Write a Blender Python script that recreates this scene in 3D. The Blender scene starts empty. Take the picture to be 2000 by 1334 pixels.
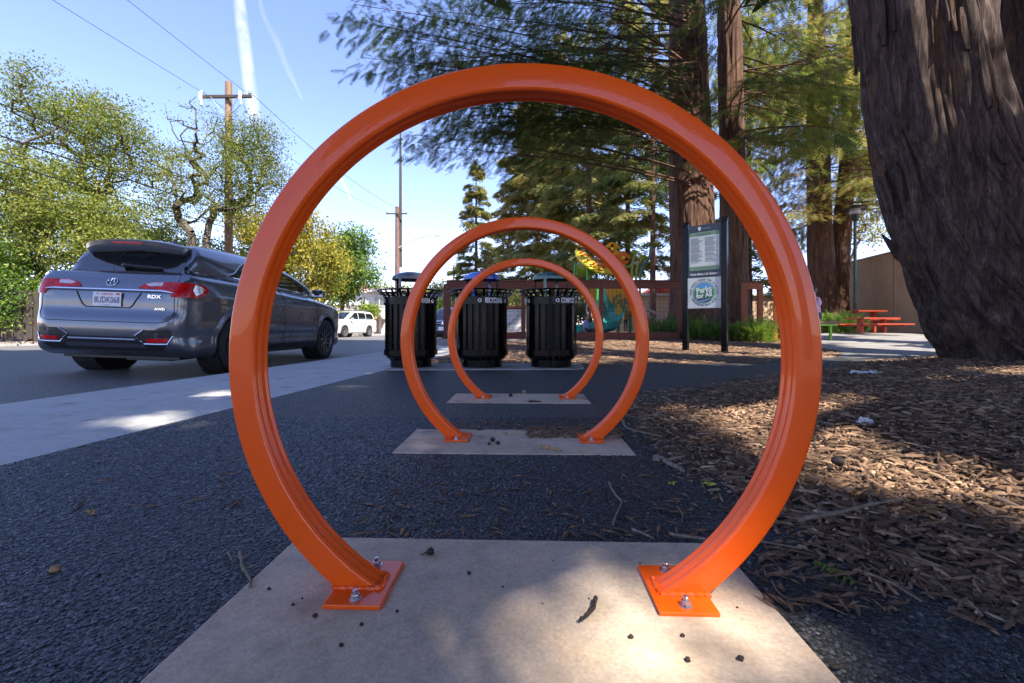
import bpy, bmesh, math, random
import numpy as np
from mathutils import Vector, Matrix
from mathutils.bvhtree import BVHTree

S = bpy.context.scene
COL = S.collection
rad = math.radians
PI = math.pi

# ------------------------------------------------------------------ camera
CAM_H = 0.458
F = 880.0                      # focal length in pixels of the 2000 px wide photograph
cam_d = bpy.data.cameras.new('camera')
cam = bpy.data.objects.new('camera', cam_d)
COL.objects.link(cam)
cam.location = (0, 0, CAM_H)
cam.rotation_euler = (rad(90), 0, 0)
cam_d.sensor_width = 36.0
cam_d.lens = F / 2000 * 36
cam_d.shift_y = -27 / 2000
cam_d.clip_start = 0.05
cam_d.clip_end = 9000
S.camera = cam

# ------------------------------------------------------------------ sky and sun
SUN_AZ, SUN_EL = 140.0, 54.0     # azimuth clockwise from +Y (straight ahead)
SD = Vector((math.cos(rad(SUN_EL)) * math.sin(rad(SUN_AZ)), math.cos(rad(SUN_EL)) * math.cos(rad(SUN_AZ)), math.sin(rad(SUN_EL))))
W = bpy.data.worlds.new('World')
S.world = W
W.use_nodes = True
wn = W.node_tree
bg = wn.nodes['Background']
sky = wn.nodes.new('ShaderNodeTexSky')
sky.sky_type = 'NISHITA'
sky.sun_disc = False
sky.sun_elevation = rad(SUN_EL)
sky.sun_rotation = rad(SUN_AZ)
sky.air_density = 1.0
sky.dust_density = 0.15
sky.ozone_density = 5.0
bg.inputs['Strength'].default_value = 0.118
wb = wn.nodes.new('ShaderNodeMix'); wb.data_type = 'RGBA'; wb.blend_type = 'MULTIPLY'; wb.inputs[0].default_value = 1.0
wb.inputs[7].default_value = (1.14, 0.94, 1.05, 1)      # camera white balance
wn.links.new(sky.outputs[0], wb.inputs[6])
wn.links.new(wb.outputs[2], bg.inputs[0])
sun_d = bpy.data.lights.new('sun', 'SUN')
sun_d.energy = 4.0
sun_d.angle = rad(0.5)
sun_d.color = (1.0, 0.92, 0.80)
sun = bpy.data.objects.new('sun', sun_d)
COL.objects.link(sun)
sun.rotation_euler = SD.to_track_quat('Z', 'Y').to_euler()
S.view_settings.view_transform = 'Standard'
S.view_settings.look = 'None'
S.view_settings.exposure = 1.82
S.view_settings.gamma = 1.0
S.view_settings.use_curve_mapping = False
S.render.engine = 'CYCLES'
S.cycles.max_bounces = 8
S.cycles.transparent_max_bounces = 12

# ------------------------------------------------------------------ helpers
def tag(o, label=None, cat=None, group=None, kind=None):
    if label: o['label'] = label
    if cat: o['category'] = cat
    if group: o['group'] = group
    if kind: o['kind'] = kind
    return o

def thing(name, label, cat, loc=(0, 0, 0), rotz=0.0, group=None):
    o = bpy.data.objects.new(name, None)
    o.empty_display_size = 0.1
    COL.objects.link(o)
    o.location = loc
    o.rotation_euler = (0, 0, rotz)
    return tag(o, label, cat, group)

def link_mesh(name, me, mats=None, parent=None, smooth=False):
    o = bpy.data.objects.new(name, me)
    COL.objects.link(o)
    if mats is not None:
        for m in (mats if isinstance(mats, (list, tuple)) else [mats]):
            me.materials.append(m)
    if parent: o.parent = parent
    if smooth:
        me.polygons.foreach_set('use_smooth', np.ones(len(me.polygons), dtype=bool))
    return o

def np_mesh(name, V, Fc, mats=None, parent=None, smooth=False, tint=None, mi=None):
    """V (n,3), Fc (m,k) integer array of equal-sized faces."""
    V = np.ascontiguousarray(V, dtype=np.float32); Fc = np.ascontiguousarray(Fc, dtype=np.int32)
    me = bpy.data.meshes.new(name)
    m, k = Fc.shape
    me.vertices.add(len(V)); me.vertices.foreach_set('co', V.ravel())
    me.loops.add(m * k); me.loops.foreach_set('vertex_index', Fc.ravel())
    me.polygons.add(m)
    me.polygons.foreach_set('loop_start', np.arange(0, m * k, k, dtype=np.int32))
    me.polygons.foreach_set('loop_total', np.full(m, k, dtype=np.int32))
    if mi is not None: me.polygons.foreach_set('material_index', np.asarray(mi, dtype=np.int32))
    me.update(calc_edges=True)
    if tint is not None:
        at = me.attributes.new('tint', 'FLOAT', 'POINT')
        at.data.foreach_set('value', np.asarray(tint, dtype=np.float32))
    return link_mesh(name, me, mats, parent, smooth)

class MB:
    """collects simple shapes and links them as ONE mesh"""
    def __init__(self): self.v = []; self.f = []
    def add(self, vs, fs, M=None):
        b = len(self.v)
        for p in vs:
            p = Vector(p)
            if M is not None: p = M @ p
            self.v.append(tuple(p))
        for f in fs: self.f.append(tuple(b + i for i in f))
        return self
    def box(self, c, s, M=None, bev=0.0):
        x, y, z = s[0] / 2, s[1] / 2, s[2] / 2
        T = Matrix.Translation(Vector(c))
        if M is not None: T = T @ M
        if bev <= 0:
            vs = [(sx * x, sy * y, sz * z) for sx in (-1, 1) for sy in (-1, 1) for sz in (-1, 1)]
            fs = [(0, 1, 3, 2), (4, 6, 7, 5), (0, 4, 5, 1), (2, 3, 7, 6), (0, 2, 6, 4), (1, 5, 7, 3)]
            return self.add(vs, fs, T)
        bm = bmesh.new(); bmesh.ops.create_cube(bm, size=1.0)
        for v in bm.verts: v.co = Vector((v.co.x * s[0], v.co.y * s[1], v.co.z * s[2]))
        bmesh.ops.bevel(bm, geom=list(bm.edges), offset=bev, segments=2, profile=0.6, affect='EDGES')
        bm.verts.index_update()
        vs = [v.co.copy() for v in bm.verts]; fs = [[v.index for v in f.verts] for f in bm.faces]
        bm.free()
        return self.add(vs, fs, T)
    def tube(self, pts, r, n=8, cap=True, flat=None):
        pts = [Vector(p) for p in pts]; N = len(pts)
        rs = r if isinstance(r, (list, tuple)) else [r] * N
        b = len(self.v); up = None
        for i, p in enumerate(pts):
            t = (pts[min(i + 1, N - 1)] - pts[max(i - 1, 0)])
            t = t.normalized() if t.length > 1e-9 else Vector((0, 0, 1))
            if up is None: up = Vector((0, 0, 1)) if abs(t.z) < 0.9 else Vector((1, 0, 0))
            a = t.cross(up)
            if a.length < 1e-4: up = Vector((0, 1, 0)); a = t.cross(up)
            a.normalize(); c = a.cross(t).normalized(); up = c
            for k in range(n):
                an = 2 * PI * k / n
                q = p + a * (math.cos(an) * rs[i]) + c * (math.sin(an) * rs[i] * (flat or 1.0))
                self.v.append(tuple(q))
        for i in range(N - 1):
            for k in range(n):
                k2 = (k + 1) % n
                self.f.append((b + i * n + k, b + i * n + k2, b + (i + 1) * n + k2, b + (i + 1) * n + k))
        if cap:
            self.f.append(tuple(b + k for k in reversed(range(n))))
            self.f.append(tuple(b + (N - 1) * n + k for k in range(n)))
        return self
    def lathe(self, prof, n=32, M=None, a0=0.0, a1=2 * PI):
        full = abs(a1 - a0 - 2 * PI) < 1e-6
        cnt = n if full else n + 1
        vs = []
        for i in range(cnt):
            a = a0 + (a1 - a0) * i / n
            for r, z in prof: vs.append((r * math.cos(a), r * math.sin(a), z))
        L = len(prof); fs = []
        for i in range(n):
            j = (i + 1) % cnt
            for k in range(L - 1):
                fs.append((i * L + k, j * L + k, j * L + k + 1, i * L + k + 1))
        return self.add(vs, fs, M)
    def prism(self, poly, z0, z1, M=None):
        n = len(poly)
        vs = [(x, y, z0) for x, y in poly] + [(x, y, z1) for x, y in poly]
        fs = [tuple(reversed(range(n))), tuple(range(n, 2 * n))] + [(i, (i + 1) % n, n + (i + 1) % n, n + i) for i in range(n)]
        return self.add(vs, fs, M)
    def ball(self, c, r, n=12, sc=(1, 1, 1)):
        m = n // 2; vs = []; fs = []
        for i in range(m + 1):
            t = PI * i / m
            for k in range(n):
                a = 2 * PI * k / n
                vs.append((c[0] + r * sc[0] * math.sin(t) * math.cos(a), c[1] + r * sc[1] * math.sin(t) * math.sin(a), c[2] + r * sc[2] * math.cos(t)))
        for i in range(m):
            for k in range(n):
                fs.append((i * n + k, (i + 1) * n + k, (i + 1) * n + (k + 1) % n, i * n + (k + 1) % n))
        return self.add(vs, fs)
    def build(self, name, mat, parent=None, smooth=False, bevel=0.0):
        me = bpy.data.meshes.new(name)
        me.from_pydata(self.v, [], self.f)
        me.validate()
        bm = bmesh.new(); bm.from_mesh(me)
        bmesh.ops.remove_doubles(bm, verts=bm.verts, dist=1e-6)
        bmesh.ops.recalc_face_normals(bm, faces=bm.faces)
        if bevel > 0:
            ed = [e for e in bm.edges if len(e.link_faces) == 2 and e.calc_face_angle(0) > 0.6]
            bmesh.ops.bevel(bm, geom=ed, offset=bevel, segments=2, profile=0.6, affect='EDGES', clamp_overlap=True)
        if smooth:
            for e in bm.edges:
                if len(e.link_faces) == 2 and e.calc_face_angle(0) > 0.7: e.smooth = False
        bm.to_mesh(me); bm.free(); me.update()
        return link_mesh(name, me, mat, parent, smooth)

def bar(mb, p0, p1, w, t, up=(0, 0, 1)):
    """square bar from p0 to p1, w across, t thick"""
    p0, p1 = Vector(p0), Vector(p1); d = p1 - p0; L = d.length; d.normalize()
    up = Vector(up)
    a = d.cross(up)
    if a.length < 1e-3: a = d.cross(Vector((0, 1, 0)))
    a.normalize(); c = a.cross(d)
    M = Matrix(((a.x, d.x, c.x, 0), (a.y, d.y, c.y, 0), (a.z, d.z, c.z, 0), (0, 0, 0, 1)))
    mb.box((p0 + p1) / 2, (w, L, t), M)
    return mb

def copy_tree(o, parent=None):
    c = o.copy(); COL.objects.link(c)
    if parent is not None: c.parent = parent
    for ch in [q for q in o.children]: copy_tree(ch, c)
    return c

def P(px, py, d):
    """point of the place seen at pixel (px, py) at distance d ahead"""
    return Vector(((px - 1000) / F * d, d, CAM_H + (640 - py) / F * d))

# ---- vectorised value noise
def _h(ix, iy, iz, seed):
    n = (ix.astype(np.int64) * 374761393 + iy.astype(np.int64) * 668265263 + iz.astype(np.int64) * 2147483647 + seed * 1274126177) & 0xffffffff
    n = ((n ^ (n >> 13)) * 1274126177) & 0xffffffff
    n = n ^ (n >> 16)
    return (n & 0xffff) / 65535.0
def vnoise(x, y, z, seed=0):
    x = np.asarray(x, float); y = np.asarray(y, float); z = np.asarray(z, float)
    x, y, z = np.broadcast_arrays(x, y, z)
    ix, iy, iz = np.floor(x), np.floor(y), np.floor(z)
    fx, fy, fz = x - ix, y - iy, z - iz
    fx = fx * fx * (3 - 2 * fx); fy = fy * fy * (3 - 2 * fy); fz = fz * fz * (3 - 2 * fz)
    ix = ix.astype(np.int64); iy = iy.astype(np.int64); iz = iz.astype(np.int64)
    r = 0
    for dx in (0, 1):
        for dy in (0, 1):
            for dz in (0, 1):
                w = (fx if dx else 1 - fx) * (fy if dy else 1 - fy) * (fz if dz else 1 - fz)
                r = r + w * _h(ix + dx, iy + dy, iz + dz, seed)
    return r
def fbm(x, y, z, oct=4, seed=0):
    r = 0; a = 0.5; f = 1.0
    for i in range(oct):
        r = r + a * vnoise(x * f, y * f, z * f, seed + i); a *= 0.5; f *= 2.03
    return r

# ------------------------------------------------------------------ materials
class NT:
    def __init__(self, name):
        self.m = bpy.data.materials.new(name); self.m.use_nodes = True
        self.t = self.m.node_tree; self.b = self.t.nodes['Principled BSDF']; self.out = self.t.nodes['Material Output']
        self._c = None
    def n(self, typ, **kw):
        o = self.t.nodes.new(typ)
        for k, v in kw.items():
            if k.startswith('i_'): o.inputs[k[2:].replace('_', ' ')].default_value = v
            else: setattr(o, k, v)
        return o
    def l(self, a, b): self.t.links.new(a, b)
    @property
    def co(self):
        if self._c is None: self._c = self.n('ShaderNodeTexCoord').outputs['Object']
        return self._c
    def mapped(self, sc=(1, 1, 1), rot=(0, 0, 0), src=None):
        m = self.n('ShaderNodeMapping'); m.inputs['Scale'].default_value = sc; m.inputs['Rotation'].default_value = rot
        self.l(src or self.co, m.inputs['Vector']); return m.outputs[0]
    def noise(self, scale, detail=4, rough=0.55, vec=None, out='Fac', dist=0.0):
        n = self.n('ShaderNodeTexNoise'); n.inputs['Scale'].default_value = scale; n.inputs['Detail'].default_value = detail
        n.inputs['Roughness'].default_value = rough; n.inputs['Distortion'].default_value = dist
        self.l(vec or self.co, n.inputs['Vector']); return n.outputs[out]
    def voro(self, scale, feature='F1', out='Distance', vec=None, rnd=1.0):
        n = self.n('ShaderNodeTexVoronoi'); n.feature = feature; n.inputs['Scale'].default_value = scale; n.inputs['Randomness'].default_value = rnd
        self.l(vec or self.co, n.inputs['Vector']); return n.outputs[out]
    def ramp(self, fac, stops, interp='LINEAR'):
        r = self.n('ShaderNodeValToRGB'); cr = r.color_ramp; cr.interpolation = interp
        while len(cr.elements) < len(stops): cr.elements.new(0.5)
        for e, (p, c) in zip(cr.elements, stops):
            e.position = p; e.color = (c, c, c, 1) if isinstance(c, (int, float)) else (*c, 1)
        self.l(fac, r.inputs[0]); return r.outputs[0]
    def mix(self, fac, a, b, mode='MIX'):
        m = self.n('ShaderNodeMix'); m.data_type = 'RGBA'; m.blend_type = mode
        for s, v in ((m.inputs[0], fac), (m.inputs[6], a), (m.inputs[7], b)):
            if hasattr(v, 'links'): self.l(v, s)
            elif isinstance(v, (int, float)): s.default_value = v if s == m.inputs[0] else (v, v, v, 1)
            else: s.default_value = (*v, 1)
        return m.outputs[2]
    def math(self, op, a, b=0.0):
        m = self.n('ShaderNodeMath'); m.operation = op
        for s, v in ((m.inputs[0], a), (m.inputs[1], b)):
            if hasattr(v, 'links'): self.l(v, s)
            else: s.default_value = v
        return m.outputs[0]
    def bump(self, h, strength=0.5, dist=0.01):
        b = self.n('ShaderNodeBump'); b.inputs['Strength'].default_value = strength; b.inputs['Distance'].default_value = dist
        self.l(h, b.inputs['Height']); self.l(b.outputs[0], self.b.inputs['Normal']); return b
    def base(self, c):
        if hasattr(c, 'links'): self.l(c, self.b.inputs['Base Color'])
        else: self.b.inputs['Base Color'].default_value = (*c, 1)
    def set(self, **kw):
        for k, v in kw.items():
            s = self.b.inputs[k.replace('_', ' ')]
            if hasattr(v, 'links'): self.l(v, s)
            else: s.default_value = v
    def attr(self, name='tint'):
        a = self.n('ShaderNodeAttribute'); a.attribute_name = name; return a.outputs['Fac']

def simple(name, c, rough=0.5, metal=0.0, var=0.12, vscale=6.0, bump=0.0, bscale=80.0, coat=0.0, spec=0.5):
    t = NT(name)
    n = t.noise(vscale, 4)
    lo = tuple(x * (1 - var) for x in c); hi = tuple(min(1, x * (1 + var)) for x in c)
    t.base(t.ramp(n, [(0.3, lo), (0.7, hi)]))
    t.set(Metallic=metal); t.b.inputs['Specular IOR Level'].default_value = spec
    rn = t.noise(vscale * 3, 3)
    t.set(Roughness=t.ramp(rn, [(0.25, max(0, rough - 0.07)), (0.75, min(1, rough + 0.07))]))
    if coat: t.b.inputs['Coat Weight'].default_value = coat; t.b.inputs['Coat Roughness'].default_value = 0.05
    if bump: t.bump(t.noise(bscale, 3), bump, 0.004)
    return t.m

def leafmat(name, stops, trans=0.35, rough=0.55):
    t = NT(name)
    c = t.ramp(t.attr(), stops)
    t.base(c); t.set(Roughness=rough); t.b.inputs['Specular IOR Level'].default_value = 0.3
    tr = t.n('ShaderNodeBsdfTranslucent')
    hs = t.mix(0.5, c, (0.95, 0.9, 0.3), 'MULTIPLY')
    t.l(t.mix(0.35, c, hs), tr.inputs['Color'])
    mx = t.n('ShaderNodeMixShader'); mx.inputs[0].default_value = trans
    t.l(t.b.outputs[0], mx.inputs[1]); t.l(tr.outputs[0], mx.inputs[2]); t.l(mx.outputs[0], t.out.inputs[0])
    return t.m

MT = {}
# orange powder coat
t = NT('orange_powder_coat')
n1 = t.noise(3.0, 3)
oc = t.ramp(n1, [(0.3, (0.82, 0.090, 0.002)), (0.7, (0.90, 0.112, 0.003))])
dust = t.ramp(t.noise(26, 6, 0.7), [(0.56, 0.0), (0.74, 0.07)])
oc = t.mix(dust, oc, (0.42, 0.24, 0.14))
chip = t.math('MULTIPLY', t.ramp(t.voro(85, 'F1'), [(0.0, 1.0), (0.055, 1.0), (0.075, 0.0)]), t.ramp(t.noise(5, 2), [(0.60, 0.0), (0.64, 0.8)]))
t.base(t.mix(chip, oc, (0.10, 0.05, 0.035)))
t.set(Roughness=0.38); t.b.inputs['Specular IOR Level'].default_value = 0.25; t.b.inputs['Coat Weight'].default_value = 0.5; t.b.inputs['Coat Roughness'].default_value = 0.035
t.bump(t.noise(300, 2, 0.5), 0.16, 0.0028)
MT['orange'] = t.m
MT['zinc'] = simple('zinc_plated_steel', (0.48, 0.48, 0.52), 0.3, 0.9, 0.25, 90)
# concrete
def concrete(name, c, stain=0.25, scale=1.0, brush=0.0):
    t = NT(name)
    big = t.noise(2.2 * scale, 5, 0.6); fine = t.noise(160, 3, 0.6); mid = t.noise(18, 5, 0.65)
    c1 = t.ramp(big, [(0.3, tuple(x * (1 - stain) for x in c)), (0.7, tuple(x * (1 + stain * 0.4) for x in c))])
    c2 = t.mix(0.35, c1, t.ramp(fine, [(0.3, 0.25), (0.65, 0.95)]), 'MULTIPLY')
    c3 = t.mix(0.45, c2, t.ramp(mid, [(0.35, 0.6), (0.6, 1.0)]), 'MULTIPLY')
    sp = t.ramp(t.voro(70, 'F1'), [(0.0, 0.0), (0.07, 0.0), (0.1, 1.0)])
    msk = t.ramp(t.noise(9, 3), [(0.52, 0.0), (0.62, 0.75)])
    c4 = t.mix(msk, c3, t.mix(1.0, c3, t.mix(0.5, sp, (1, 0.9, 0.75)), 'MULTIPLY'))
    bs = t.noise(5, 5, 0.6)
    c5 = t.mix(t.ramp(bs, [(0.56, 0.0), (0.72, 0.5)]), c4, (0.10, 0.065, 0.038))
    t.base(c5); t.set(Roughness=0.88)
    h = t.math('ADD', t.noise(230, 3, 0.7), t.math('MULTIPLY', t.noise(1.0, 4, 0.6, t.mapped((30, 400, 1))), brush))
    t.bump(h, 0.5, 0.0022)
    return t.m
MT['pad'] = concrete('tan_broom_concrete', (0.62, 0.49, 0.37), 0.22, 1.5, 0.5)
MT['walk'] = concrete('pale_sidewalk_concrete', (0.56, 0.56, 0.55), 0.14, 0.6, 0.4)
MT['plat'] = concrete('grey_concrete', (0.36, 0.355, 0.35), 0.2, 1.0, 0.3)
# aggregate asphalt
def asphalt(name, lo, hi, scale, bumpd, warm=0.0, pale=0.0):
    t = NT(name)
    v = t.n('ShaderNodeTexVoronoi'); v.inputs['Scale'].default_value = scale; t.l(t.co, v.inputs['Vector'])
    sep = t.n('ShaderNodeSeparateColor'); t.l(v.outputs['Color'], sep.inputs[0])
    stone = t.ramp(sep.outputs[0], [(0.0, lo), (0.55, tuple((a + b) / 2.6 for a, b in zip(lo, hi))), (1.0, hi)])
    gap = t.ramp(v.outputs['Distance'], [(0.3, 1.0), (0.75, 0.25)])
    c = t.mix(1.0, stone, gap, 'MULTIPLY')
    d = t.noise(1.1, 6, 0.65)
    c = t.mix(t.ramp(d, [(0.5, 0.0), (0.78, 0.5)]), c, (0.07 + warm, 0.055 + warm * 0.7, 0.04 + warm * 0.4))
    if pale:
        c = t.mix(pale, c, (0.30, 0.29, 0.28))
    t.base(c); t.set(Roughness=t.ramp(sep.outputs[1], [(0, 0.5), (1, 0.85)]))
    hh = t.math('SUBTRACT', 1.0, v.outputs['Distance'])
    h = t.math('ADD', hh, t.math('MULTIPLY', t.noise(scale * 0.3, 3), 0.8))
    t.bump(h, 0.9, bumpd)
    return t.m
MT['asphalt'] = asphalt('coarse_black_asphalt', (0.024, 0.025, 0.027), (0.15, 0.155, 0.16), 150, 0.0035)
MT['road'] = asphalt('worn_grey_road_asphalt', (0.05, 0.05, 0.052), (0.15, 0.148, 0.145), 90, 0.002, 0.02, 0.32)
t = NT('asphalt_stones')
t.base(t.ramp(t.attr(), [(0.0, (0.025, 0.026, 0.03)), (0.5, (0.065, 0.068, 0.075)), (0.85, (0.12, 0.125, 0.135)), (1.0, (0.24, 0.24, 0.25))]))
t.set(Roughness=0.38); t.bump(t.noise(600, 2), 0.3, 0.001)
MT['stones'] = t.m
# mulch
t = NT('mulch_ground')
a = t.noise(1.0, 5, 0.7, t.mapped((60, 14, 30), (0, 0, 0.6), None), 'Fac', 0.8)
b_ = t.noise(1.0, 5, 0.7, t.mapped((13, 70, 30), (0, 0, -0.3)), 'Fac', 0.6)
m_ = t.mix(0.5, a, b_)
c = t.ramp(m_, [(0.30, (0.025, 0.014, 0.008)), (0.5, (0.11, 0.062, 0.036)), (0.62, (0.23, 0.145, 0.09)), (0.72, (0.36, 0.25, 0.165))])
t.base(t.mix(0.5, c, t.ramp(t.noise(0.9, 5), [(0.3, 0.55), (0.7, 1.1)]), 'MULTIPLY'))
t.set(Roughness=0.95); t.bump(m_, 1.0, 0.02)
MT['mulchground'] = t.m
t = NT('wood_chips')
c = t.ramp(t.attr(), [(0.0, (0.045, 0.023, 0.013)), (0.35, (0.16, 0.09, 0.05)), (0.65, (0.32, 0.195, 0.115)), (0.88, (0.43, 0.285, 0.17)), (1.0, (0.6, 0.48, 0.34))])
t.base(t.mix(0.5, c, t.ramp(t.noise(70, 3), [(0.3, 0.5), (0.7, 1.2)]), 'MULTIPLY'))
t.set(Roughness=0.85); t.bump(t.noise(200, 3), 0.4, 0.002)
MT['chips'] = t.m
# barks
def bark(name, stops, sc=6.0, bd=0.03, patch=None):
    t = NT(name)
    v = t.mapped((sc * 2.2, sc * 2.2, sc * 0.22))
    a = t.noise(1.0, 8, 0.72, v, 'Fac', 0.6)
    f = t.noise(1.0, 6, 0.7, t.mapped((sc * 11, sc * 11, sc * 0.9)), 'Fac', 0.3)
    m = t.mix(0.4, a, f)
    c = t.ramp(m, stops)
    if patch:
        c = t.mix(t.ramp(t.noise(1.0, 4, 0.6, t.mapped((3.2, 3.2, 0.8))), [(0.58, 0.0), (0.70, 0.55)]), c, patch)
    t.base(c); t.set(Roughness=0.92); t.b.inputs['Specular IOR Level'].default_value = 0.25
    t.bump(m, 1.0, bd)
    return t.m
MT['bark_dark'] = bark('dark_redwood_bark', [(0.34, (0.010, 0.006, 0.006)), (0.46, (0.046, 0.032, 0.029)), (0.57, (0.11, 0.077, 0.068)), (0.68, (0.26, 0.20, 0.175))], 7, 0.03, (0.20, 0.105, 0.05))
MT['bark_red'] = bark('reddish_redwood_bark', [(0.32, (0.018, 0.010, 0.007)), (0.46, (0.085, 0.046, 0.031)), (0.58, (0.16, 0.088, 0.058)), (0.72, (0.30, 0.19, 0.13))], 5, 0.03)
MT['bark_grey'] = bark('grey_oak_bark', [(0.3, (0.035, 0.028, 0.022)), (0.5, (0.10, 0.083, 0.066)), (0.7, (0.25, 0.22, 0.18))], 9, 0.01)
MT['redwood_leaf'] = leafmat('redwood_needles', [(0.0, (0.028, 0.05, 0.02)), (0.45, (0.085, 0.13, 0.036)), (0.8, (0.20, 0.26, 0.05)), (1.0, (0.33, 0.26, 0.07))], 0.6)
MT['fir_leaf'] = leafmat('far_conifer_needles', [(0.0, (0.035, 0.06, 0.03)), (0.4, (0.095, 0.13, 0.045)), (0.75, (0.22, 0.23, 0.065)), (1.0, (0.38, 0.32, 0.10))], 0.55)
MT['oak_leaf'] = leafmat('yellow_green_leaves', [(0.0, (0.07, 0.11, 0.02)), (0.35, (0.17, 0.225, 0.04)), (0.7, (0.30, 0.33, 0.07)), (1.0, (0.40, 0.33, 0.10))], 0.48)
MT['green_leaf'] = leafmat('fresh_green_leaves', [(0.0, (0.045, 0.10, 0.025)), (0.5, (0.11, 0.21, 0.035)), (1.0, (0.28, 0.36, 0.05))], 0.42)
MT['gold_leaf'] = leafmat('golden_leaves', [(0.0, (0.13, 0.16, 0.03)), (0.4, (0.32, 0.30, 0.04)), (0.8, (0.48, 0.38, 0.06)), (1.0, (0.52, 0.30, 0.07))], 0.42)
# paints and others
MT['black'] = simple('black_powder_coat', (0.002, 0.002, 0.003), 0.24, 0, 0.3, 5, 0.0, 300, 0.0, 0.18)
MT['blackmatte'] = simple('black_liner', (0.010, 0.010, 0.011), 0.7)
MT['white_ink'] = simple('white_lettering', (0.72, 0.72, 0.74), 0.5, 0, 0.04)
MT['dark_ink'] = simple('dark_lettering', (0.02, 0.03, 0.04), 0.5, 0, 0.04)
MT['grey_ink'] = simple('grey_small_print', (0.16, 0.20, 0.20), 0.6, 0, 0.04)
MT['lid_grey'] = simple('grey_lid_paint', (0.045, 0.055, 0.075), 0.35, 0, 0.15, 8, 0, 80, 0.3)
MT['lid_blue'] = simple('blue_lid_paint', (0.01, 0.07, 0.42), 0.3, 0, 0.15, 8, 0, 80, 0.4)
MT['lid_green'] = simple('dark_green_lid_paint', (0.015, 0.085, 0.07), 0.3, 0, 0.15, 8, 0, 80, 0.4)
MT['rubber'] = simple('tyre_rubber', (0.018, 0.018, 0.02), 0.75, 0, 0.2, 20, 0.2, 200)
MT['alloy'] = simple('alloy_rim', (0.35, 0.35, 0.37), 0.3, 0.85, 0.1)
MT['dark_alloy'] = simple('dark_alloy_rim', (0.10, 0.10, 0.11), 0.3, 0.8, 0.1)
MT['chrome'] = simple('chrome_trim', (0.75, 0.75, 0.77), 0.1, 1.0, 0.03)
MT['trim'] = simple('black_plastic_trim', (0.015, 0.015, 0.017), 0.45)
def carpaint(name, c, flake=0.5, metal=0.6):
    t = NT(name)
    t.base(t.ramp(t.noise(900, 1), [(0.3, tuple(x * (1 - 0.15 * flake) for x in c)), (0.7, tuple(x * (1 + 0.25 * flake) for x in c))]))
    t.set(Metallic=metal, Roughness=t.ramp(t.noise(4, 5), [(0.35, 0.26), (0.7, 0.36)]))
    t.b.inputs['Coat Weight'].default_value = 1.0; t.b.inputs['Coat Roughness'].default_value = 0.03
    return t.m
MT['paint_blue'] = carpaint('slate_grey_metallic_paint', (0.11, 0.122, 0.148), 0.5, 0.7)
MT['paint_white'] = carpaint('white_silver_paint', (0.62, 0.61, 0.58), 0.1, 0.1)
MT['paint_dkgrey'] = carpaint('dark_grey_paint', (0.05, 0.05, 0.055), 0.3, 0.5)
def glassdark(name, c, r=0.03):
    t = NT(name); t.base(c); t.set(Roughness=r); t.b.inputs['Specular IOR Level'].default_value = 0.8
    t.b.inputs['Coat Weight'].default_value = 0.6; t.b.inputs['Coat Roughness'].default_value = 0.02
    return t.m
MT['glass'] = glassdark('tinted_car_glass', (0.010, 0.012, 0.014))
MT['winglass'] = glassdark('window_glass', (0.05, 0.06, 0.07), 0.06)
MT['red_lens'] = simple('red_tail_lens', (0.50, 0.006, 0.010), 0.2, 0, 0.4, 22, 0, 80, 0.15, 0.3)
MT['clear_lens'] = simple('clear_lens', (0.55, 0.5, 0.5), 0.12, 0.3, 0.4, 60, 0, 80, 0.8)
MT['plate'] = simple('licence_plate_white', (0.72, 0.72, 0.74), 0.45, 0, 0.04)
MT['plate_blue'] = simple('plate_blue_ink', (0.02, 0.04, 0.16), 0.45, 0, 0.04)
MT['plate_red'] = simple('plate_red_ink', (0.5, 0.05, 0.06), 0.45, 0, 0.04)
def wood(name, c, sc=(2, 2, 40), var=0.35, rough=0.8):
    t = NT(name)
    n = t.noise(1.0, 5, 0.6, t.mapped(sc), 'Fac', 0.5)
    t.base(t.ramp(n, [(0.3, tuple(x * (1 - var) for x in c)), (0.7, tuple(min(1, x * (1 + var)) for x in c))]))
    t.set(Roughness=rough); t.bump(n, 0.4, 0.004)
    return t.m
MT['fence'] = wood('stained_redwood_timber', (0.125, 0.040, 0.026), (3, 3, 50))
MT['fence_lit'] = wood('sunlit_tone_timber', (0.30, 0.10, 0.045), (30, 30, 3))  # brighter copy of the fence timber, sunlight put into its colour
MT['pole'] = wood('weathered_pole_timber', (0.24, 0.145, 0.085), (22, 22, 1.2), 0.45)
MT['pole2'] = wood('dark_pole_timber', (0.17, 0.10, 0.085), (22, 22, 1.2), 0.4)
MT['greywood'] = wood('weathered_fence_boards', (0.055, 0.042, 0.034), (20, 20, 2), 0.4)
MT['wire'] = simple('dark_wire', (0.03, 0.03, 0.032), 0.5, 0.4)
MT['insul'] = simple('grey_insulator', (0.55, 0.57, 0.6), 0.35)
MT['tan_wall'] = simple('tan_corrugated_siding', (0.50, 0.345, 0.225), 0.65, 0, 0.12, 1.2)
MT['cream'] = simple('cream_stucco', (0.62, 0.60, 0.56), 0.9, 0, 0.06, 2, 0.3, 60)
MT['shingle'] = simple('grey_brown_shingles', (0.16, 0.13, 0.12), 0.9, 0, 0.4, 5, 0.5, 30)
MT['red_paint'] = simple('red_table_paint', (0.34, 0.042, 0.012), 0.55, 0, 0.15, 6)
MT['lime'] = simple('lime_green_paint', (0.26, 0.55, 0.02), 0.4, 0, 0.1)
MT['benchwood'] = wood('brown_bench_slats', (0.21, 0.13, 0.08), (3, 3, 50))
MT['yellow'] = simple('yellow_orange_plastic', (0.80, 0.36, 0.015), 0.4, 0, 0.08, 3)
MT['leafyellow'] = simple('yellow_canopy_plastic', (0.80, 0.62, 0.02), 0.45, 0, 0.08, 3)
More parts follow.
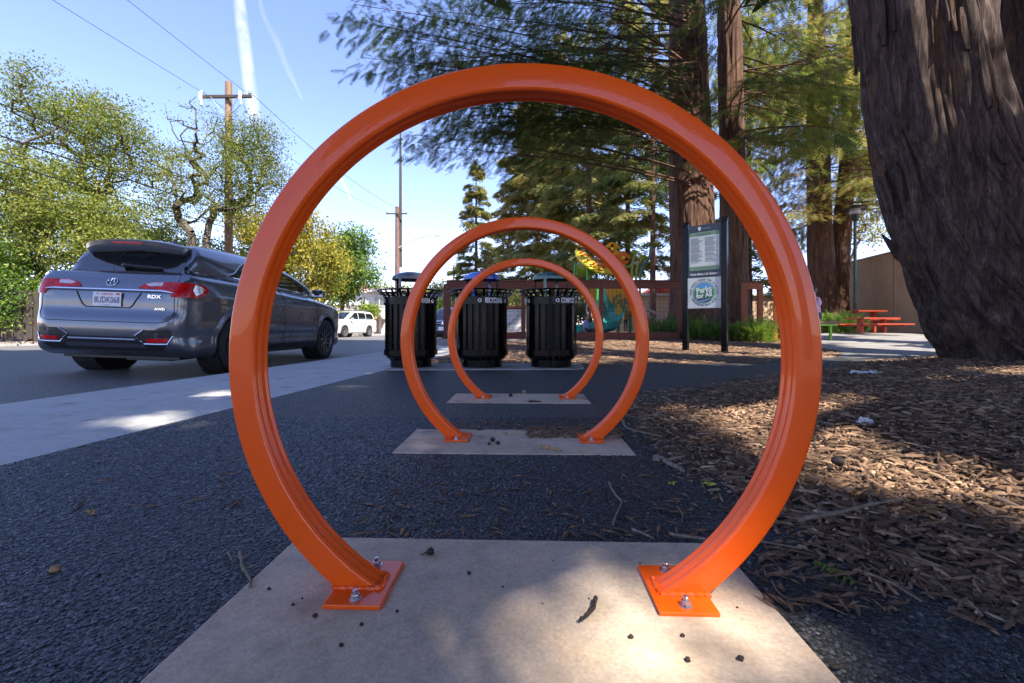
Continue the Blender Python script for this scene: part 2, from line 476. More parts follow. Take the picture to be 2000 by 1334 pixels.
MT['orangeplastic'] = simple('orange_plastic', (0.80, 0.17, 0.012), 0.4, 0, 0.08, 3)
MT['teal'] = simple('teal_slide_plastic', (0.03, 0.40, 0.33), 0.3, 0, 0.1, 3, 0, 80, 0.3)
MT['pgreen'] = simple('green_post_paint', (0.06, 0.32, 0.06), 0.4, 0, 0.1)
MT['tealpost'] = simple('teal_post_paint', (0.012, 0.14, 0.13), 0.4, 0, 0.1)
MT['path'] = concrete('pale_worn_path_surface', (0.27, 0.26, 0.25), 0.3, 0.8, 0.1)
MT['lampgreen'] = simple('dark_green_lamp_paint', (0.012, 0.035, 0.036), 0.45, 0, 0.1)
MT['olive'] = simple('lime_plastic', (0.26, 0.34, 0.015), 0.45, 0, 0.1)
MT['rope'] = simple('pale_rope', (0.5, 0.4, 0.33), 0.9)
MT['signwhite'] = simple('pale_sign_face', (0.56, 0.60, 0.58), 0.45, 0, 0.03)
MT['signnavy'] = simple('navy_sign_face', (0.022, 0.030, 0.050), 0.4, 0, 0.1)
MT['signgreen'] = simple('pale_green_print', (0.17, 0.30, 0.17), 0.5, 0, 0.03)
MT['pgreen_logo'] = simple('green_print', (0.03, 0.22, 0.08), 0.45, 0, 0.03)
MT['lgreen_logo'] = simple('light_green_print', (0.12, 0.42, 0.10), 0.45, 0, 0.03)
MT['sky_logo'] = simple('blue_print', (0.10, 0.30, 0.60), 0.45, 0, 0.03)
MT['brown_logo'] = simple('brown_print', (0.09, 0.045, 0.03), 0.45, 0, 0.03)
MT['skin'] = simple('skin', (0.42, 0.23, 0.15), 0.5, 0, 0.05)
MT['hair'] = simple('dark_hair', (0.014, 0.010, 0.009), 0.5, 0, 0.3, 60)
MT['hair_brown'] = simple('brown_hair', (0.07, 0.028, 0.018), 0.5, 0, 0.3, 60)
MT['pink'] = simple('lilac_pink_cotton', (0.55, 0.33, 0.50), 0.9)
MT['lav'] = simple('lavender_cotton', (0.36, 0.36, 0.62), 0.9)
MT['jeans'] = simple('dark_trousers', (0.04, 0.045, 0.07), 0.9)
MT['twig'] = bark('dry_twig_bark', [(0.3, (0.06, 0.045, 0.035)), (0.5, (0.17, 0.135, 0.105)), (0.7, (0.36, 0.31, 0.26))], 40, 0.001)
MT['pod'] = simple('dark_seed_pod', (0.022, 0.014, 0.010), 0.7, 0, 0.5, 120, 0.8, 300)
MT['dryleaf'] = simple('dry_tan_leaf', (0.30, 0.19, 0.10), 0.85, 0, 0.3, 40)
MT['yleaf'] = simple('yellow_green_leaf', (0.32, 0.30, 0.04), 0.7, 0, 0.5, 40)
MT['silverwrap'] = simple('crumpled_white_plastic', (0.62, 0.62, 0.66), 0.35, 0, 0.1)
MT['dirt'] = simple('leaf_litter_dirt', (0.15, 0.09, 0.06), 0.95, 0, 0.5, 3, 0.6, 20)

# ------------------------------------------------------------------ geometry tools
def poly_sdf(poly, X, Y):
    """signed distance, positive inside"""
    X = np.asarray(X, float); Y = np.asarray(Y, float)
    d = np.full(np.broadcast(X, Y).shape, 1e9); ins = np.zeros(d.shape, bool)
    n = len(poly)
    for i in range(n):
        ax, ay = poly[i]; bx, by = poly[(i + 1) % n]
        ex, ey = bx - ax, by - ay
        L = ex * ex + ey * ey + 1e-12
        t = np.clip(((X - ax) * ex + (Y - ay) * ey) / L, 0, 1)
        d = np.minimum(d, np.hypot(X - ax - t * ex, Y - ay - t * ey))
        if abs(ey) > 1e-12:
            c = ((ay > Y) != (by > Y)) & (X < ex * (Y - ay) / ey + ax)
            ins ^= c
    return np.where(ins, d, -d)

def smooth_poly(pts, sub=6, closed=True):
    n = len(pts); out = []
    for i in range(n if closed else n - 1):
        g = (lambda k: pts[k % n]) if closed else (lambda k: pts[max(0, min(n - 1, k))])
        p0, p1, p2, p3 = g(i - 1), g(i), g(i + 1), g(i + 2)
        for s in range(sub):
            u = s / sub
            out.append(tuple(0.5 * ((2 * p1[k]) + (-p0[k] + p2[k]) * u + (2 * p0[k] - 5 * p1[k] + 4 * p2[k] - p3[k]) * u * u + (-p0[k] + 3 * p1[k] - 3 * p2[k] + p3[k]) * u ** 3) for k in range(len(p1))))
    if not closed: out.append(tuple(pts[-1]))
    return out

def grid_poly(name, poly, step, zf, mat, parent=None, kind=None, thick=0.0, smooth=True):
    """flat polygon cut to a grid, each vertex lifted by zf(x, y)"""
    bm = bmesh.new()
    vs = [bm.verts.new((x, y, 0)) for x, y in poly]
    bm.faces.new(vs)
    xs = [p[0] for p in poly]; ys = [p[1] for p in poly]
    def cut(lo, hi, ax):
        k = math.floor(lo / step) + 1
        while k * step < hi:
            no = [0, 0, 0]; no[ax] = 1; co = [0, 0, 0]; co[ax] = k * step
            bmesh.ops.bisect_plane(bm, geom=bm.verts[:] + bm.edges[:] + bm.faces[:], dist=1e-5, plane_co=co, plane_no=no)
            k += 1
    cut(min(xs), max(xs), 0); cut(min(ys), max(ys), 1)
    bmesh.ops.recalc_face_normals(bm, faces=bm.faces)
    if bm.faces and sum(f.normal.z for f in bm.faces) < 0: bmesh.ops.reverse_faces(bm, faces=bm.faces)
    co = np.array([v.co[:] for v in bm.verts]); z = np.broadcast_to(zf(co[:, 0], co[:, 1]), (len(co),))
    for v, h in zip(bm.verts, z): v.co.z = h
    if thick:
        r = bmesh.ops.extrude_edge_only(bm, edges=[e for e in bm.edges if e.is_boundary])
        for g in r['geom']:
            if isinstance(g, bmesh.types.BMVert): g.co.z -= thick
        bmesh.ops.recalc_face_normals(bm, faces=bm.faces)
    me = bpy.data.meshes.new(name); bm.to_mesh(me); bm.free()
    if smooth and thick:
        smooth = False
    return tag(link_mesh(name, me, mat, parent, smooth), kind=kind)

def surface_nets(f, h, lo):
    """f: 3-D field (positive inside) on a grid; returns quads of the zero surface"""
    s = f > 0
    nx, ny, nz = f.shape
    c = [(i, j, k) for i in (0, 1) for j in (0, 1) for k in (0, 1)]
    sl = lambda a, o: a[o[0]:nx - 1 + o[0], o[1]:ny - 1 + o[1], o[2]:nz - 1 + o[2]]
    cnt = sum(sl(s, o).astype(int) for o in c)
    act = (cnt > 0) & (cnt < 8)
    idx = -np.ones(act.shape, int); idx[act] = np.arange(act.sum())
    acc = np.zeros((act.sum(), 3)); w = np.zeros(act.sum())
    I, J, K = np.nonzero(act)
    for a in range(8):
        for b in range(a + 1, 8):
            ca, cb = c[a], c[b]
            if sum(abs(p - q) for p, q in zip(ca, cb)) != 1: continue
            fa = f[I + ca[0], J + ca[1], K + ca[2]]; fb = f[I + cb[0], J + cb[1], K + cb[2]]
            m = (fa > 0) != (fb > 0)
            t = np.where(m, fa / np.where(m, fa - fb, 1), 0)
            for ax in range(3): acc[:, ax] += np.where(m, ca[ax] + t * (cb[ax] - ca[ax]), 0)
            w += m
    V = acc / w[:, None] + np.stack([I, J, K], 1)
    V = V * h + np.array(lo)
    Q = []
    for ax in range(3):
        o = [0, 0, 0]; o[ax] = 1
        a = s[:nx - o[0], :ny - o[1], :nz - o[2]]; b = s[o[0]:, o[1]:, o[2]:]
        u, v = [(1, 2), (2, 0), (0, 1)][ax]
        i, j, k = np.nonzero(a != b)
        g = [i, j, k]
        ok = (g[u] > 0) & (g[v] > 0) & (g[u] < f.shape[u] - 1) & (g[v] < f.shape[v] - 1)
        g = [q[ok] for q in g]
        ins = a[g[0], g[1], g[2]]
        def cell(du, dv):
            q = [g[0].copy(), g[1].copy(), g[2].copy()]; q[u] = q[u] - du; q[v] = q[v] - dv
            return idx[q[0], q[1], q[2]]
        q = np.stack([cell(1, 1), cell(0, 1), cell(0, 0), cell(1, 0)], 1)
        q[~ins] = q[~ins][:, ::-1]
        Q.append(q)
    return V, np.concatenate(Q)

def newton(V, field, it=3, e=0.004):
    for _ in range(it):
        f0 = field(V[:, 0], V[:, 1], V[:, 2])
        g = np.stack([field(V[:, 0] + e, V[:, 1], V[:, 2]) - field(V[:, 0] - e, V[:, 1], V[:, 2]),
                      field(V[:, 0], V[:, 1] + e, V[:, 2]) - field(V[:, 0], V[:, 1] - e, V[:, 2]),
                      field(V[:, 0], V[:, 1], V[:, 2] + e) - field(V[:, 0], V[:, 1], V[:, 2] - e)], 1) / (2 * e)
        g2 = (g * g).sum(1) + 0.15
        st = np.clip(f0 / g2, -0.012, 0.012)
        V = V - g * st[:, None] * 0.8
    return V

def smin(a, b, k):
    h = np.clip(0.5 + 0.5 * (b - a) / k, 0, 1)
    return b * (1 - h) + a * h - k * h * (1 - h)
def smax(a, b, k): return -smin(-a, -b, k)

def text_mesh(txt, size=1.0, extrude=0.0, bold=0.0, spacing=1.0, res=3):
    cu = bpy.data.curves.new('t', 'FONT'); cu.body = txt; cu.size = size; cu.align_x = 'CENTER'; cu.align_y = 'CENTER'
    cu.extrude = extrude; cu.offset = bold; cu.space_character = spacing; cu.resolution_u = res
    o = bpy.data.objects.new('t', cu); COL.objects.link(o)
    dg = bpy.context.evaluated_depsgraph_get(); dg.update()
    me = bpy.data.meshes.new_from_object(o.evaluated_get(dg))
    bpy.data.objects.remove(o); bpy.data.curves.remove(cu)
    return me

def text_obj(name, txt, size, mat, parent, M, sx=1.0, bold=0.0, bend=None, spacing=1.0, extrude=0.0005):
    me = text_mesh(txt, size, extrude, bold, spacing)
    for v in me.vertices:
        x, y, z = v.co; x *= sx
        v.co = bend(x, y, z) if bend else M @ Vector((x, y, z))
    me.materials.clear()
    return link_mesh(name, me, mat, parent)

# ------------------------------------------------------------------ plan of the ground
VP = 1030
def inner_x(y): return -1.69 + 0.095 * (y - 1.487)       # sidewalk / asphalt edge
def kerb_x(y): return -3.05 + 0.100 * (y - 2.687)        # sidewalk / road edge
MOUND = [(1.25, -0.6), (0.93, 0.40), (0.80, 0.70), (0.69, 0.857), (0.655, 1.02), (0.64, 1.17), (0.64, 1.34), (0.575, 1.45), (0.60, 1.92), (0.63, 2.52),
         (0.90, 3.1), (2.4, 4.24), (4.4, 5.9), (6.5, 7.2), (9.5, 9.0), (16, 10.5), (16, -0.6)]
ASPH = [(inner_x(-0.8), -0.8), (inner_x(4.78), 4.78), (0.6, 4.86), (0.78, 4.92), (1.6, 5.6), (3.3, 5.8), (5.0, 6.9), (6.3, 8.6), (6.6, 10.5), (8.6, 13.5), (11.5, 16),
        (17.5, 16), (17, 11), (9.6, 8.6), (6.6, 6.9), (4.5, 5.5), (2.5, 3.9), (1.2, 2.9), (1.0, 2.0), (1.05, 1.3), (1.2, 0.7), (1.5, -0.8)]
def rise(x, y):
    x = np.asarray(x, float); y = np.asarray(y, float)
    sx = np.clip((x + 2.2) / 2.5, 0, 1); sx = sx * sx * (3 - 2 * sx)
    return 0.040 * np.clip(y - 8.6, 0, 6.5) * sx
def mound_h(x, y):
    d = np.clip(poly_sdf(MOUND, x, y) / 1.3, 0, 1)
    return 0.115 * d * d * (3 - 2 * d)
def park_z(x, y):
    x = np.asarray(x, float); y = np.asarray(y, float)
    return rise(x, y) + mound_h(x, y) + 0.02 * (fbm(x * 1.7, y * 1.7, 0, 3, 5) - 0.45) * (poly_sdf(MOUND, x, y) > -0.3)
def road_z(x, y):
    x = np.asarray(x, float); y = np.asarray(y, float)
    d = kerb_x(y) - x
    z = -0.15 + 0.035 * np.clip(d, 0, 5.0) - 0.012 * np.clip(d - 5.5, 0, 6)
    return z - 0.006 * np.clip(y - 10, 0, 60)

def ring_frame(y):
    """centre line of the row of racks at distance y"""
    return 0.0116 + 0.0338 * (y - 0.755)
ROW_ROT = -math.atan(0.0338)

# terrain sheet to the horizon
tag(link_mesh('ground', (lambda me: (me.from_pydata([(-900, -200, -0.62), (900, -200, -0.62), (900, 1500, -0.62), (-900, 1500, -0.62)], [], [(0, 1, 2, 3)]), me)[1])(bpy.data.meshes.new('ground')), MT['dirt']), kind='structure')
# park ground under bark mulch
def park_sheet():
    xs = np.concatenate([np.arange(-3.2, 6, 0.1), np.arange(6, 20, 0.4), np.arange(20, 60, 3)])
    ys = np.concatenate([np.arange(-1.5, 8, 0.1), np.arange(8, 20, 0.4), np.arange(20, 90, 4)])
    X, Y = np.meshgrid(xs, ys, indexing='ij')
    lim = np.maximum(X, inner_x(Y) + 0.02)
    X = lim
    ina = poly_sdf(ASPH, X, Y)
    Z = park_z(X, Y) - np.where((ina > 0.06) & (poly_sdf(MOUND, X, Y) < 0.12), 0.05, 0.0)
    n, m = X.shape
    V = np.stack([X, Y, Z], -1).reshape(-1, 3)
    I = np.arange(n * m).reshape(n, m)
    Fc = np.stack([I[:-1, :-1], I[1:, :-1], I[1:, 1:], I[:-1, 1:]], -1).reshape(-1, 4)
    tag(np_mesh('mulch_bed', V, Fc, MT['mulchground'], smooth=True), kind='structure')
park_sheet()
tag(grid_poly('asphalt_path', ASPH, 0.5, lambda x, y: rise(x, y) + 0.003, MT['asphalt']), kind='structure')
PATH = [(5.0, 6.9), (6.3, 8.6), (6.6, 10.5), (8.6, 13.5), (11.5, 16), (17.5, 16), (17, 11), (9.6, 8.6), (6.6, 6.9), (5.6, 6.3)]
tag(grid_poly('park_path', PATH, 0.5, lambda x, y: rise(x, y) + 0.008, MT['path']), kind='structure')
# road
RD = [(kerb_x(-3) - 0.0, -3), (kerb_x(75), 75), (-10.8 + 3.4, 75), (-12.6, 40), (-13.2, 30), (-14.2, 10), (-15.4, -3)]
RD = [(kerb_x(-3), -3), (kerb_x(75), 75), (-8.5, 75), (-12.4, 34), (-14.0, 14), (-15.6, -3)]
grid_poly('road', RD, 1.0, lambda x, y: road_z(x, y), MT['road'], kind='structure')
# gutter seam and sidewalk slabs (each slab a piece)

swb = MB()
joints = [-2.6, -0.2, 1.995, 4.30, 6.6, 8.9, 11.2, 13.5, 15.8, 18.1, 20.4, 25, 30, 36, 44, 54, 70]
poly = [(inner_x(joints[0]) , joints[0]), (inner_x(70), 70), (kerb_x(70) + .02, 70), (kerb_x(joints[0]) + .02, joints[0])]
swb.prism(poly, -0.6, -0.02)
walk = tag(swb.build('sidewalk', MT['plat']), kind='structure')
for a, b in zip(joints[:-1], joints[1:]):
    g = 0.004
    # joints run square to the kerb
    def slab(y0, y1):
        q = 0.10 * 1.3
        return [(inner_x(y0), y0 + g), (inner_x(y1), y1 - g), (kerb_x(y1), y1 - g + 0.14), (kerb_x(y0), y0 + g + 0.14)]
    mb = MB(); mb.prism(slab(a, b), -0.16, 0.0)
    mb.build('slab', MT['walk'], walk, bevel=0.004)
# far side verge
VG = [(-15.6, -3), (-14.0, 14), (-12.4, 34), (-8.5, 75), (-60, 80), (-60, -3)]
grid_poly('verge', VG, 3.0, lambda x, y: road_z(-14.0 + 0 * x, y) + 0.06 + 0.03 * np.clip(-14.5 - x, 0, 8), MT['dirt'], kind='structure', thick=0.3)
mb = MB(); pts = [(-15.6, -3), (-14.0, 14), (-12.4, 34), (-8.5, 75)]
for (x0, y0), (x1, y1) in zip(pts[:-1], pts[1:]):
    z0 = float(road_z(x0 + .1, y0)); z1 = float(road_z(x1 + .1, y1))
    mb.add([(x0 + .02, y0, z0 - .1), (x0 - .16, y0, z0 - .1), (x1 - .16, y1, z1 - .1), (x1 + .02, y1, z1 - .1), (x0 + .02, y0, z0 + .12), (x0 - .16, y0, z0 + .12), (x1 - .16, y1, z1 + .12), (x1 + .02, y1, z1 + .12)],
           [(0, 1, 2, 3), (4, 5, 6, 7), (0, 3, 7, 4), (1, 2, 6, 5), (0, 1, 5, 4), (2, 3, 7, 6)])
tag(mb.build('far_kerb', MT['walk']), kind='structure')

# concrete platform under the bins
plat = [(inner_x(4.80) + 0.0, 4.80), (0.70, 4.86), (0.80, 4.98), (0.86, 5.62), (inner_x(5.6), 5.60)]
mb = MB(); mb.prism([(x + (0.006 if i in (0, 4) else 0), y) for i, (x, y) in enumerate(plat)], -0.1, 0.014)
tag(mb.build('concrete_platform', MT['plat'], bevel=0.004), kind='structure')
# concrete strip below the fence
mb = MB(); mb.prism([(-1.95, 11.5), (0.35, 11.5), (0.35, 11.75), (-1.95, 11.75)], -0.1, 0.165)
tag(mb.build('concrete_footing', MT['plat'], bevel=0.01), kind='structure')

# three concrete pads
def pad(yc, xl, xr, hd, z1, label):
    c = ring_frame(yc); cs, sn = math.cos(ROW_ROT), math.sin(ROW_ROT)
    def T(x, y): return (c + x * cs - y * sn, yc + x * sn + y * cs)
    mb = MB(); mb.prism([T(xl, -hd), T(xr, -hd), T(xr, hd), T(xl, hd)], -0.08, z1)
    o = mb.build('concrete_pad', MT['pad'], bevel=0.004)
    tag(o, label, 'concrete pad', 'concrete pads under the bike racks')
pad(0.742, -0.478, 0.412, 0.212, 0.009, 'large tan concrete pad nearest the camera, under the big orange ring')
pad(1.80, -0.475, 0.400, 0.188, 0.008, 'tan concrete pad under the middle orange ring, with bark litter on it')
pad(2.89, -0.473, 0.395, 0.186, 0.008, 'small looking tan concrete pad under the farthest orange ring')

# ------------------------------------------------------------------ orange ring racks
PLT = 0.0155   # top of base plate
def make_ring():
    root = thing('bike_rack', 'nearest and largest looking orange metal ring bike rack, framing the view', 'bike rack', group='orange ring bike racks in a row')
    ZC = 0.404; RO = 0.5; T = 0.046; D = 0.047
    # profile in (radial, depth); outer face at RO, inner face grooved
    r0, r1 = RO - T, RO
    cr = 0.006
    prof = []
    def arc(cx, cy, a0, a1, n=4):
        for i in range(n + 1):
            a = a0 + (a1 - a0) * i / n
            prof.append((cx + cr * math.cos(a), cy + cr * math.sin(a)))
    arc(r1 - cr, D / 2 - cr, 0, PI / 2)
    arc(r0 + cr, D / 2 - cr, PI / 2, PI)
    for (dy, dr) in ((0.0150, 0.0), (0.0125, 0.0024), (0.0080, 0.0028), (0.0055, 0.0006), (0.0025, -0.0004), (-0.0025, -0.0004), (-0.0055, 0.0006), (-0.0080, 0.0028), (-0.0125, 0.0024), (-0.0150, 0.0)):
        prof.append((r0 + dr, dy))
    arc(r0 + cr, -D / 2 + cr, PI, 1.5 * PI)
    arc(r1 - cr, -D / 2 + cr, 1.5 * PI, 2 * PI)
    n = 220; k = len(prof); V = []
    for i in range(n + 1):
        s = i / n
        for r, y in prof:
            e = math.asin((ZC - PLT + 0.0005) / r)
            a = (-e) + s * (PI + 2 * e)
            V.append((r * math.cos(a), y, ZC + r * math.sin(a)))
    Fc = []
    for i in range(n):
        for j in range(k):
            Fc.append((i * k + j, (i + 1) * k + j, (i + 1) * k + (j + 1) % k, i * k + (j + 1) % k))
    np_mesh('ring_tube', np.array(V), np.array(Fc)[:, ::-1], MT['orange'], root, smooth=True)
    xi = math.sqrt(r0 ** 2 - (ZC - PLT) ** 2); xo = math.sqrt(r1 ** 2 - (ZC - PLT) ** 2)
    rnd = random.Random(4)
    for s in (-1, 1):
        mb = MB(); mb.box((s * 0.2665, 0, PLT - 0.0035), (0.093, 0.140, 0.007), bev=0.0012)
        plate = mb.build('base_plate', MT['orange'], root)
        mb = MB(); pts = []
        a, b, y = min(s * xi, s * xo), max(s * xi, s * xo), D / 2
        cor = [(a, -y), (b, -y), (b, y), (a, y), (a, -y)]
        for (x0, y0), (x1, y1) in zip(cor[:-1], cor[1:]):
            for q in range(16): pts.append((x0 + (x1 - x0) * q / 16, y0 + (y1 - y0) * q / 16, PLT + 0.001 + rnd.uniform(-.0006, .0006)))
        pts.append(pts[0])
        mb.tube(pts, [0.0042 + 0.0012 * math.sin(i * 2.1) + rnd.uniform(-.0008, .0008) for i in range(len(pts))], 7)
        mb.build('weld_bead', MT['orange'], plate, smooth=True)
        for sy in (-1, 1):
            cx, cy = s * 0.2665, sy * 0.0515
            mb = MB(); mb.lathe([(0.0001, PLT + .0016), (0.0105, PLT + .0014), (0.0105, PLT), (0.0100, PLT - .0005)], 24, Matrix.Translation((cx, cy, 0)))
            w = mb.build('washer', MT['zinc'], plate, smooth=True)
            mb = MB()
            hexp = [(cx + 0.0076 * math.cos(PI / 3 * q + .4), cy + 0.0076 * math.sin(PI / 3 * q + .4)) for q in range(6)]
            mb.prism(hexp, PLT + .0014, PLT + .0085)
            mb.build('nut', MT['zinc'], plate, bevel=0.0009)
            mb = MB(); mb.lathe([(0.0046, PLT + .007), (0.0046, PLT + .0140), (0.0036, PLT + .0150), (0.0001, PLT + .0150)], 16, Matrix.Translation((cx, cy, 0)))
            mb.build('bolt_end', MT['zinc'], plate, smooth=True)
    return root
ring0 = make_ring()
ring_ys = (0.7785, 1.8305, 2.9085)
lab = ['nearest and largest looking orange metal ring bike rack, framing the view', 'middle orange metal ring bike rack, seen through the biggest ring', 'farthest and smallest looking orange ring bike rack, in front of the blue lid bin']
for i, y in enumerate(ring_ys):
    o = ring0 if i == 0 else copy_tree(ring0)
    o.location = (ring_frame(y), y, 0)
    o.rotation_euler = (0, 0, ROW_ROT)
    o['label'] = lab[i]

# ------------------------------------------------------------------ litter bins
def recycle_mark(name, r, bend, parent, mat, cx):
    """three chasing arrows bent round in a circle"""
    V = []; Fc = []
    for k in range(3):
        a0 = k * 2 * PI / 3 + 0.2; a1 = a0 + 1.35
        for i in range(7):
            a = a0 + (a1 - a0) * i / 6
            for rr in (0.52, 0.95): V.append((rr * r * math.cos(a), rr * r * math.sin(a)))
        b = len(V) - 14
        for i in range(6): Fc.append([b + 2 * i, b + 2 * i + 1, b + 2 * i + 3, b + 2 * i + 2])
        a2 = a1 + 0.5
        c0 = len(V)
        V += [(0.33 * r * math.cos(a1), 0.33 * r * math.sin(a1)), (1.2 * r * math.cos(a1), 1.2 * r * math.sin(a1)), (0.74 * r * math.cos(a2), 0.74 * r * math.sin(a2))]
        Fc.append([c0, c0 + 1, c0 + 2])
    me = bpy.data.meshes.new(name)
    me.from_pydata([bend(cx + x, y, 0.0006) for x, y in V], [], Fc)
    return link_mesh(name, me, mat, parent)

def make_bin(word, lidmat, start, rot, label, loc, first=None):
    root = thing('litter_bin', label, 'bin', loc, rot, group='slatted litter bins in a row')
    if first is None:
        mb = MB(); mb.lathe([(0.0, 0.0), (0.232, 0.0), (0.232, 0.10), (0.20, 0.10), (0.0, 0.10)], 40)
        mb.build('base', MT['black'], root, smooth=True)
        mb = MB(); mb.lathe([(0.0, 0.11), (0.262, 0.11), (0.272, 0.74), (0.262, 0.745), (0.25, 0.70), (0.24, 0.14), (0, 0.14)], 40)
        mb.build('liner', MT['blackmatte'], root, smooth=True)
        for z0, z1, r in ((0.135, 0.197, 0.303), (0.700, 0.784, 0.305)):
            mb = MB(); mb.lathe([(r - .006, z0), (r, z0), (r, z1), (r - .006, z1), (r - .006, z0)], 56)
            mb.build('band', MT['black'], root, smooth=True)
        for z, r, t in ((0.862, 0.372, 0.0085), (0.828, 0.352, 0.006)):
            mb = MB(); mb.lathe([(r + t * math.cos(a), z + t * math.sin(a)) for a in [2 * PI * q / 8 for q in range(9)]], 56)
            mb.build('rim_hoop', MT['black'], root, smooth=True)
        path = [(0.215, 0.075), (0.245, 0.085), (0.272, 0.11), (0.287, 0.15), (0.290, 0.20), (0.290, 0.45), (0.290, 0.70), (0.294, 0.745), (0.305, 0.79), (0.330, 0.825), (0.362, 0.856)]
        V = []; Fc = []
        for i, (r, z) in enumerate(path):
            hw = 0.0225 if z < .72 else 0.0130
            V += [(r, -hw, z), (r, hw, z), (r - .007, hw, z), (r - .007, -hw, z)]
        for i in range(len(path) - 1):
            for q in range(4): Fc.append((i * 4 + q, i * 4 + (q + 1) % 4, (i + 1) * 4 + (q + 1) % 4, (i + 1) * 4 + q))
        me = bpy.data.meshes.new('slat'); me.from_pydata(V, [], Fc); me.materials.append(MT['black'])
        for k in range(24):
            a = 2 * PI * (k + .5) / 24
            o = bpy.data.objects.new('slat', me); COL.objects.link(o); o.parent = root; o.rotation_euler = (0, 0, a)
    else:
        for ch in first.children:
            if ch.name.split('.')[0] in ('base', 'liner', 'band', 'rim_hoop', 'slat'):
                c = ch.copy(); COL.objects.link(c); c.parent = root
    # lid on four straps
    mb = MB(); mb.lathe([(0.0, 1.086), (0.07, 1.082), (0.14, 1.068), (0.19, 1.045), (0.212, 1.022), (0.213, 0.990), (0.207, 0.990), (0.205, 1.018), (0.0, 1.03)], 40)
    lid = mb.build('rain_lid', lidmat, root, smooth=True)
    for k in range(4):
        a = PI / 4 + 0.35 + k * PI / 2
        mb = MB(); c, s = math.cos(a), math.sin(a)
        bar(mb, (0.196 * c, 0.196 * s, 0.70), (0.196 * c, 0.196 * s, 1.01), 0.034, 0.006, (c, s, 0))
        mb.build('lid_strap', MT['black'] if k % 2 else lidmat, root)
    n = len(word)
    for g in range(3):
        for item in ('l', 'w', 'r'):
            half = 0.0140 * n + 0.012
            base_a = start + g * 2 * PI / 3
            R = 0.3062
            wid = half * 2 + 0.06
            def bend(x, y, z, base_a=base_a, wid=wid):
                a = base_a + (x + wid / 2) / R
                return Vector(((R + z) * math.sin(a), -(R + z) * math.cos(a), 0.742 + y))
            if item == 'w': text_obj('lettering', word, 0.076, MT['white_ink'], root, None, sx=0.54 if n > 5 else 0.58, bold=0.0026, bend=bend)
            else: recycle_mark('recycling_mark', 0.023, bend, root, MT['white_ink'], (-1 if item == 'l' else 1) * (half + 0.028))
    return root
b1 = make_bin('RECYCLING', MT['lid_blue'], rad(-1), 0, 'black slatted litter bin with blue domed lid lettered RECYCLING, middle of three', (-0.347, 5.2, 0.014))
b0 = make_bin('TRASH', MT['lid_grey'], rad(21), 0, 'black slatted litter bin with grey domed lid lettered TRASH, left of three', (-1.165, 5.2, 0.014), b1)
b2 = make_bin('COMPOST', MT['lid_green'], rad(8), 0, 'black slatted litter bin with dark green domed lid lettered COMPOST, right of three', (0.452, 5.2, 0.014), b1)

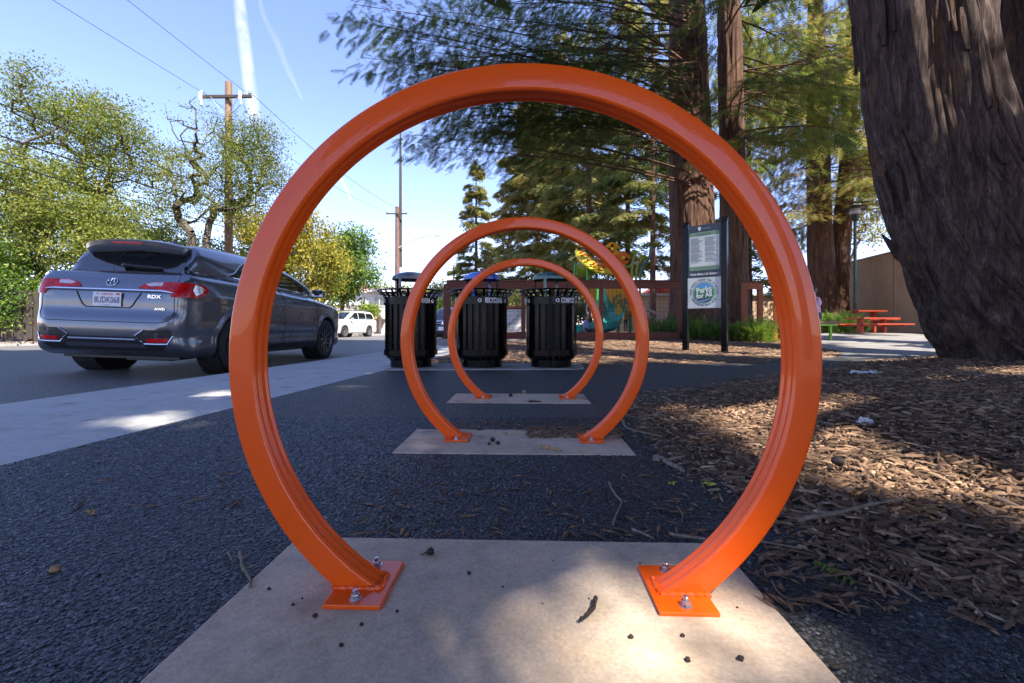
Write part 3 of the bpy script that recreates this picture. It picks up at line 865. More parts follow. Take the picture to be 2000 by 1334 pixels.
# ------------------------------------------------------------------ park sign
def make_sign():
    L = Vector((3.40, 8.70, 0)); Rr = Vector((3.86, 8.28, 0))
    d = (Rr - L); w = d.length; ang = math.atan2(d.y, d.x)
    root = thing('park_sign', 'tall park notice sign on two black posts, dark rules panel above white logo panel', 'sign', (L.x, L.y, 0.01), ang)
    # local x runs along the sign, -y faces the viewer
    for x, h in ((-0.045, 2.50), (w + 0.045, 2.50)):
        mb = MB()
        a = 0.05
        mb.add([(x - a, -a, 0), (x + a, -a, 0), (x + a, a, 0), (x - a, a, 0), (x - a, -a, h - 0.12), (x + a, -a, h - 0.12), (x + a, a, h), (x - a, a, h)],
               [(0, 1, 2, 3), (4, 5, 6, 7), (0, 1, 5, 4), (1, 2, 6, 5), (2, 3, 7, 6), (3, 0, 4, 7)])
        mb.build('post', MT['black'], root, bevel=0.004)
    x0, x1 = 0.006, w - 0.006; y = -0.025
    zt, zm, zb = 2.385, 1.395, 0.815
    mb = MB(); mb.box(((x0 + x1) / 2, y, (zt + zm) / 2), (x1 - x0, 0.02, zt - zm), bev=0.002)
    up = mb.build('rules_panel', MT['signnavy'], root)
    mb = MB(); mb.box(((x0 + x1) / 2, y - 0.001, (zm - 0.004 + zb) / 2), (x1 - x0, 0.02, zm - zb - 0.004), bev=0.002)
    lo = mb.build('logo_panel', MT['signwhite'], root)
    cx = (x0 + x1) / 2
    def flat(name, pts, mat, par, lift):
        me = bpy.data.meshes.new(name); me.from_pydata([(px_, y - 0.0105 - lift, pz) for px_, pz in pts], [], [list(range(len(pts)))])
        return link_mesh(name, me, mat, par)
    def rrect(a0, b0, a1, b1, r):
        o = []
        for (qx, qz, st) in ((a1 - r, b1 - r, 0), (a0 + r, b1 - r, 1), (a0 + r, b0 + r, 2), (a1 - r, b0 + r, 3)):
            for i in range(5):
                a = (st + i / 4) * PI / 2; o.append((qx + r * math.cos(a), qz + r * math.sin(a)))
        return o
    fx0, fx1, fz0, fz1 = x0 + 0.035, x1 - 0.03, zm + 0.135, zt - 0.135
    flat('notice_sheet', rrect(fx0, fz0, fx1, fz1, 0.03), MT['signgreen'], up, 0.001)
    flat('notice_sheet', [(fx0, fz0 + 0.075), (fx1, fz0 + 0.075), (fx1, fz1 - 0.075), (fx0, fz1 - 0.075)], MT['signwhite'], up, 0.002)
    TM = lambda x, z, l: Matrix(((1, 0, 0, x), (0, 0, -1, y - 0.0105 - l), (0, 1, 0, z), (0, 0, 0, 1)))
    text_obj('lettering', '· Parks Make Life Better! ·', 0.062, MT['white_ink'], up, TM(cx, zm + 0.062, 0.001), sx=0.86, bold=0.001)
    # small crest with a line of print at the head
    flat('crest', [(cx - .115, zt - .035), (cx - .055, zt - .035), (cx - .055, zt - .075), (cx - .075, zt - .112), (cx - .10, zt - .095)], MT['white_ink'], up, 0.001)
    mb = MB(); mb.box((cx + .04, y - .0115, zt - .072), (.15, .0008, .018)); mb.build('print_line', MT['grey_ink'], up)
    mb = MB(); mb.box((cx, y - .0125, fz1 - .03), (.30, .0008, .013)); mb.box((cx, y - .0125, fz1 - .052), (.22, .0008, .010)); mb.box((cx, y - .0125, fz0 + .04), (.40, .0008, .010))
    mb.build('print_line', MT['grey_ink'], up)
    rnd = random.Random(8); mb = MB()
    for col in (0, 1):
        z = fz1 - 0.11
        xl = fx0 + 0.025 + col * 0.27
        while z > fz0 + 0.16:
            wd = rnd.uniform(0.14, 0.235)
            if rnd.random() < 0.16: z -= 0.012
            mb.box((xl + wd / 2, y - 0.0135, z), (wd, 0.0008, 0.0052)); z -= 0.0155
    mb.build('print_line', MT['grey_ink'], up)
    for sx_ in (x0 + .02, x1 - .02):
        for z in (zt - .04, (zt + zm) / 2, zm + .03):
            mb = MB(); mb.ball((sx_, y - .011, z), .007, 8); mb.build('screw', MT['zinc'], up, smooth=True)
    # round logo
    cz = (zm + zb) / 2 + 0.005; R = 0.205
    circ = lambda r, a0=0, a1=2 * PI, n=48: [(cx + r * math.cos(a0 + (a1 - a0) * i / n), cz + r * math.sin(a0 + (a1 - a0) * i / n)) for i in range(n + (0 if a1 - a0 > 6.2 else 1))]
    flat('logo_disc', circ(R), MT['pgreen_logo'], lo, 0.001)
    flat('logo_disc', circ(R - .012), MT['signwhite'], lo, 0.0018)
    r = R - .020
    flat('logo_disc', circ(r), MT['lgreen_logo'], lo, 0.0026)
    flat('logo_sky', circ(r, rad(28), rad(152)) , MT['sky_logo'], lo, 0.0034)
    hill = lambda x: cz + r * (0.42 + 0.10 * math.sin(x * 3.3 + .6))
    flat('logo_hill', [(cx + r * t, cz + r * (0.42 + 0.09 * math.sin(t * 5 + .6))) for t in [-.86 + i * .0717 for i in range(25)]] + [(cx + .86 * r, cz + .1 * r), (cx - .86 * r, cz + .1 * r)], MT['lgreen_logo'], lo, 0.0042)
    flat('logo_field', circ(r, rad(180 + 3), rad(360 - 3)), MT['pgreen_logo'], lo, 0.005)
    flat('logo_field', [(cx - r, cz), (cx + r, cz), (cx + r * .93, cz + r * .28), (cx, cz + r * .22), (cx - r * .95, cz + r * .25)], MT['pgreen_logo'], lo, 0.0046)
    flat('logo_bank', circ(r, rad(214), rad(326)), MT['brown_logo'], lo, 0.0058)
    flat('logo_river', [(cx - r * .55, cz - r * .83), (cx - r * .1, cz - r * .76), (cx + r * .3, cz - r * .66), (cx + r * .8, cz - r * .56), (cx + r * .55, cz - r * .72), (cx + r * .15, cz - r * .86), (cx - r * .15, cz - r * .97)], MT['sky_logo'], lo, 0.0066)
    Mt = Matrix.Rotation(rad(9), 4, 'Z')
    text_obj('lettering', 'Parks', 0.145, MT['white_ink'], lo, TM(cx, cz + .045, .0075) @ Mt, bold=0.004, sx=.9)
    text_obj('lettering', 'for All', 0.125, MT['white_ink'], lo, TM(cx + .005, cz - .055, .0075) @ Mt, bold=0.004, sx=.9)
    def arc_text(s, rr, mid, span, flip):
        for i, ch in enumerate(s):
            if ch == ' ': continue
            t = (i + .5) / len(s) - .5
            a = mid - t * span if not flip else mid + t * span
            px_, pz = cx + rr * math.cos(a), cz + rr * math.sin(a)
            rot = a - PI / 2 if not flip else a + PI / 2
            text_obj('lettering', ch, 0.046, MT['dark_ink'], lo, TM(px_, pz, .001) @ Matrix.Rotation(rot, 4, 'Z'), bold=0.0006)
    arc_text('YOUR PARKS SALES TAX IN ACTION', 0.243, PI / 2, rad(196), False)
    arc_text('MEASURE M 2018-2028', 0.243, -PI / 2, rad(124), True)
    for a in (rad(190), rad(-10)):
        text_obj('lettering', '•', 0.05, MT['dark_ink'], lo, TM(cx + .243 * math.cos(a), cz + .243 * math.sin(a), .001))
make_sign()

# ------------------------------------------------------------------ cars
def panel(name, poly, frame, bvh, off, mat, parent, step=0.06, thick=0.006, smooth=True):
    """polygon in the (u, v) plane of frame, laid onto the body along -n"""
    O, U, Vv, N = [Vector(q) for q in frame]
    bm = bmesh.new()
    bm.faces.new([bm.verts.new((x, y, 0)) for x, y in poly])
    xs = [p[0] for p in poly]; ys = [p[1] for p in poly]
    for lo, hi, ax in ((min(xs), max(xs), 0), (min(ys), max(ys), 1)):
        k = math.floor(lo / step) + 1
        while k * step < hi:
            no = [0, 0, 0]; no[ax] = 1; co = [0, 0, 0]; co[ax] = k * step
            bmesh.ops.bisect_plane(bm, geom=bm.verts[:] + bm.edges[:] + bm.faces[:], dist=1e-5, plane_co=co, plane_no=no); k += 1
    ed = [e for e in bm.edges if e.is_boundary]
    bad = []
    for v in bm.verts:
        p = O + U * v.co.x + Vv * v.co.y
        hit = bvh.ray_cast(p + N * 4, -N, 8)
        if hit[0] is None:
            q = bvh.find_nearest(p + N * 0.0); hit = (q[0], q[1])
        v.co = hit[0] + hit[1] * off
    bmesh.ops.recalc_face_normals(bm, faces=bm.faces)
    if bm.faces:
        f0 = max(bm.faces, key=lambda f: f.calc_area())
        if f0.normal.dot(N) < 0: bmesh.ops.reverse_faces(bm, faces=bm.faces)
    r = bmesh.ops.extrude_edge_only(bm, edges=ed)
    for g in r['geom']:
        if isinstance(g, bmesh.types.BMVert):
            q = bvh.find_nearest(g.co)
            g.co = q[0] - q[1] * thick
    for e in ed: e.smooth = False
    me = bpy.data.meshes.new(name); bm.to_mesh(me); bm.free()
    return link_mesh(name, me, mat, parent, smooth)

def on_body(pts, frame, bvh, off, closed=False, step=0.04):
    O, U, Vv, N = [Vector(q) for q in frame]
    out = []
    if closed: pts = list(pts) + [pts[0]]
    for (x0, y0), (x1, y1) in zip(pts[:-1], pts[1:]):
        m = max(1, int(math.hypot(x1 - x0, y1 - y0) / step))
        for i in range(m):
            x, y = x0 + (x1 - x0) * i / m, y0 + (y1 - y0) * i / m
            hit = bvh.ray_cast(O + U * x + Vv * y + N * 4, -N, 8)
            if hit[0] is not None: out.append(hit[0] + hit[1] * off)
    x, y = pts[-1]
    hit = bvh.ray_cast(O + U * x + Vv * y + N * 4, -N, 8)
    if hit[0] is not None: out.append(hit[0] + hit[1] * off)
    return out

def car_body(sp, h):
    side = smooth_poly(sp['side'], 5); gh = smooth_poly(sp['gh'], 5)
    tab = lambda T, v: np.interp(v, [a for a, b in T], [b for a, b in T])
    def dense(T):
        q = smooth_poly(T, 8, False); q.sort(); return q
    pl, pg, fl, fg = dense(sp['plan']), dense(sp['plan_gh']), dense(sp['front']), dense(sp['front_gh'])
    k = sp.get('k', 0.07)
    ax = sp['axles']; wr = sp['arch']
    def field(x, y, z):
        xa = np.abs(x)
        dl = smin(poly_sdf(side, y, z) if np.ndim(y) == 1 else poly_sdf(side, y[0], z[0])[None], smin(tab(pl, y) - xa, tab(fl, z) - xa, 0.05), k)
        dg = smin(poly_sdf(gh, y, z) if np.ndim(y) == 1 else poly_sdf(gh, y[0], z[0])[None], smin(tab(pg, y) - xa, (tab(fg, z) - xa), 0.05), 0.05)
        f = smax(dl, dg, 0.025)
        # character crease along the flank
        for cz, amp, wd in sp.get('crease', ()):
            f = f + amp * np.exp(-((z - cz) / wd) ** 2) * (xa > 0.6)
        # wheel arches, with a flared lip
        for a in ax:
            rr = np.hypot(y - a, z - sp['wz'])
            f = f + 0.022 * np.exp(-((rr - wr - 0.035) / 0.03) ** 2) * np.clip((xa - 0.7) * 8, 0, 1) * (z > 0.1)
            cut = np.minimum(wr - rr, xa - (sp['hw'] - 0.30))
            f = np.minimum(f, -cut)
        return f
    lo = (-sp['hw'] - 0.08, -0.10, 0.10); hi = (sp['hw'] + 0.08, sp['L'] + 0.10, sp['H'] + 0.08)
    xs = np.arange(lo[0], hi[0], h); ys = np.arange(lo[1], hi[1], h); zs = np.arange(lo[2], hi[2], h)
    X, Y, Z = np.meshgrid(xs, ys, zs, indexing='ij')
    f = field(X, Y, Z)
    V, Q = surface_nets(f, h, lo)
    V = newton(V, field, 4)
    return V, Q

def wheel(parent, c, R, wdt, side, rimmat, spokes=10):
    """wheel with its axis along x; side = +1 when the rim faces +x"""
    w = bpy.data.objects.new('wheel', None); COL.objects.link(w); w.parent = parent; w.location = c
    rr = R * 0.70
    prof = [(rr, -wdt / 2 + .01), (R * .80, -wdt / 2 - .006), (R * .93, -wdt / 2 + .004), (R - .006, -wdt / 2 + .022), (R, -wdt / 2 + .045)]
    for q in (-.045, 0, .045):
        prof += [(R, q - .006), (R - .009, q - .004), (R - .009, q + .004), (R, q + .006)]
    prof += [(R, wdt / 2 - .045), (R - .006, wdt / 2 - .022), (R * .93, wdt / 2 - .004), (R * .80, wdt / 2 + .006), (rr, wdt / 2 - .01), (rr - .01, 0), (rr, -wdt / 2 + .01)]
    MX = Matrix.Rotation(PI / 2, 4, 'Y')
    mb = MB(); mb.lathe(prof, 48, MX); mb.build('tyre', MT['rubber'], w, smooth=True)
    s = side
    mb = MB()
    mb.lathe([(rr - .002, -wdt / 2 + .012), (rr - .02, -wdt / 2 + .012), (rr - .03, wdt / 2 - .03), (rr - .006, wdt / 2 - .004), (rr + .004, wdt / 2 - .001)], 48, MX if s > 0 else Matrix.Rotation(-PI / 2, 4, 'Y'))
    xo = s * (wdt / 2 - .022)
    for k in range(spokes):
        a = 2 * PI * k / spokes
        for da in (-.10, .10):
            c0 = (xo - s * .012, .045 * math.cos(a), .045 * math.sin(a)); c1 = (xo, (rr - .015) * math.cos(a + da), (rr - .015) * math.sin(a + da))
            bar(mb, c0, c1, 0.022, 0.018, (1, 0, 0))
    mb.tube([(xo - s * .03, 0, 0), (xo + s * .006, 0, 0)], .055, 16)
    mb.build('rim', rimmat, w, smooth=True)
    mb = MB(); mb.tube([(xo - s * .10, 0, 0), (xo - s * .07, 0, 0)], rr - .05, 24); mb.build('brake_disc', MT['trim'], w, smooth=True)
    return w

def flatpoly(c0, c1, c2): pass

SP_RDX = dict(L=4.69, H=1.66, hw=0.935, wz=0.365, arch=0.405, axles=(0.93, 3.62), k=0.085,
    side=[(0.16, .26), (0.03, .36), (-.01, .50), (0.0, .64), (.05, .74), (.055, .86), (.085, 1.0), (.17, 1.13), (.32, 1.17), (1.2, 1.165), (2.4, 1.11), (3.2, 1.08), (3.62, 1.035), (4.1, .965), (4.45, .85), (4.63, .68), (4.69, .52), (4.66, .34), (4.5, .24), (4.1, .21), (2.4, .21), (.5, .22)],
    gh=[(.20, 1.05), (.34, 1.27), (.46, 1.42), (.56, 1.525), (.80, 1.57), (1.3, 1.60), (1.9, 1.595), (2.45, 1.535), (2.95, 1.38), (3.55, 1.10), (3.45, .95), (1.5, .95), (.4, .95)],
    plan=[(-.2, .50), (0, .68), (.06, .765), (.16, .825), (.35, .875), (.8, .92), (2.3, .925), (3.6, .925), (4.1, .90), (4.4, .83), (4.6, .70), (4.75, .45)],
    plan_gh=[(.1, .60), (.3, .65), (.6, .70), (1.2, .77), (2.0, .80), (2.8, .785), (3.3, .74), (3.7, .64)],
    front=[(.15, .78), (.25, .85), (.40, .905), (.60, .93), (.80, .93), (.95, .905), (1.05, .865), (1.15, .815), (1.25, .74)],
    front_gh=[(.9, .89), (1.05, .85), (1.2, .78), (1.35, .70), (1.47, .62), (1.55, .54), (1.60, .45), (1.64, .33)],
    crease=((.93, .006, .03), (.47, -.016, .07)))

def make_rdx():
    ox, oy = -4.40, 4.82
    oz = float(road_z(np.array([ox]), np.array([oy + 2]))[0])
    root = thing('parked_car', 'slate grey sport utility car parked at the kerb with its rear towards the camera', 'car', (ox, oy, oz))
    root.rotation_euler = (0, rad(2.0), 0)
    V, Q = car_body(SP_RDX, 0.025)
    body = np_mesh('body', V, Q, MT['paint_blue'], root, smooth=True)
    bvh = BVHTree.FromPolygons([Vector(v) for v in V], [tuple(int(i) for i in q) for q in Q])
    REAR = ((0, 0, 0), (1, 0, 0), (0, 0, 1), (0, -1, 0))
    RT = ((0, 0, 0), (0, 1, 0), (0, 0, 1), (1, 0, 0))
    LF = ((0, 0, 0), (0, 1, 0), (0, 0, 1), (-1, 0, 0))
    def mir(p): return [(-x, y) for x, y in reversed(p)]
    # wheel wells
    for a in SP_RDX['axles']:
        for s in (-1, 1):
            mb = MB(); mb.lathe([(.0, 0), (.40, 0), (.40, .27)], 28, Matrix.Translation((s * .62, a, .365)) @ Matrix.Rotation(s * PI / 2, 4, 'Y'))
            mb.build('wheel_well', MT['blackmatte'], root)
    mb = MB(); mb.box((0, 2.3, .255), (1.3, 4.1, .10)); mb.box((0.2, .55, .235), (.5, .35, .12)); mb.box((-.1, .95, .30), (1.2, .12, .10)); mb.build('underbody', MT['trim'], root)
    for a in SP_RDX['axles']:
        for s in (-1, 1):
            wheel(root, (s * .795, a, .365), .365, .235, s, MT['dark_alloy'])
    # rear window
    win = smooth_poly([(-.62, 1.185), (.62, 1.185), (.65, 1.23), (.57, 1.37), (.50, 1.44), (-.50, 1.44), (-.57, 1.37), (-.65, 1.23)], 3)
    panel('rear_window', win, REAR, bvh, .004, MT['glass'], root)
    # spoiler
    secs = []
    V2 = []; F2 = []
    n = 21
    for i in range(n):
        x = -.555 + 1.11 * i / (n - 1); e = abs(x) / .555
        yb = .265 + .10 * e ** 4; zt = 1.54 - .05 * e ** 3
        V2 += [(x, .80, 1.578 - .09 * e ** 3), (x, yb + .05, zt + .018), (x, yb, zt), (x, yb + .01, zt - .05), (x, yb + .06, zt - .085), (x, .52, 1.43 - .03 * e)]
    for i in range(n - 1):
        for q in range(5): F2.append((i * 6 + q, i * 6 + q + 1, (i + 1) * 6 + q + 1, (i + 1) * 6 + q))
    F2 += [tuple(range(6)), tuple((n - 1) * 6 + q for q in reversed(range(6)))]
    mb = MB(); mb.add(V2, F2); sp = mb.build('spoiler', MT['paint_blue'], root, smooth=True)
    mb = MB(); mb.box((0, .272, 1.508), (.34, .016, .026), bev=.004); mb.build('brake_light', MT['red_lens'], sp)
    mb = MB(); mb.prism([(.0, 0), (.22, 0), (.20, .03), (.06, .075), (.02, .07)], -.015, .015, Matrix.Translation((.13, .75, 1.56)) @ Matrix(((0, 0, 1, 0), (1, 0, 0, 0), (0, 1, 0, 0), (0, 0, 0, 1))))
    mb.build('antenna_fin', MT['paint_blue'], root, bevel=.004)
    # wiper
    w0 = on_body([(-.02, 1.235), (.46, 1.205)], REAR, bvh, .035)
    mb = MB(); mb.tube(w0, [.024, .022] + [.014] * (len(w0) - 4) + [.008, .004], 8); mb.ball(w0[0], .04, 10, (1.2, .8, .8)); mb.build('wiper', MT['trim'], root, smooth=True)
    # tail lights, two on the tailgate, two round the corners
    tl = [(.31, .985), (.36, 1.035), (.46, 1.058), (.70, 1.062), (.70, .905), (.63, .955), (.52, .978)]
    tc = [(.755, 1.068), (.90, 1.06), (.98, 1.03), (1.0, .98), (.95, .93), (.87, .905), (.755, .895)]
    for s in (1, -1):
        p = tl if s > 0 else mir(tl)
        panel('tail_light', p, REAR, bvh, .010, MT['red_lens'], root, .05)
        pc = [(.38, 1.03), (.46, 1.05), (.56, 1.053), (.56, 1.015), (.42, 1.008)]
        panel('reverse_light', pc if s > 0 else mir(pc), REAR, bvh, .014, MT['clear_lens'], root, .05)
        # corner light, laid on from a diagonal
        c = math.cos(rad(48)); sn = math.sin(rad(48))
        FR = ((s * .80, .18, 0), (s * c, sn, 0), (0, 0, 1), (s * sn, -c, 0))
        q = [(-.17, 1.060), (.04, 1.062), (.12, 1.052), (.17, 1.025), (.19, .99), (.15, .945), (.07, .908), (-.17, .90)]
        panel('tail_light', q, FR, bvh, .010, MT['red_lens'], root, .05)
        q = [(.03, 1.045), (.09, 1.035), (.135, 1.005), (.10, .955), (.04, .93), (.01, .98)]
        panel('side_marker', q, FR, bvh, .014, MT['clear_lens'], root, .05)
        # reflector housings
        h = [(.36, .475), (.45, .535), (.70, .54), (.725, .48), (.68, .39), (.45, .39)]
        panel('vent_housing', h if s > 0 else mir(h), REAR, bvh, .004, MT['trim'], root, .06)
        e = on_body(([(.725, .48), (.68, .39), (.45, .39), (.36, .475), (.45, .535)] if s > 0 else [(-x, z) for x, z in [(.725, .48), (.68, .39), (.45, .39), (.36, .475), (.45, .535)]]), REAR, bvh, .008)
        mb = MB(); mb.tube(e, .008, 6); mb.build('vent_trim', MT['chrome'], root, smooth=True)
        rf = [(.48, .445), (.69, .450), (.67, .408), (.47, .405)]
        panel('reflector', rf if s > 0 else mir(rf), REAR, bvh, .008, MT['red_lens'], root, .06)
        e = on_body([(s * .44, .475), (s * .70, .48)], REAR, bvh, .009)
        mb = MB(); mb.tube(e, .004, 5); mb.build('vent_trim', MT['trim'], root)
    # chrome bar
    e = on_body([(-.68, .950), (-.58, .957), (.58, .957), (.70, .940)], REAR, bvh, .012)
    mb = MB(); mb.tube(e, [.006, .012] + [.016] * (len(e) - 4) + [.012, .005], 8); mb.build('chrome_bar', MT['chrome'], root, smooth=True)
    # plate recess
    rc = [(-.35, .935), (.35, .935), (.27, .795), (.235, .77), (-.235, .77), (-.27, .795)]
    rim = on_body(rc[1:] + [rc[0]], REAR, bvh, .003)
    mb = MB(); mb.tube(rim, .006, 6); mb.build('recess_edge', MT['trim'], root, smooth=True)
    hit = bvh.ray_cast(Vector((0, -2, .857)), Vector((0, 1, 0)))
    yp = hit[0].y - .012
    mb = MB(); mb.box((0, yp, .857), (.306, .006, .152), bev=.002); pl = mb.build('number_plate', MT['plate'], root)
    TM = lambda x, z, l=0.0035: Matrix(((1, 0, 0, x), (0, 0, -1, yp - l), (0, 1, 0, z), (0, 0, 0, 1)))
    text_obj('lettering', '8UDK068', .093, MT['plate_blue'], pl, TM(0, .845), sx=.72, bold=.0012)
    text_obj('lettering', 'California', .036, MT['plate_red'], pl, TM(0, .912), sx=.95, bold=.0004)
    mb = MB(); mb.box((.118, yp - .0036, .913), (.04, .001, .018)); mb.build('sticker', MT['plate_red'], pl)
    mb = MB(); mb.box((-.10, yp - .0036, .915), (.02, .001, .012)); mb.build('sticker', MT['plate_blue'], pl)
    text_obj('lettering', 'dmv.ca.gov', .016, MT['plate_blue'], pl, TM(0, .792))
    # round emblem: caliper ring with an A shape
    hit = bvh.ray_cast(Vector((-.0, -2, 1.045)), Vector((0, 1, 0))); nn = hit[1]
    up = (Vector((0, 0, 1)) - nn * nn.z).normalized(); rt = up.cross(nn)
    E = lambda x, z: hit[0] + nn * .008 + rt * x * -1 * (-1 if rt.x > 0 else 1) + up * z
    mb = MB()
    mb.tube([E(.056 * math.cos(a), .048 * math.sin(a)) for a in [2 * PI * i / 32 for i in range(33)]], .0045, 6)
    mb.tube([E(-.034, -.036), E(-.012, .038), E(0, .043)], [.004, .006, .006], 6)
    mb.tube([E(.034, -.036), E(.012, .038), E(0, .043)], [.004, .006, .006], 6)
    mb.tube([E(-.015, -.01), E(-.006, -.03)], .004, 6); mb.tube([E(.015, -.01), E(.006, -.03)], .004, 6)
    mb.build('emblem', MT['chrome'], root, smooth=True)
    def badge(txt, x, z, size):
        hh = bvh.ray_cast(Vector((x, -2, z)), Vector((0, 1, 0)))
        M = Matrix(((1, 0, 0, x), (0, 0, -1, hh[0].y - .008), (0, 1, 0, z), (0, 0, 0, 1)))
        text_obj('badge', txt, size, MT['chrome'], root, M, sx=1.35, bold=.0006, extrude=.002)
    badge('RDX', .50, .897, .052); badge('AWD', .57, .765, .034)
    # seams
    def seam(pts, fr, mat='trim', r=.0045, off=.0005):
        e = on_body(pts, fr, bvh, off)
        mb = MB(); mb.tube(e, r, 5); mb.build('panel_seam', MT[mat], root)
    seam([(-.71, .90), (-.72, .70), (-.68, .635), (-.58, .615), (.58, .615), (.68, .635), (.72, .70), (.71, .90), (.71, 1.08), (.68, 1.19)], REAR)
    e = on_body([(-.36, .43), (.36, .43)], REAR, bvh, .004); mb = MB(); mb.tube(e, .012, 6); mb.build('diffuser_strip', MT['alloy'], root, smooth=True)
    panel('lower_valance', [(-.36, .46), (.36, .46), (.43, .375), (.66, .37), (.60, .31), (-.60, .31), (-.66, .37), (-.43, .375)], REAR, bvh, .003, MT['trim'], root, .08)
    # sides
    dlo = [(1.00, 1.215), (1.04, 1.27), (1.35, 1.43), (1.70, 1.485), (2.15, 1.485), (2.62, 1.40), (3.10, 1.21), (3.18, 1.17), (3.05, 1.155)]
    quarter = [(1.06, 1.225), (1.09, 1.265), (1.36, 1.405), (1.42, 1.42), (1.46, 1.215)]
    rear_w = [(1.50, 1.213), (1.47, 1.43), (1.70, 1.47), (2.02, 1.472), (2.02, 1.193)]
    front_w = [(2.10, 1.19), (2.10, 1.47), (2.18, 1.467), (2.62, 1.38), (2.90, 1.275), (2.98, 1.165)]
    for fr in (RT, LF):
        panel('window_surround', smooth_poly(dlo, 3), fr, bvh, .003, MT['trim'], root)
        for w in (quarter, rear_w, front_w): panel('side_window', w, fr, bvh, .007, MT['glass'], root)
        e = on_body(smooth_poly(dlo, 3), fr, bvh, .006, True)
        mb = MB(); mb.tube(e, .0075, 6); mb.build('window_trim', MT['chrome'], root, smooth=True)
        seam([(2.06, 1.14), (2.05, .9), (2.06, .5), (2.08, .33)], fr)
        seam([(3.12, 1.12), (3.20, .95), (3.22, .6), (3.10, .33)], fr)
        seam([(1.30, 1.16), (1.38, .9), (1.22, .70)], fr)
        panel('sill_trim', [(1.38, .27), (3.16, .27), (3.16, .345), (1.38, .345)], fr, bvh, .003, MT['trim'], root, .1)
        for y0 in (1.62, 2.32):
            e = on_body([(y0, .98), (y0 + .19, .975)], fr, bvh, .03); mb = MB(); mb.tube(e, [.009] + [.015] * (len(e) - 2) + [.009], 8); mb.build('door_handle', MT['paint_blue'], root, smooth=True)
    for s in (-1, 1):
        mb = MB(); mb.ball((s * 1.0, 3.02, 1.17), .10, 14, (1.15, .75, .72)); mb.tube([(s * .86, 3.06, 1.12), (s * .95, 3.04, 1.13)], .03, 8)
        m = mb.build('wing_mirror', MT['paint_blue'], root, smooth=True)
        mb = MB(); mb.box((s * 1.0, 2.945, 1.17), (.19, .01, .12), bev=.004); mb.build('mirror_glass', MT['chrome'], m)
        mb = MB(); mb.ball((s * 1.0, 2.97, 1.17), .095, 12, (1.12, .4, .72)); mb.build('mirror_rim', MT['trim'], m, smooth=True)
    return root
rdx = make_rdx()

SP_OUT = dict(L=4.65, H=1.70, hw=0.90, wz=0.35, arch=0.40, axles=(1.0, 3.68), k=0.09,
    side=[(0.12, .28), (0.0, .36), (-.01, .60), (.02, .90), (.08, 1.10), (1.2, 1.10), (3.0, 1.08), (3.5, 1.06), (4.1, 1.0), (4.45, .93), (4.60, .78), (4.66, .55), (4.62, .36), (4.4, .26), (3.5, .24), (.6, .24)],
    gh=[(.06, 1.0), (.14, 1.25), (.28, 1.52), (.5, 1.63), (1.4, 1.68), (2.1, 1.665), (2.6, 1.60), (3.0, 1.40), (3.45, 1.08), (3.3, .95), (.3, .95)],
    plan=[(-.2, .70), (0, .80), (.2, .86), (1.0, .89), (3.6, .89), (4.2, .85), (4.5, .76), (4.7, .58)],
    plan_gh=[(0, .68), (.4, .74), (2.0, .77), (3.0, .73), (3.5, .66)],
    front=[(.15, .80), (.3, .87), (.6, .895), (.85, .89), (1.0, .86), (1.12, .80)],
    front_gh=[(.9, .86), (1.1, .80), (1.4, .71), (1.6, .62), (1.70, .50), (1.75, .4)], crease=((.60, -.01, .05),))
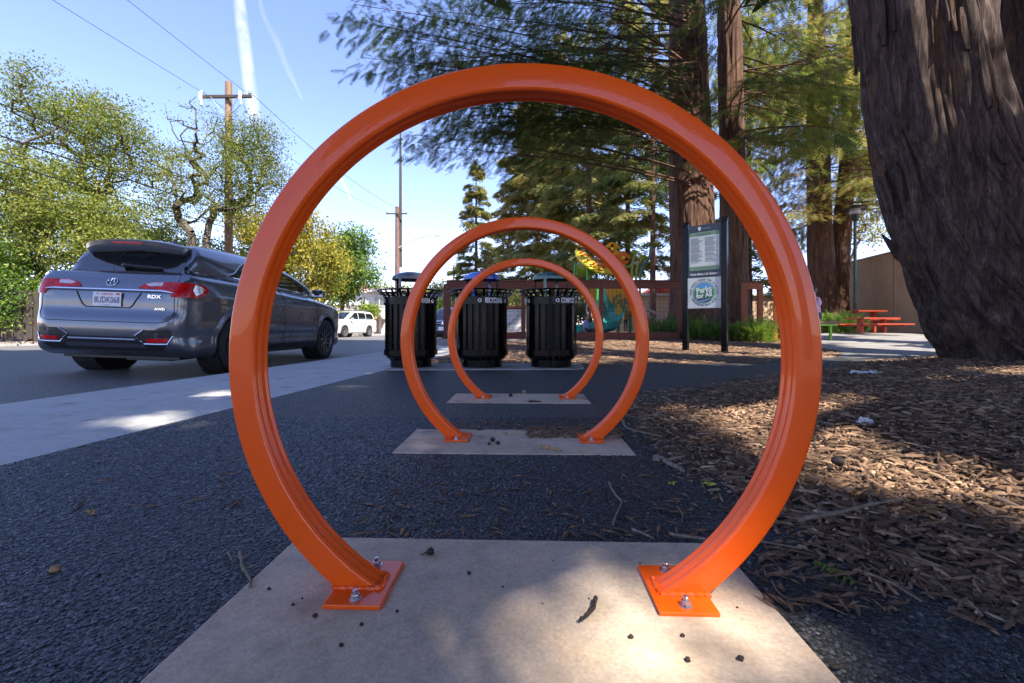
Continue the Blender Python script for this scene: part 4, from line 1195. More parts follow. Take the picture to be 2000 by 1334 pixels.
def make_white():
    root = thing('parked_car', 'white sport utility car parked across the street, its front towards the camera', 'car', (-10.05, 31.0, 0), rad(180 - 14))
    V, Q = car_body(SP_OUT, 0.05)
    np_mesh('body', V, Q, MT['paint_white'], root, smooth=True)
    bvh = BVHTree.FromPolygons([Vector(v) for v in V], [tuple(int(i) for i in q) for q in Q])
    FRT = ((0, 4.6, 0), (1, 0, 0), (0, 0, 1), (0, 1, 0)); RT = ((0, 0, 0), (0, 1, 0), (0, 0, 1), (1, 0, 0)); LF = ((0, 0, 0), (0, 1, 0), (0, 0, 1), (-1, 0, 0))
    for a in SP_OUT['axles']:
        for s in (-1, 1):
            mb = MB(); mb.lathe([(.0, 0), (.39, 0), (.39, .26)], 20, Matrix.Translation((s * .60, a, .35)) @ Matrix.Rotation(s * PI / 2, 4, 'Y'))
            mb.build('wheel_well', MT['blackmatte'], root)
            wheel(root, (s * .78, a, .35), .35, .22, s, MT['alloy'], 7)
    mb = MB(); mb.box((0, 2.3, .27), (1.3, 4.0, .10)); mb.build('underbody', MT['trim'], root)
    panel('windscreen', [(-.68, 1.12), (.68, 1.12), (.60, 1.56), (-.60, 1.56)], FRT, bvh, .006, MT['glass'], root, .1)
    panel('grille', [(-.42, .90), (.42, .90), (.36, .76), (-.36, .76)], FRT, bvh, .008, MT['trim'], root, .1)
    e = on_body([(-.42, .83), (.42, .83)], FRT, bvh, .014); mb = MB(); mb.tube(e, .012, 6); mb.build('grille_bar', MT['chrome'], root)
    hx = (bvh.ray_cast(Vector((0, 8, .83)), Vector((0, -1, 0)))[0]).y + .02
    mb = MB()
    for a in (90, 210, 330):
        c, s = math.cos(rad(a)), math.sin(rad(a)); p = Vector((.05 * c, 0, .83 + .05 * s)); q = Vector((-s * .022, 0, c * .022)); r = Vector((c * .045, 0, s * .045))
        mb.add([Vector(v) + Vector((0, hx, 0)) for v in (p - r, p + q, p + r, p - q)], [(0, 1, 2, 3)])
    mb.build('emblem', MT['chrome'], root)
    panel('lower_grille', [(-.45, .52), (.45, .52), (.40, .40), (-.40, .40)], FRT, bvh, .006, MT['trim'], root, .1)
    for s in (-1, 1):
        h = [(.46, .90), (.78, .92), (.78, .80), (.44, .77)]
        panel('headlight', h if s > 0 else [(-x, y) for x, y in reversed(h)], FRT, bvh, .01, MT['clear_lens'], root, .1)
        h = [(.56, .52), (.74, .54), (.72, .44), (.56, .43)]
        panel('fog_light', h if s > 0 else [(-x, y) for x, y in reversed(h)], FRT, bvh, .006, MT['trim'], root, .1)
        mb = MB(); mb.ball((s * .97, 3.05, 1.13), .10, 10, (1.0, .7, .8)); mb.tube([(s * .8, 3.08, 1.08), (s * .95, 3.05, 1.10)], .025, 6); mb.build('wing_mirror', MT['paint_white'], root, smooth=True)
        mb = MB(); mb.tube([(s * .58, .6, 1.70), (s * .60, 1.4, 1.745), (s * .58, 2.4, 1.70)], .018, 6); mb.build('roof_rail', MT['alloy'], root)
    mb = MB(); hp = bvh.ray_cast(Vector((0, 8, .62)), Vector((0, -1, 0)))[0]; mb.box((0, hp.y + .01, .62), (.31, .01, .155)); mb.build('number_plate', MT['plate'], root)
    for fr in (RT, LF):
        for w in ([(.30, 1.15), (.42, 1.50), (1.15, 1.54), (1.20, 1.13)], [(1.26, 1.13), (1.22, 1.545), (2.02, 1.56), (2.05, 1.12)], [(2.12, 1.12), (2.10, 1.56), (2.45, 1.52), (3.05, 1.16), (3.0, 1.12)]):
            panel('side_window', w, fr, bvh, .006, MT['glass'], root, .1)
        for pts in ([(2.08, 1.1), (2.06, .4)], [(3.12, 1.1), (3.15, .4)], [(1.15, 1.1), (1.25, .7)]):
            mb = MB(); mb.tube(on_body(pts, fr, bvh, .001), .005, 5); mb.build('panel_seam', MT['trim'], root)
        for y0 in (1.4, 2.3):
            mb = MB(); mb.tube(on_body([(y0, .93), (y0 + .18, .93)], fr, bvh, .02), .015, 6); mb.build('door_handle', MT['paint_white'], root)
    return root
wcar = make_white()
wcar.location.z = float(road_z(np.array([-10.05]), np.array([29.]))[0])
c2 = copy_tree(wcar)
c2['label'] = 'dark grey car glimpsed between the grey lid bin and the fence post'
c2.location = (-2.6, 24.5, -.2); c2.rotation_euler = (0, 0, rad(180 - 6))
for ch in c2.children:
    if ch.name.split('.')[0] in ('body', 'wing_mirror', 'door_handle'):
        ch.data = ch.data.copy(); ch.data.materials[0] = MT['paint_dkgrey']

# ------------------------------------------------------------------ vegetation tools
RNG = np.random.default_rng(7)
def spray_template(pairs, w=0.055, ln=0.27, droop=0.05):
    V = []; Fc = []
    for i in range(pairs):
        x = 0.06 + 0.84 * i / pairs
        L = ln * (1 - 0.55 * abs(i / pairs - 0.35) / 0.65)
        for s in (-1, 1):
            b = len(V)
            V += [(x, s * .004, 0), (x + w, s * .004, 0), (x + L * .62, s * L, -droop * L / ln)]
            Fc.append((b, b + 1, b + 2) if s > 0 else (b + 1, b, b + 2))
    b = len(V); V += [(0, -.007, .003), (0, .007, .003), (1.0, 0, -droop * .6)]; Fc.append((b, b + 2, b + 1))
    return np.array(V), np.array(Fc)
SP_NEAR = spray_template(6, 0.085, 0.27)
SP_MID = spray_template(4, 0.13, 0.32)
SP_FAR = spray_template(3, 0.21, 0.38)
def unit(a): return a / np.maximum(np.linalg.norm(a, axis=1, keepdims=True), 1e-9)
def stamp(tpl, pos, X, up, scale):
    X = unit(X); Z = unit(up - (up * X).sum(1, keepdims=True) * X); Y = np.cross(Z, X)
    TV, TF = tpl
    s = scale[:, None, None]
    V = pos[:, None, :] + s * (TV[None, :, 0:1] * X[:, None] + TV[None, :, 1:2] * Y[:, None] + TV[None, :, 2:3] * Z[:, None])
    Fc = TF[None] + (np.arange(len(pos)) * len(TV))[:, None, None]
    return V.reshape(-1, 3), Fc.reshape(-1, TF.shape[1])

SDn = np.array(SD[:])
# foliage is cut away along sun rays to light these spots (ground point, radius)
def G(px, py, h=0.0):
    d = F * (CAM_H - h) / (py - 640)
    return np.array([(px - 1000) / F * d, d, h])
GAPS = []
def gap(px, py, r, h=0.0, n=1): GAPS.append((G(px, py, h), r))
for a in [(1225, 1200, .035), (1330, 1225, .02), (960, 1250, .04), (860, 1265, .02), (1130, 1225, .03),
          (280, 822, .09), (350, 818, .10), (850, 858, .045), (425, 765, .07), (1650, 945, .045), (1750, 930, .045), (1820, 950, .02), (1600, 940, .02), (1370, 865, .035), (1430, 852, .035), (1480, 838, .03), (1680, 775, .07), (1760, 770, .07),
          (1900, 755, .16), (1985, 745, .16), (1930, 990, .05), (1990, 1010, .05), (1560, 810, .08)]:
    gap(*a)
for _ in range(190):  # invented sun patches, scattered at random beyond the bins
    d = random.Random(_ * 7 + 1).uniform(5.7, 11.5); x = random.Random(_ * 13 + 5).uniform(-1.5, 8)
    GAPS.append((np.array([x, d, 0.03]), random.Random(_).uniform(.10, .36)))
for _ in range(9):
    r_ = random.Random(_ + 900); GAPS.append((np.array([r_.uniform(-1.5, 4), r_.uniform(1.4, 4.6), 0.0]), r_.uniform(.02, .05)))
for _ in range(16):  # more foliage cut away so that sun reaches the playground
    r_ = random.Random(_ + 300); GAPS.append((np.array([r_.uniform(1.8, 5.2), 16.2, r_.uniform(.3, 3.2)]), r_.uniform(.25, .6)))
for _ in range(12):
    r_ = random.Random(_ + 500); GAPS.append((np.array([r_.uniform(7.5, 14), r_.uniform(8, 15), .2]), r_.uniform(.3, .7)))
GP = np.array([g[0] for g in GAPS]); GR = np.array([g[1] for g in GAPS])
def carve(pos, grow=0.16, zmin=1.5):
    keep = np.ones(len(pos), bool)
    for i in range(len(GP)):
        v = pos - GP[i]; t = v @ SDn
        d = np.linalg.norm(v - t[:, None] * SDn, axis=1)
        keep &= ~((d < GR[i] + grow) & (t > 0))
    return keep

def bough(S0, E0, width, n, rise_, sl, rng, flat=0.35, t0=0.15):
    """sprays along one limb from S0 to E0"""
    S0 = np.array(S0, float); E0 = np.array(E0, float)
    L = np.linalg.norm(E0 - S0)
    mid = (S0 + E0) / 2 + np.array([0, 0, rise_])
    t = t0 + (1 - t0) * rng.random(n) ** 0.75
    def cur(t):
        t = t[:, None]
        return (1 - t) ** 2 * S0 + 2 * t * (1 - t) * mid + t * t * E0
    c = cur(t); tg = unit(cur(np.minimum(t + .02, 1.02)) - cur(t - .01))
    side = unit(np.cross(tg, [[0, 0, 1.0]]))
    w = width * (np.sin(np.clip(t * 1.05, 0, 1) * PI * .82 + .35) * 0.9 + .12)
    s = rng.uniform(-1, 1, n); s = np.sign(s) * np.abs(s) ** .8
    # sprays gather on side twigs
    q = np.round(t * L * 3.2) / (L * 3.2)
    c2 = cur(np.clip(q, 0, 1.01)); c = c * .35 + c2 * .65
    pos = c + side * (s * w)[:, None] + tg * (np.abs(s) * w * .55)[:, None] + rng.normal(0, .045, (n, 3))
    pos[:, 2] -= np.abs(s) ** 1.6 * w * flat + rng.random(n) * .10
    d = tg * .55 + side * (np.sign(s) * .75)[:, None] + rng.normal(0, .28, (n, 3)); d[:, 2] -= .52
    up = np.tile([0, 0, 1.0], (n, 1)) + rng.normal(0, .3, (n, 3))
    pts = [tuple(x) for x in cur(np.linspace(0, 1, 9))]
    return pos, d, up, sl * rng.uniform(.6, 1.25, n), pts

class Crown:
    def __init__(self, seed): self.rng = np.random.default_rng(seed); self.P = []; self.D = []; self.U = []; self.S = []; self.wood = MB(); self.T = []
    def limb(self, S0, E0, width, n, rise_=0.4, sl=.35, r=.05, tint=0.0, flat=.35, t0=.15, twigs=0):
        p, d, u, s, pts = bough(S0, E0, width, n, rise_, sl, self.rng, flat, t0)
        self.P.append(p); self.D.append(d); self.U.append(u); self.S.append(s); self.T.append(np.full(n, tint) + self.rng.normal(0, .06))
        self.wood.tube(pts, [r * .6 * (1 - .85 * i / 8) for i in range(9)], 5, cap=False)
        for q in range(twigs):
            i = self.rng.integers(0, n)
            a = pts[min(8, int(self.rng.uniform(2, 8)))]
            self.wood.tube([a, tuple(np.array(a) * .4 + p[i] * .6 + [0, 0, .05]), tuple(p[i])], [r * .25, r * .15, .004], 4, cap=False)
    def build(self, root, tpl, mat, base_tint=.4, origin=(0, 0, 0), gaps=True, woodmat='bark_red', spread=.16, sunny=.0):
        P_ = np.concatenate(self.P); D = np.concatenate(self.D); U = np.concatenate(self.U); Sc = np.concatenate(self.S); T = np.concatenate(self.T)
        if gaps:
            k = carve(P_ + 0.4 * Sc[:, None] * unit(D), .07 + .30 * float(Sc.mean())); P_, D, U, Sc, T = P_[k], D[k], U[k], Sc[k], T[k]
        V, Fc = stamp(tpl, P_ - np.array(origin), D, U, Sc)
        n = len(P_)
        cl = fbm(P_[:, 0] * .9, P_[:, 1] * .9, P_[:, 2] * .9, 3, 3) - .45
        tt = base_tint + T + cl * .9 + self.rng.normal(0, spread, n)
        c = np_mesh('crown', V, Fc, MT[mat], root, tint=np.repeat(np.clip(tt, 0, 1), len(tpl[0])))
        if self.wood.v:
            self.wood.v = [(x - origin[0], y - origin[1], z - origin[2]) for x, y, z in self.wood.v]
            tag(self.wood.build('limbs', MT[woodmat], root), kind='stuff')
        return c

def bark_trunk(name, path, mat, parent, depth=.03, fu=7.0, fv=.55, nu=96, dv=.06, seed=1, flare=0.0, origin=(0, 0, 0), lobes=0.0):
    """path: (x, y, z, r) with furrowed bark as real relief"""
    path = sorted(path, key=lambda p: p[2]); zz = np.array([p[2] for p in path])
    sm = smooth_poly(path, 8, False); sm = np.array(sm)
    z = []; v = path[0][2]
    while v < path[-1][2]:
        z.append(v); v += dv * (1 if v < 5 else 3 if v < 12 and dv > .03 else 12)
    z = np.array(z + [path[-1][2]])
    cx, cy, r = (np.interp(z, sm[:, 2], sm[:, i]) for i in (0, 1, 3))
    u = np.linspace(0, 2 * PI, nu, endpoint=False)
    Z, U = np.meshgrid(z, u, indexing='ij')
    X, Y = np.cos(U), np.sin(U)
    R = r[:, None]
    wx = fbm(X * 2, Y * 2, Z * .5, 3, seed + 40) - .45
    a = vnoise(X * R * fu + wx * 2.0, Y * R * fu + wx * 2.0, Z * fv + wx, seed); a = 1 - np.abs(2 * a - 1)
    b = vnoise(X * R * fu * 2.4 + wx * 3, Y * R * fu * 2.4, Z * fv * 2.2, seed + 9); b = 1 - np.abs(2 * b - 1)
    c = vnoise(X * R * fu * 6, Y * R * fu * 6, Z * fv * 9, seed + 13)
    e = fbm(X * R * fu * .5, Y * R * fu * .5, Z * 1.2, 3, seed + 21)
    disp = depth * (-(a ** 2.2) * 1.0 - (b ** 3) * .5 + (c - .5) * .35 + (e - .45) * 1.4)
    fl = flare * np.exp(-(Z - z[0]) / .45) * (1 + .35 * np.sin(U * 5 + seed) + .2 * np.sin(U * 9))
    lb = lobes * R * (np.sin(U * 3 + seed + Z * .12) * .6 + np.sin(U * 5 + 2 * seed - Z * .1) * .4)
    RR = R + disp + fl + lb
    V = np.stack([cx[:, None] + X * RR - origin[0], cy[:, None] + Y * RR - origin[1], Z - origin[2]], -1).reshape(-1, 3)
    n, m = Z.shape; I = np.arange(n * m).reshape(n, m); J = np.roll(I, -1, 1)
    Fc = np.stack([I[:-1], J[:-1], J[1:], I[1:]], -1).reshape(-1, 4)
    return np_mesh(name, V, Fc, MT[mat], parent, smooth=True)

# ------------------------------------------------------------------ the redwoods
def at(root): return tuple(root.location)
# massive leaning trunk on the right
T5 = thing('redwood_tree', 'massive leaning redwood trunk with dark furrowed bark, at the right edge nearest the camera', 'tree', (5.5, 4.75, 0))
p5 = [(6.25, 4.75, -.2, 1.14), (6.08, 4.75, .02, 1.07), (5.56, 4.75, .47, .916), (5.11, 4.75, 1.0, .778), (4.78, 4.75, 1.63, .70), (4.48, 4.75, 2.45, .625), (4.26, 4.75, 3.88, .575), (4.12, 4.8, 5.5, .53), (4.1, 4.85, 9, .48), (4.1, 4.9, 16, .34), (4.1, 4.9, 24, .12)]
bark_trunk('trunk', p5, 'bark_dark', T5, .085, 5.2, .36, 380, .026, 3, .06, at(T5))
# loose bark plates
rb = random.Random(11)
def bark_plate(root, path, n, seed, mat='bark_dark'):
    rb = random.Random(seed); sm = np.array(smooth_poly(sorted(path, key=lambda p: p[2]), 8, False)); o = root.location
    for _ in range(n):
        z = rb.uniform(.15, 3.9); cx, cy, r = (float(np.interp(z, sm[:, 2], sm[:, i])) for i in (0, 1, 3))
        a = rb.uniform(rad(155), rad(300)); L = rb.uniform(.25, .75); w = rb.uniform(.010, .026); t = rb.uniform(.004, .012)
        cx2, cy2, r2 = (float(np.interp(z + L, sm[:, 2], sm[:, i])) for i in (0, 1, 3))
        V = []; m = 5
        da = rb.uniform(-.05, .05)
        for i in range(m):
            f = i / (m - 1); ww = w * (math.sin(PI * (f * .8 + .1)) * .8 + .25); aa = a + da * f
            RR = (r + (r2 - r) * f) - .012 + t * rb.uniform(.7, 1.5) + (.012 if i == 0 else 0)
            ox, oy = cx + (cx2 - cx) * f, cy + (cy2 - cy) * f
            for s in (-1, 1):
                V.append((ox + RR * math.cos(aa + s * ww / r) - o[0], oy + RR * math.sin(aa + s * ww / r) - o[1], z + L * f - o[2]))
            for s in (1, -1):
                V.append((ox + (RR - .03) * math.cos(aa + s * ww / r) - o[0], oy + (RR - .03) * math.sin(aa + s * ww / r) - o[1], z + L * f - o[2]))
        Fc = []
        for i in range(m - 1):
            for q in range(4): Fc.append((i * 4 + q, i * 4 + (q + 1) % 4, (i + 1) * 4 + (q + 1) % 4, (i + 1) * 4 + q))
        Fc += [(3, 2, 1, 0), (m * 4 - 4, m * 4 - 3, m * 4 - 2, m * 4 - 1)]
        mb = MB(); mb.add(V, Fc); mb.build('bark_plate', MT[mat], root, smooth=False)
bark_plate(T5, p5, 26, 5)
mb = MB(); q = P(1752, 505, 4.75); q2 = P(1720, 458, 4.75)
mb.add([(q.x + .1, q.y - .05, q.z - .12), (q.x - .03, q.y, q.z + .0), (q2.x, q2.y, q2.z), (q2.x + .03, q2.y + .02, q2.z + .01), (q.x + .06, q.y, q.z + .12), (q.x + .12, q.y + .06, q.z)], [(0, 1, 2, 3, 4), (0, 4, 5), (1, 2, 3, 4, 5)])
mb.v = [(x - 5.5, y - 4.75, z) for x, y, z in mb.v]; mb.build('bark_splinter', MT['bark_dark'], T5)
# second dark trunk behind it
T6 = thing('redwood_tree', 'dark redwood trunk just behind the massive leaning trunk, cut by the right edge', 'tree', (8.35, 6.7, 0.05))
p6 = [(8.35, 6.7, -.1, 1.05), (8.35, 6.7, 1.2, .92), (8.35, 6.7, 4, .9), (8.35, 6.75, 8, .75), (8.3, 6.8, 16, .5), (8.3, 6.8, 27, .12)]
bark_trunk('trunk', p6, 'bark_dark', T6, .06, 5, .6, 160, .05, 17, .15, at(T6))
# big middle trunk and its partner
T1 = thing('redwood_tree', 'wide dark redwood trunk directly behind the park sign', 'tree', (6.0, 15.0, .2))
p1 = [(6.05, 15, 0, .92), (6.02, 15, 1.0, .80), (6.0, 15, 3, .745), (5.92, 15, 7, .68), (5.83, 15, 11, .60), (5.8, 15, 18, .42), (5.8, 15, 30, .08)]
bark_trunk('trunk', p1, 'bark_red', T1, .055, 5, .5, 170, .05, 23, .18, at(T1))
T2 = thing('redwood_tree', 'slimmer redwood trunk with sunlit right flank, just right of the wide dark trunk', 'tree', (6.35, 13.0, .15))
p2 = [(6.45, 13, 0, .58), (6.42, 13, .8, .46), (6.40, 13, 2.2, .40), (6.36, 13, 5, .375), (6.28, 13, 9, .34), (6.2, 13, 14, .25), (6.2, 13, 24, .06)]
bark_trunk('trunk', p2, 'bark_red', T2, .045, 6, .55, 120, .05, 31, .16, at(T2))
T3 = thing('redwood_tree', 'reddish redwood trunk left of the lamp post, behind the seated person', 'tree', (13.7, 20, .28))
p3 = [(13.95, 20, .1, .85), (13.85, 20, 1.2, .62), (13.72, 20, 3, .54), (13.6, 20, 7, .47), (13.5, 20, 12, .38), (13.4, 20, 24, .08)]
bark_trunk('trunk', p3, 'bark_red', T3, .045, 6, .5, 110, .06, 37, .2, at(T3))
T4 = thing('redwood_tree', 'leaning reddish redwood trunk immediately beside the lamp post', 'tree', (14.6, 20.6, .28))
p4 = [(14.75, 20.6, .1, .75), (14.80, 20.6, 1.4, .52), (14.95, 20.6, 3.2, .42), (15.25, 20.6, 7, .35), (15.5, 20.6, 12, .28), (15.6, 20.6, 22, .06)]
bark_trunk('trunk', p4, 'bark_red', T4, .04, 6, .5, 100, .06, 41, .2, at(T4))

def limbs_random(cr, path, n, zlo, zhi, Lf, az=(0, 2 * PI), npr=90, sl=.4, dro=-.12, width=.22, r=.05, tint=0.0, twigs=0, accept=None):
    sm = np.array(smooth_poly(sorted(path, key=lambda p: p[2]), 8, False)); g = cr.rng
    k = 0; tries = 0
    while k < n and tries < n * 20:
        tries += 1
        z = g.uniform(zlo, zhi); a = g.uniform(*az); L = Lf(z) * g.uniform(.65, 1.15)
        cx, cy = float(np.interp(z, sm[:, 2], sm[:, 0])), float(np.interp(z, sm[:, 2], sm[:, 1]))
        E0 = (cx + L * math.cos(a), cy + L * math.sin(a), z + L * (dro + g.normal(0, .10)))
        if accept and not accept(E0): continue
        cr.limb((cx, cy, z), E0, max(.35, L * width), int(npr * L / 4), L * .09, sl, r, tint, twigs=twigs); k += 1

def view(p):
    d = max(p[1], .01); return (1000 + F * p[0] / d, 640 - F * (p[2] - CAM_H) / d)

# boughs of the wide trunk reaching left over the path
cr = Crown(101); g = cr.rng
def hang(px):     # lowest picture height the boughs reach at this column
    return np.interp(px, [660, 700, 735, 770, 800, 860, 950, 1010, 1100, 1320], [70, 120, 125, 215, 290, 250, 262, 200, 185, 205])
tips = [(672, 38, 8.6), (690, 8, 8.8), (703, 112, 9.0), (735, 60, 9.2), (748, 118, 9), (775, 160, 9.2), (790, 262, 9.6), (815, 285, 9.6), (870, 243, 9.8), (900, 225, 10), (952, 255, 10.2), (985, 235, 10.4), (775, 30, 9), (830, 100, 9.4), (860, 195, 9.6)]
for _ in range(46):
    px = g.uniform(790, 1330); py = g.uniform(-120, float(hang(px)) - 12) if g.random() < .75 else g.uniform(100, float(hang(px)))
    tips.append((px, py, g.uniform(9, 13.4)))
for px, py, d in tips:
    E0 = P(px, py, d)
    z0 = min(17, E0.z + g.uniform(.3, 1.6)); L = math.hypot(E0.x - 5.85, E0.y - 15)
    cr.limb((5.85, 15 - .5, z0), tuple(E0), max(.5, L * .13), int(92 * L / 2.5) + 44 if px < 1010 else int(55 * L / 2.5) + 30, L * .04, .27, .055, -.16, flat=.25, t0=.30 if L > 5 else .12, twigs=5)
limbs_random(cr, p1, 8, 13, 28, lambda z: max(1.2, 6.5 - (z - 10) * .24), npr=90, sl=.8, tint=-.1)
limbs_random(cr, p1, 16, 5.8, 11, lambda z: 3.2, az=(rad(-10), rad(200)), npr=90, sl=.42, tint=.0, twigs=2)
cr.build(T1, SP_NEAR, 'redwood_leaf', .60, at(T1), gaps=True)
# crown of the slimmer trunk: hangs right of it, lit from behind
cr = Crown(102); g = cr.rng
def ok2(E):
    px, py = view(E); return (px > 1385 and py < 330) or py < -60
limbs_random(cr, p2, 34, 4.5, 12, lambda z: 3.4, az=(rad(-120), rad(100)), npr=150, sl=.40, dro=-.26, width=.34, tint=.06, twigs=3, accept=ok2)
limbs_random(cr, p2, 9, 13, 22, lambda z: max(1, 5 - (z - 12) * .3), npr=80, sl=.7, tint=.0)
cr.build(T2, SP_NEAR, 'redwood_leaf', .68, at(T2))
def ok3(E):
    px, py = view(E); lim = np.interp(px, [1380, 1440, 1480, 1540, 1580, 1640, 1690, 1720], [250, 330, 560, 470, 330, 300, 330, 420]); return py < lim
cr = Crown(103)
limbs_random(cr, p3, 96, 4.0, 15, lambda z: 5.0 - (z - 5) * .10, npr=135, sl=.42, dro=-.20, width=.30, tint=.10, twigs=2, accept=ok3)
cr.build(T3, SP_NEAR, 'redwood_leaf', .86, at(T3))
cr = Crown(104)
limbs_random(cr, p4, 74, 5.0, 14, lambda z: 4.4 - (z - 5) * .10, npr=140, sl=.42, dro=-.22, width=.30, tint=.12, twigs=2, accept=ok3)
cr.build(T4, SP_NEAR, 'redwood_leaf', .86, at(T4))
# the crowns overhead (above the frame) that shade the racks
def above(E):
    px, py = view(E); return py < -40 or E[1] < 1.0 or px > 2050
cr = Crown(105)
limbs_random(cr, p5, 60, 5.8, 19, lambda z: 6.6 - (z - 6) * .22, npr=110, sl=.85, dro=-.02, width=.26, tint=0, accept=above)
g = cr.rng
for _ in range(64):  # unseen boughs added across the sun rays to shade the foreground
    z = g.uniform(6.2, 10.5); E0 = (g.uniform(1.5, 7.6), g.uniform(-3.4, 1.6), z - g.uniform(0, .8))
    cr.limb((4.15, 4.7, z + .4), E0, 1.5, 150, .3, .62, .04, flat=.15, t0=.25)
for _ in range(34):
    z = g.uniform(8.5, 13); E0 = (g.uniform(-1.5, 4.5), g.uniform(-2.6, 2.6), z - g.uniform(0, .8))
    cr.limb((4.1, 4.7, z + .4), E0, 1.5, 130, .3, .75, .04, flat=.15, t0=.25)
cr.build(T5, SP_FAR, 'redwood_leaf', .4, at(T5))
cr = Crown(106)
limbs_random(cr, p6, 26, 9, 25, lambda z: 7.2 - (z - 7) * .22, npr=110, sl=.95, dro=-.02, width=.26, accept=above)
cr.build(T6, SP_FAR, 'redwood_leaf', .4, at(T6))
# two more of the grove, to the right of and behind the camera
T7 = thing('redwood_tree', 'redwood of the grove beside the camera, outside the right edge of the frame', 'tree', (7.5, -3.5, 0))
p7 = [(7.5, -3.5, -.1, 1.0), (7.5, -3.5, 2, .8), (7.5, -3.5, 10, .6), (7.5, -3.5, 26, .1)]
bark_trunk('trunk', p7, 'bark_dark', T7, .05, 5, .6, 80, .12, 51, .1, at(T7))
cr = Crown(107)
limbs_random(cr, p7, 80, 5.5, 23, lambda z: 6.6 - (z - 6) * .24, npr=75, sl=1.15, dro=-.02, width=.26, accept=above)
cr.build(T7, SP_FAR, 'redwood_leaf', .4, at(T7))
T8 = thing('redwood_tree', 'redwood of the grove farther right, outside the frame', 'tree', (12.8, 1.9, .1))
p8 = [(12.8, 1.9, -.1, .9), (12.8, 1.9, 2, .72), (12.8, 1.9, 10, .55), (12.8, 1.9, 28, .1)]
bark_trunk('trunk', p8, 'bark_dark', T8, .05, 5, .6, 80, .12, 53, .1, at(T8))
cr = Crown(108)
limbs_random(cr, p8, 40, 7, 26, lambda z: 6.6 - (z - 8) * .22, npr=80, sl=1.2, dro=-.02, width=.26, accept=above)
cr.build(T8, SP_FAR, 'redwood_leaf', .4, at(T8))

T9 = thing('redwood_tree', 'redwood of the grove between the others, outside the right edge', 'tree', (10.2, -1.2, .1))
p9 = [(10.2, -1.2, -.1, .8), (10.2, -1.2, 2, .6), (10.2, -1.2, 10, .45), (10.2, -1.2, 25, .08)]
bark_trunk('trunk', p9, 'bark_dark', T9, .05, 5, .6, 70, .12, 57, .1, at(T9))
cr = Crown(109)
limbs_random(cr, p9, 100, 6, 23, lambda z: 7.0 - (z - 6) * .22, npr=80, sl=1.15, dro=-.02, width=.28, accept=above)
cr.build(T9, SP_FAR, 'redwood_leaf', .4, at(T9))
T10 = thing('redwood_tree', 'redwood of the grove behind the camera', 'tree', (-1.2, -7.0, .0))
p10 = [(-1.2, -7, -.1, .9), (-1.2, -7, 2, .7), (-1.2, -7, 10, .5), (-1.2, -7, 25, .08)]
bark_trunk('trunk', p10, 'bark_dark', T10, .05, 5, .6, 70, .12, 59, .1, at(T10))
cr = Crown(110)
limbs_random(cr, p10, 100, 6, 24, lambda z: 7.0 - (z - 6) * .22, npr=75, sl=1.2, dro=-.02, width=.28, accept=above)
cr.build(T10, SP_FAR, 'redwood_leaf', .4, at(T10))
T11 = thing('redwood_tree', 'tallest redwood of the grove behind the camera', 'tree', (5.2, -8.0, .0))
p11 = [(5.2, -8, -.1, .9), (5.2, -8, 2, .7), (5.2, -8, 10, .5), (5.2, -8, 29, .08)]
bark_trunk('trunk', p11, 'bark_dark', T11, .05, 5, .6, 70, .12, 61, .1, at(T11))
cr = Crown(111)
limbs_random(cr, p11, 90, 8, 28, lambda z: 7.2 - (z - 8) * .22, npr=75, sl=1.25, dro=-.02, width=.28, accept=above)
cr.build(T11, SP_FAR, 'redwood_leaf', .4, at(T11))
# ------------------------------------------------------------------ conifers beyond the fence
def conifer(label, px, d, base_py, top_py, halfw, zlow, n, seed, tint=.45, mat='fir_leaf', tpl=SP_FAR, sl=.75, trunk_r=.3, npr=70, shape=1.0, gaps=False, group=None):
    x = (px - 1000) / F * d; zb = CAM_H + (640 - base_py) / F * d; zt = CAM_H + (640 - top_py) / F * d; R = halfw / F * d
    root = thing('conifer_tree', label, 'tree', (x, d, zb), group=group)
    path = [(x, d, zb, trunk_r * 1.3), (x, d, zb + 1.5, trunk_r), (x, d, zb + (zt - zb) * .6, trunk_r * .6), (x, d, zt - .1, .03)]
    bark_trunk('trunk', path, 'bark_red', root, .02, 6, .5, 20, .5, seed, 0, at(root))
    cr = Crown(seed)
    z0 = zb + zlow
    limbs_random(cr, path, n, z0, zt - .3, lambda z: .35 + R * ((zt - z) / (zt - z0)) ** shape, npr=int(npr * 2.3), sl=sl * .80, dro=-.16, width=.24, r=trunk_r * .2)
    # leader
    cr.limb((x, d, zt - 1.6), (x, d, zt), .18, 30, 0, sl * .7, .03)
    cr.build(root, tpl, mat, tint + .34, at(root), gaps=gaps, spread=.2)
    return root
conifer('small pointed dark conifer standing alone against the sky, left of the tall conifers', 930, 60, 650, 312, 58, 4.0, 110, 201, .42, shape=.8, sl=1.0, npr=60)
conifer('tall conifer with yellowish sunlit boughs behind the rings', 1050, 48, 650, 130, 105, 3.6, 150, 202, .55, sl=.95, npr=66, shape=.62, trunk_r=.35)
conifer('tall conifer with bare lower trunk, right of the yellowish one', 1100, 42, 650, 60, 108, 5.2, 110, 203, .50, sl=.85, npr=60, shape=.6)
conifer('conifer behind the yellow leaf canopy of the playground', 1150, 34, 650, 40, 105, 5.4, 100, 204, .38, sl=.7, npr=66, shape=.55)
conifer('thin trunked conifer behind the orange flowers of the playground', 1226, 30, 655, -30, 105, 4.4, 95, 205, .36, sl=.62, npr=70, shape=.55, trunk_r=.22)
conifer('thin trunked conifer just left of the wide redwood trunk', 1275, 27, 655, -60, 95, 3.2, 90, 206, .34, sl=.58, npr=70, shape=.5, trunk_r=.2)
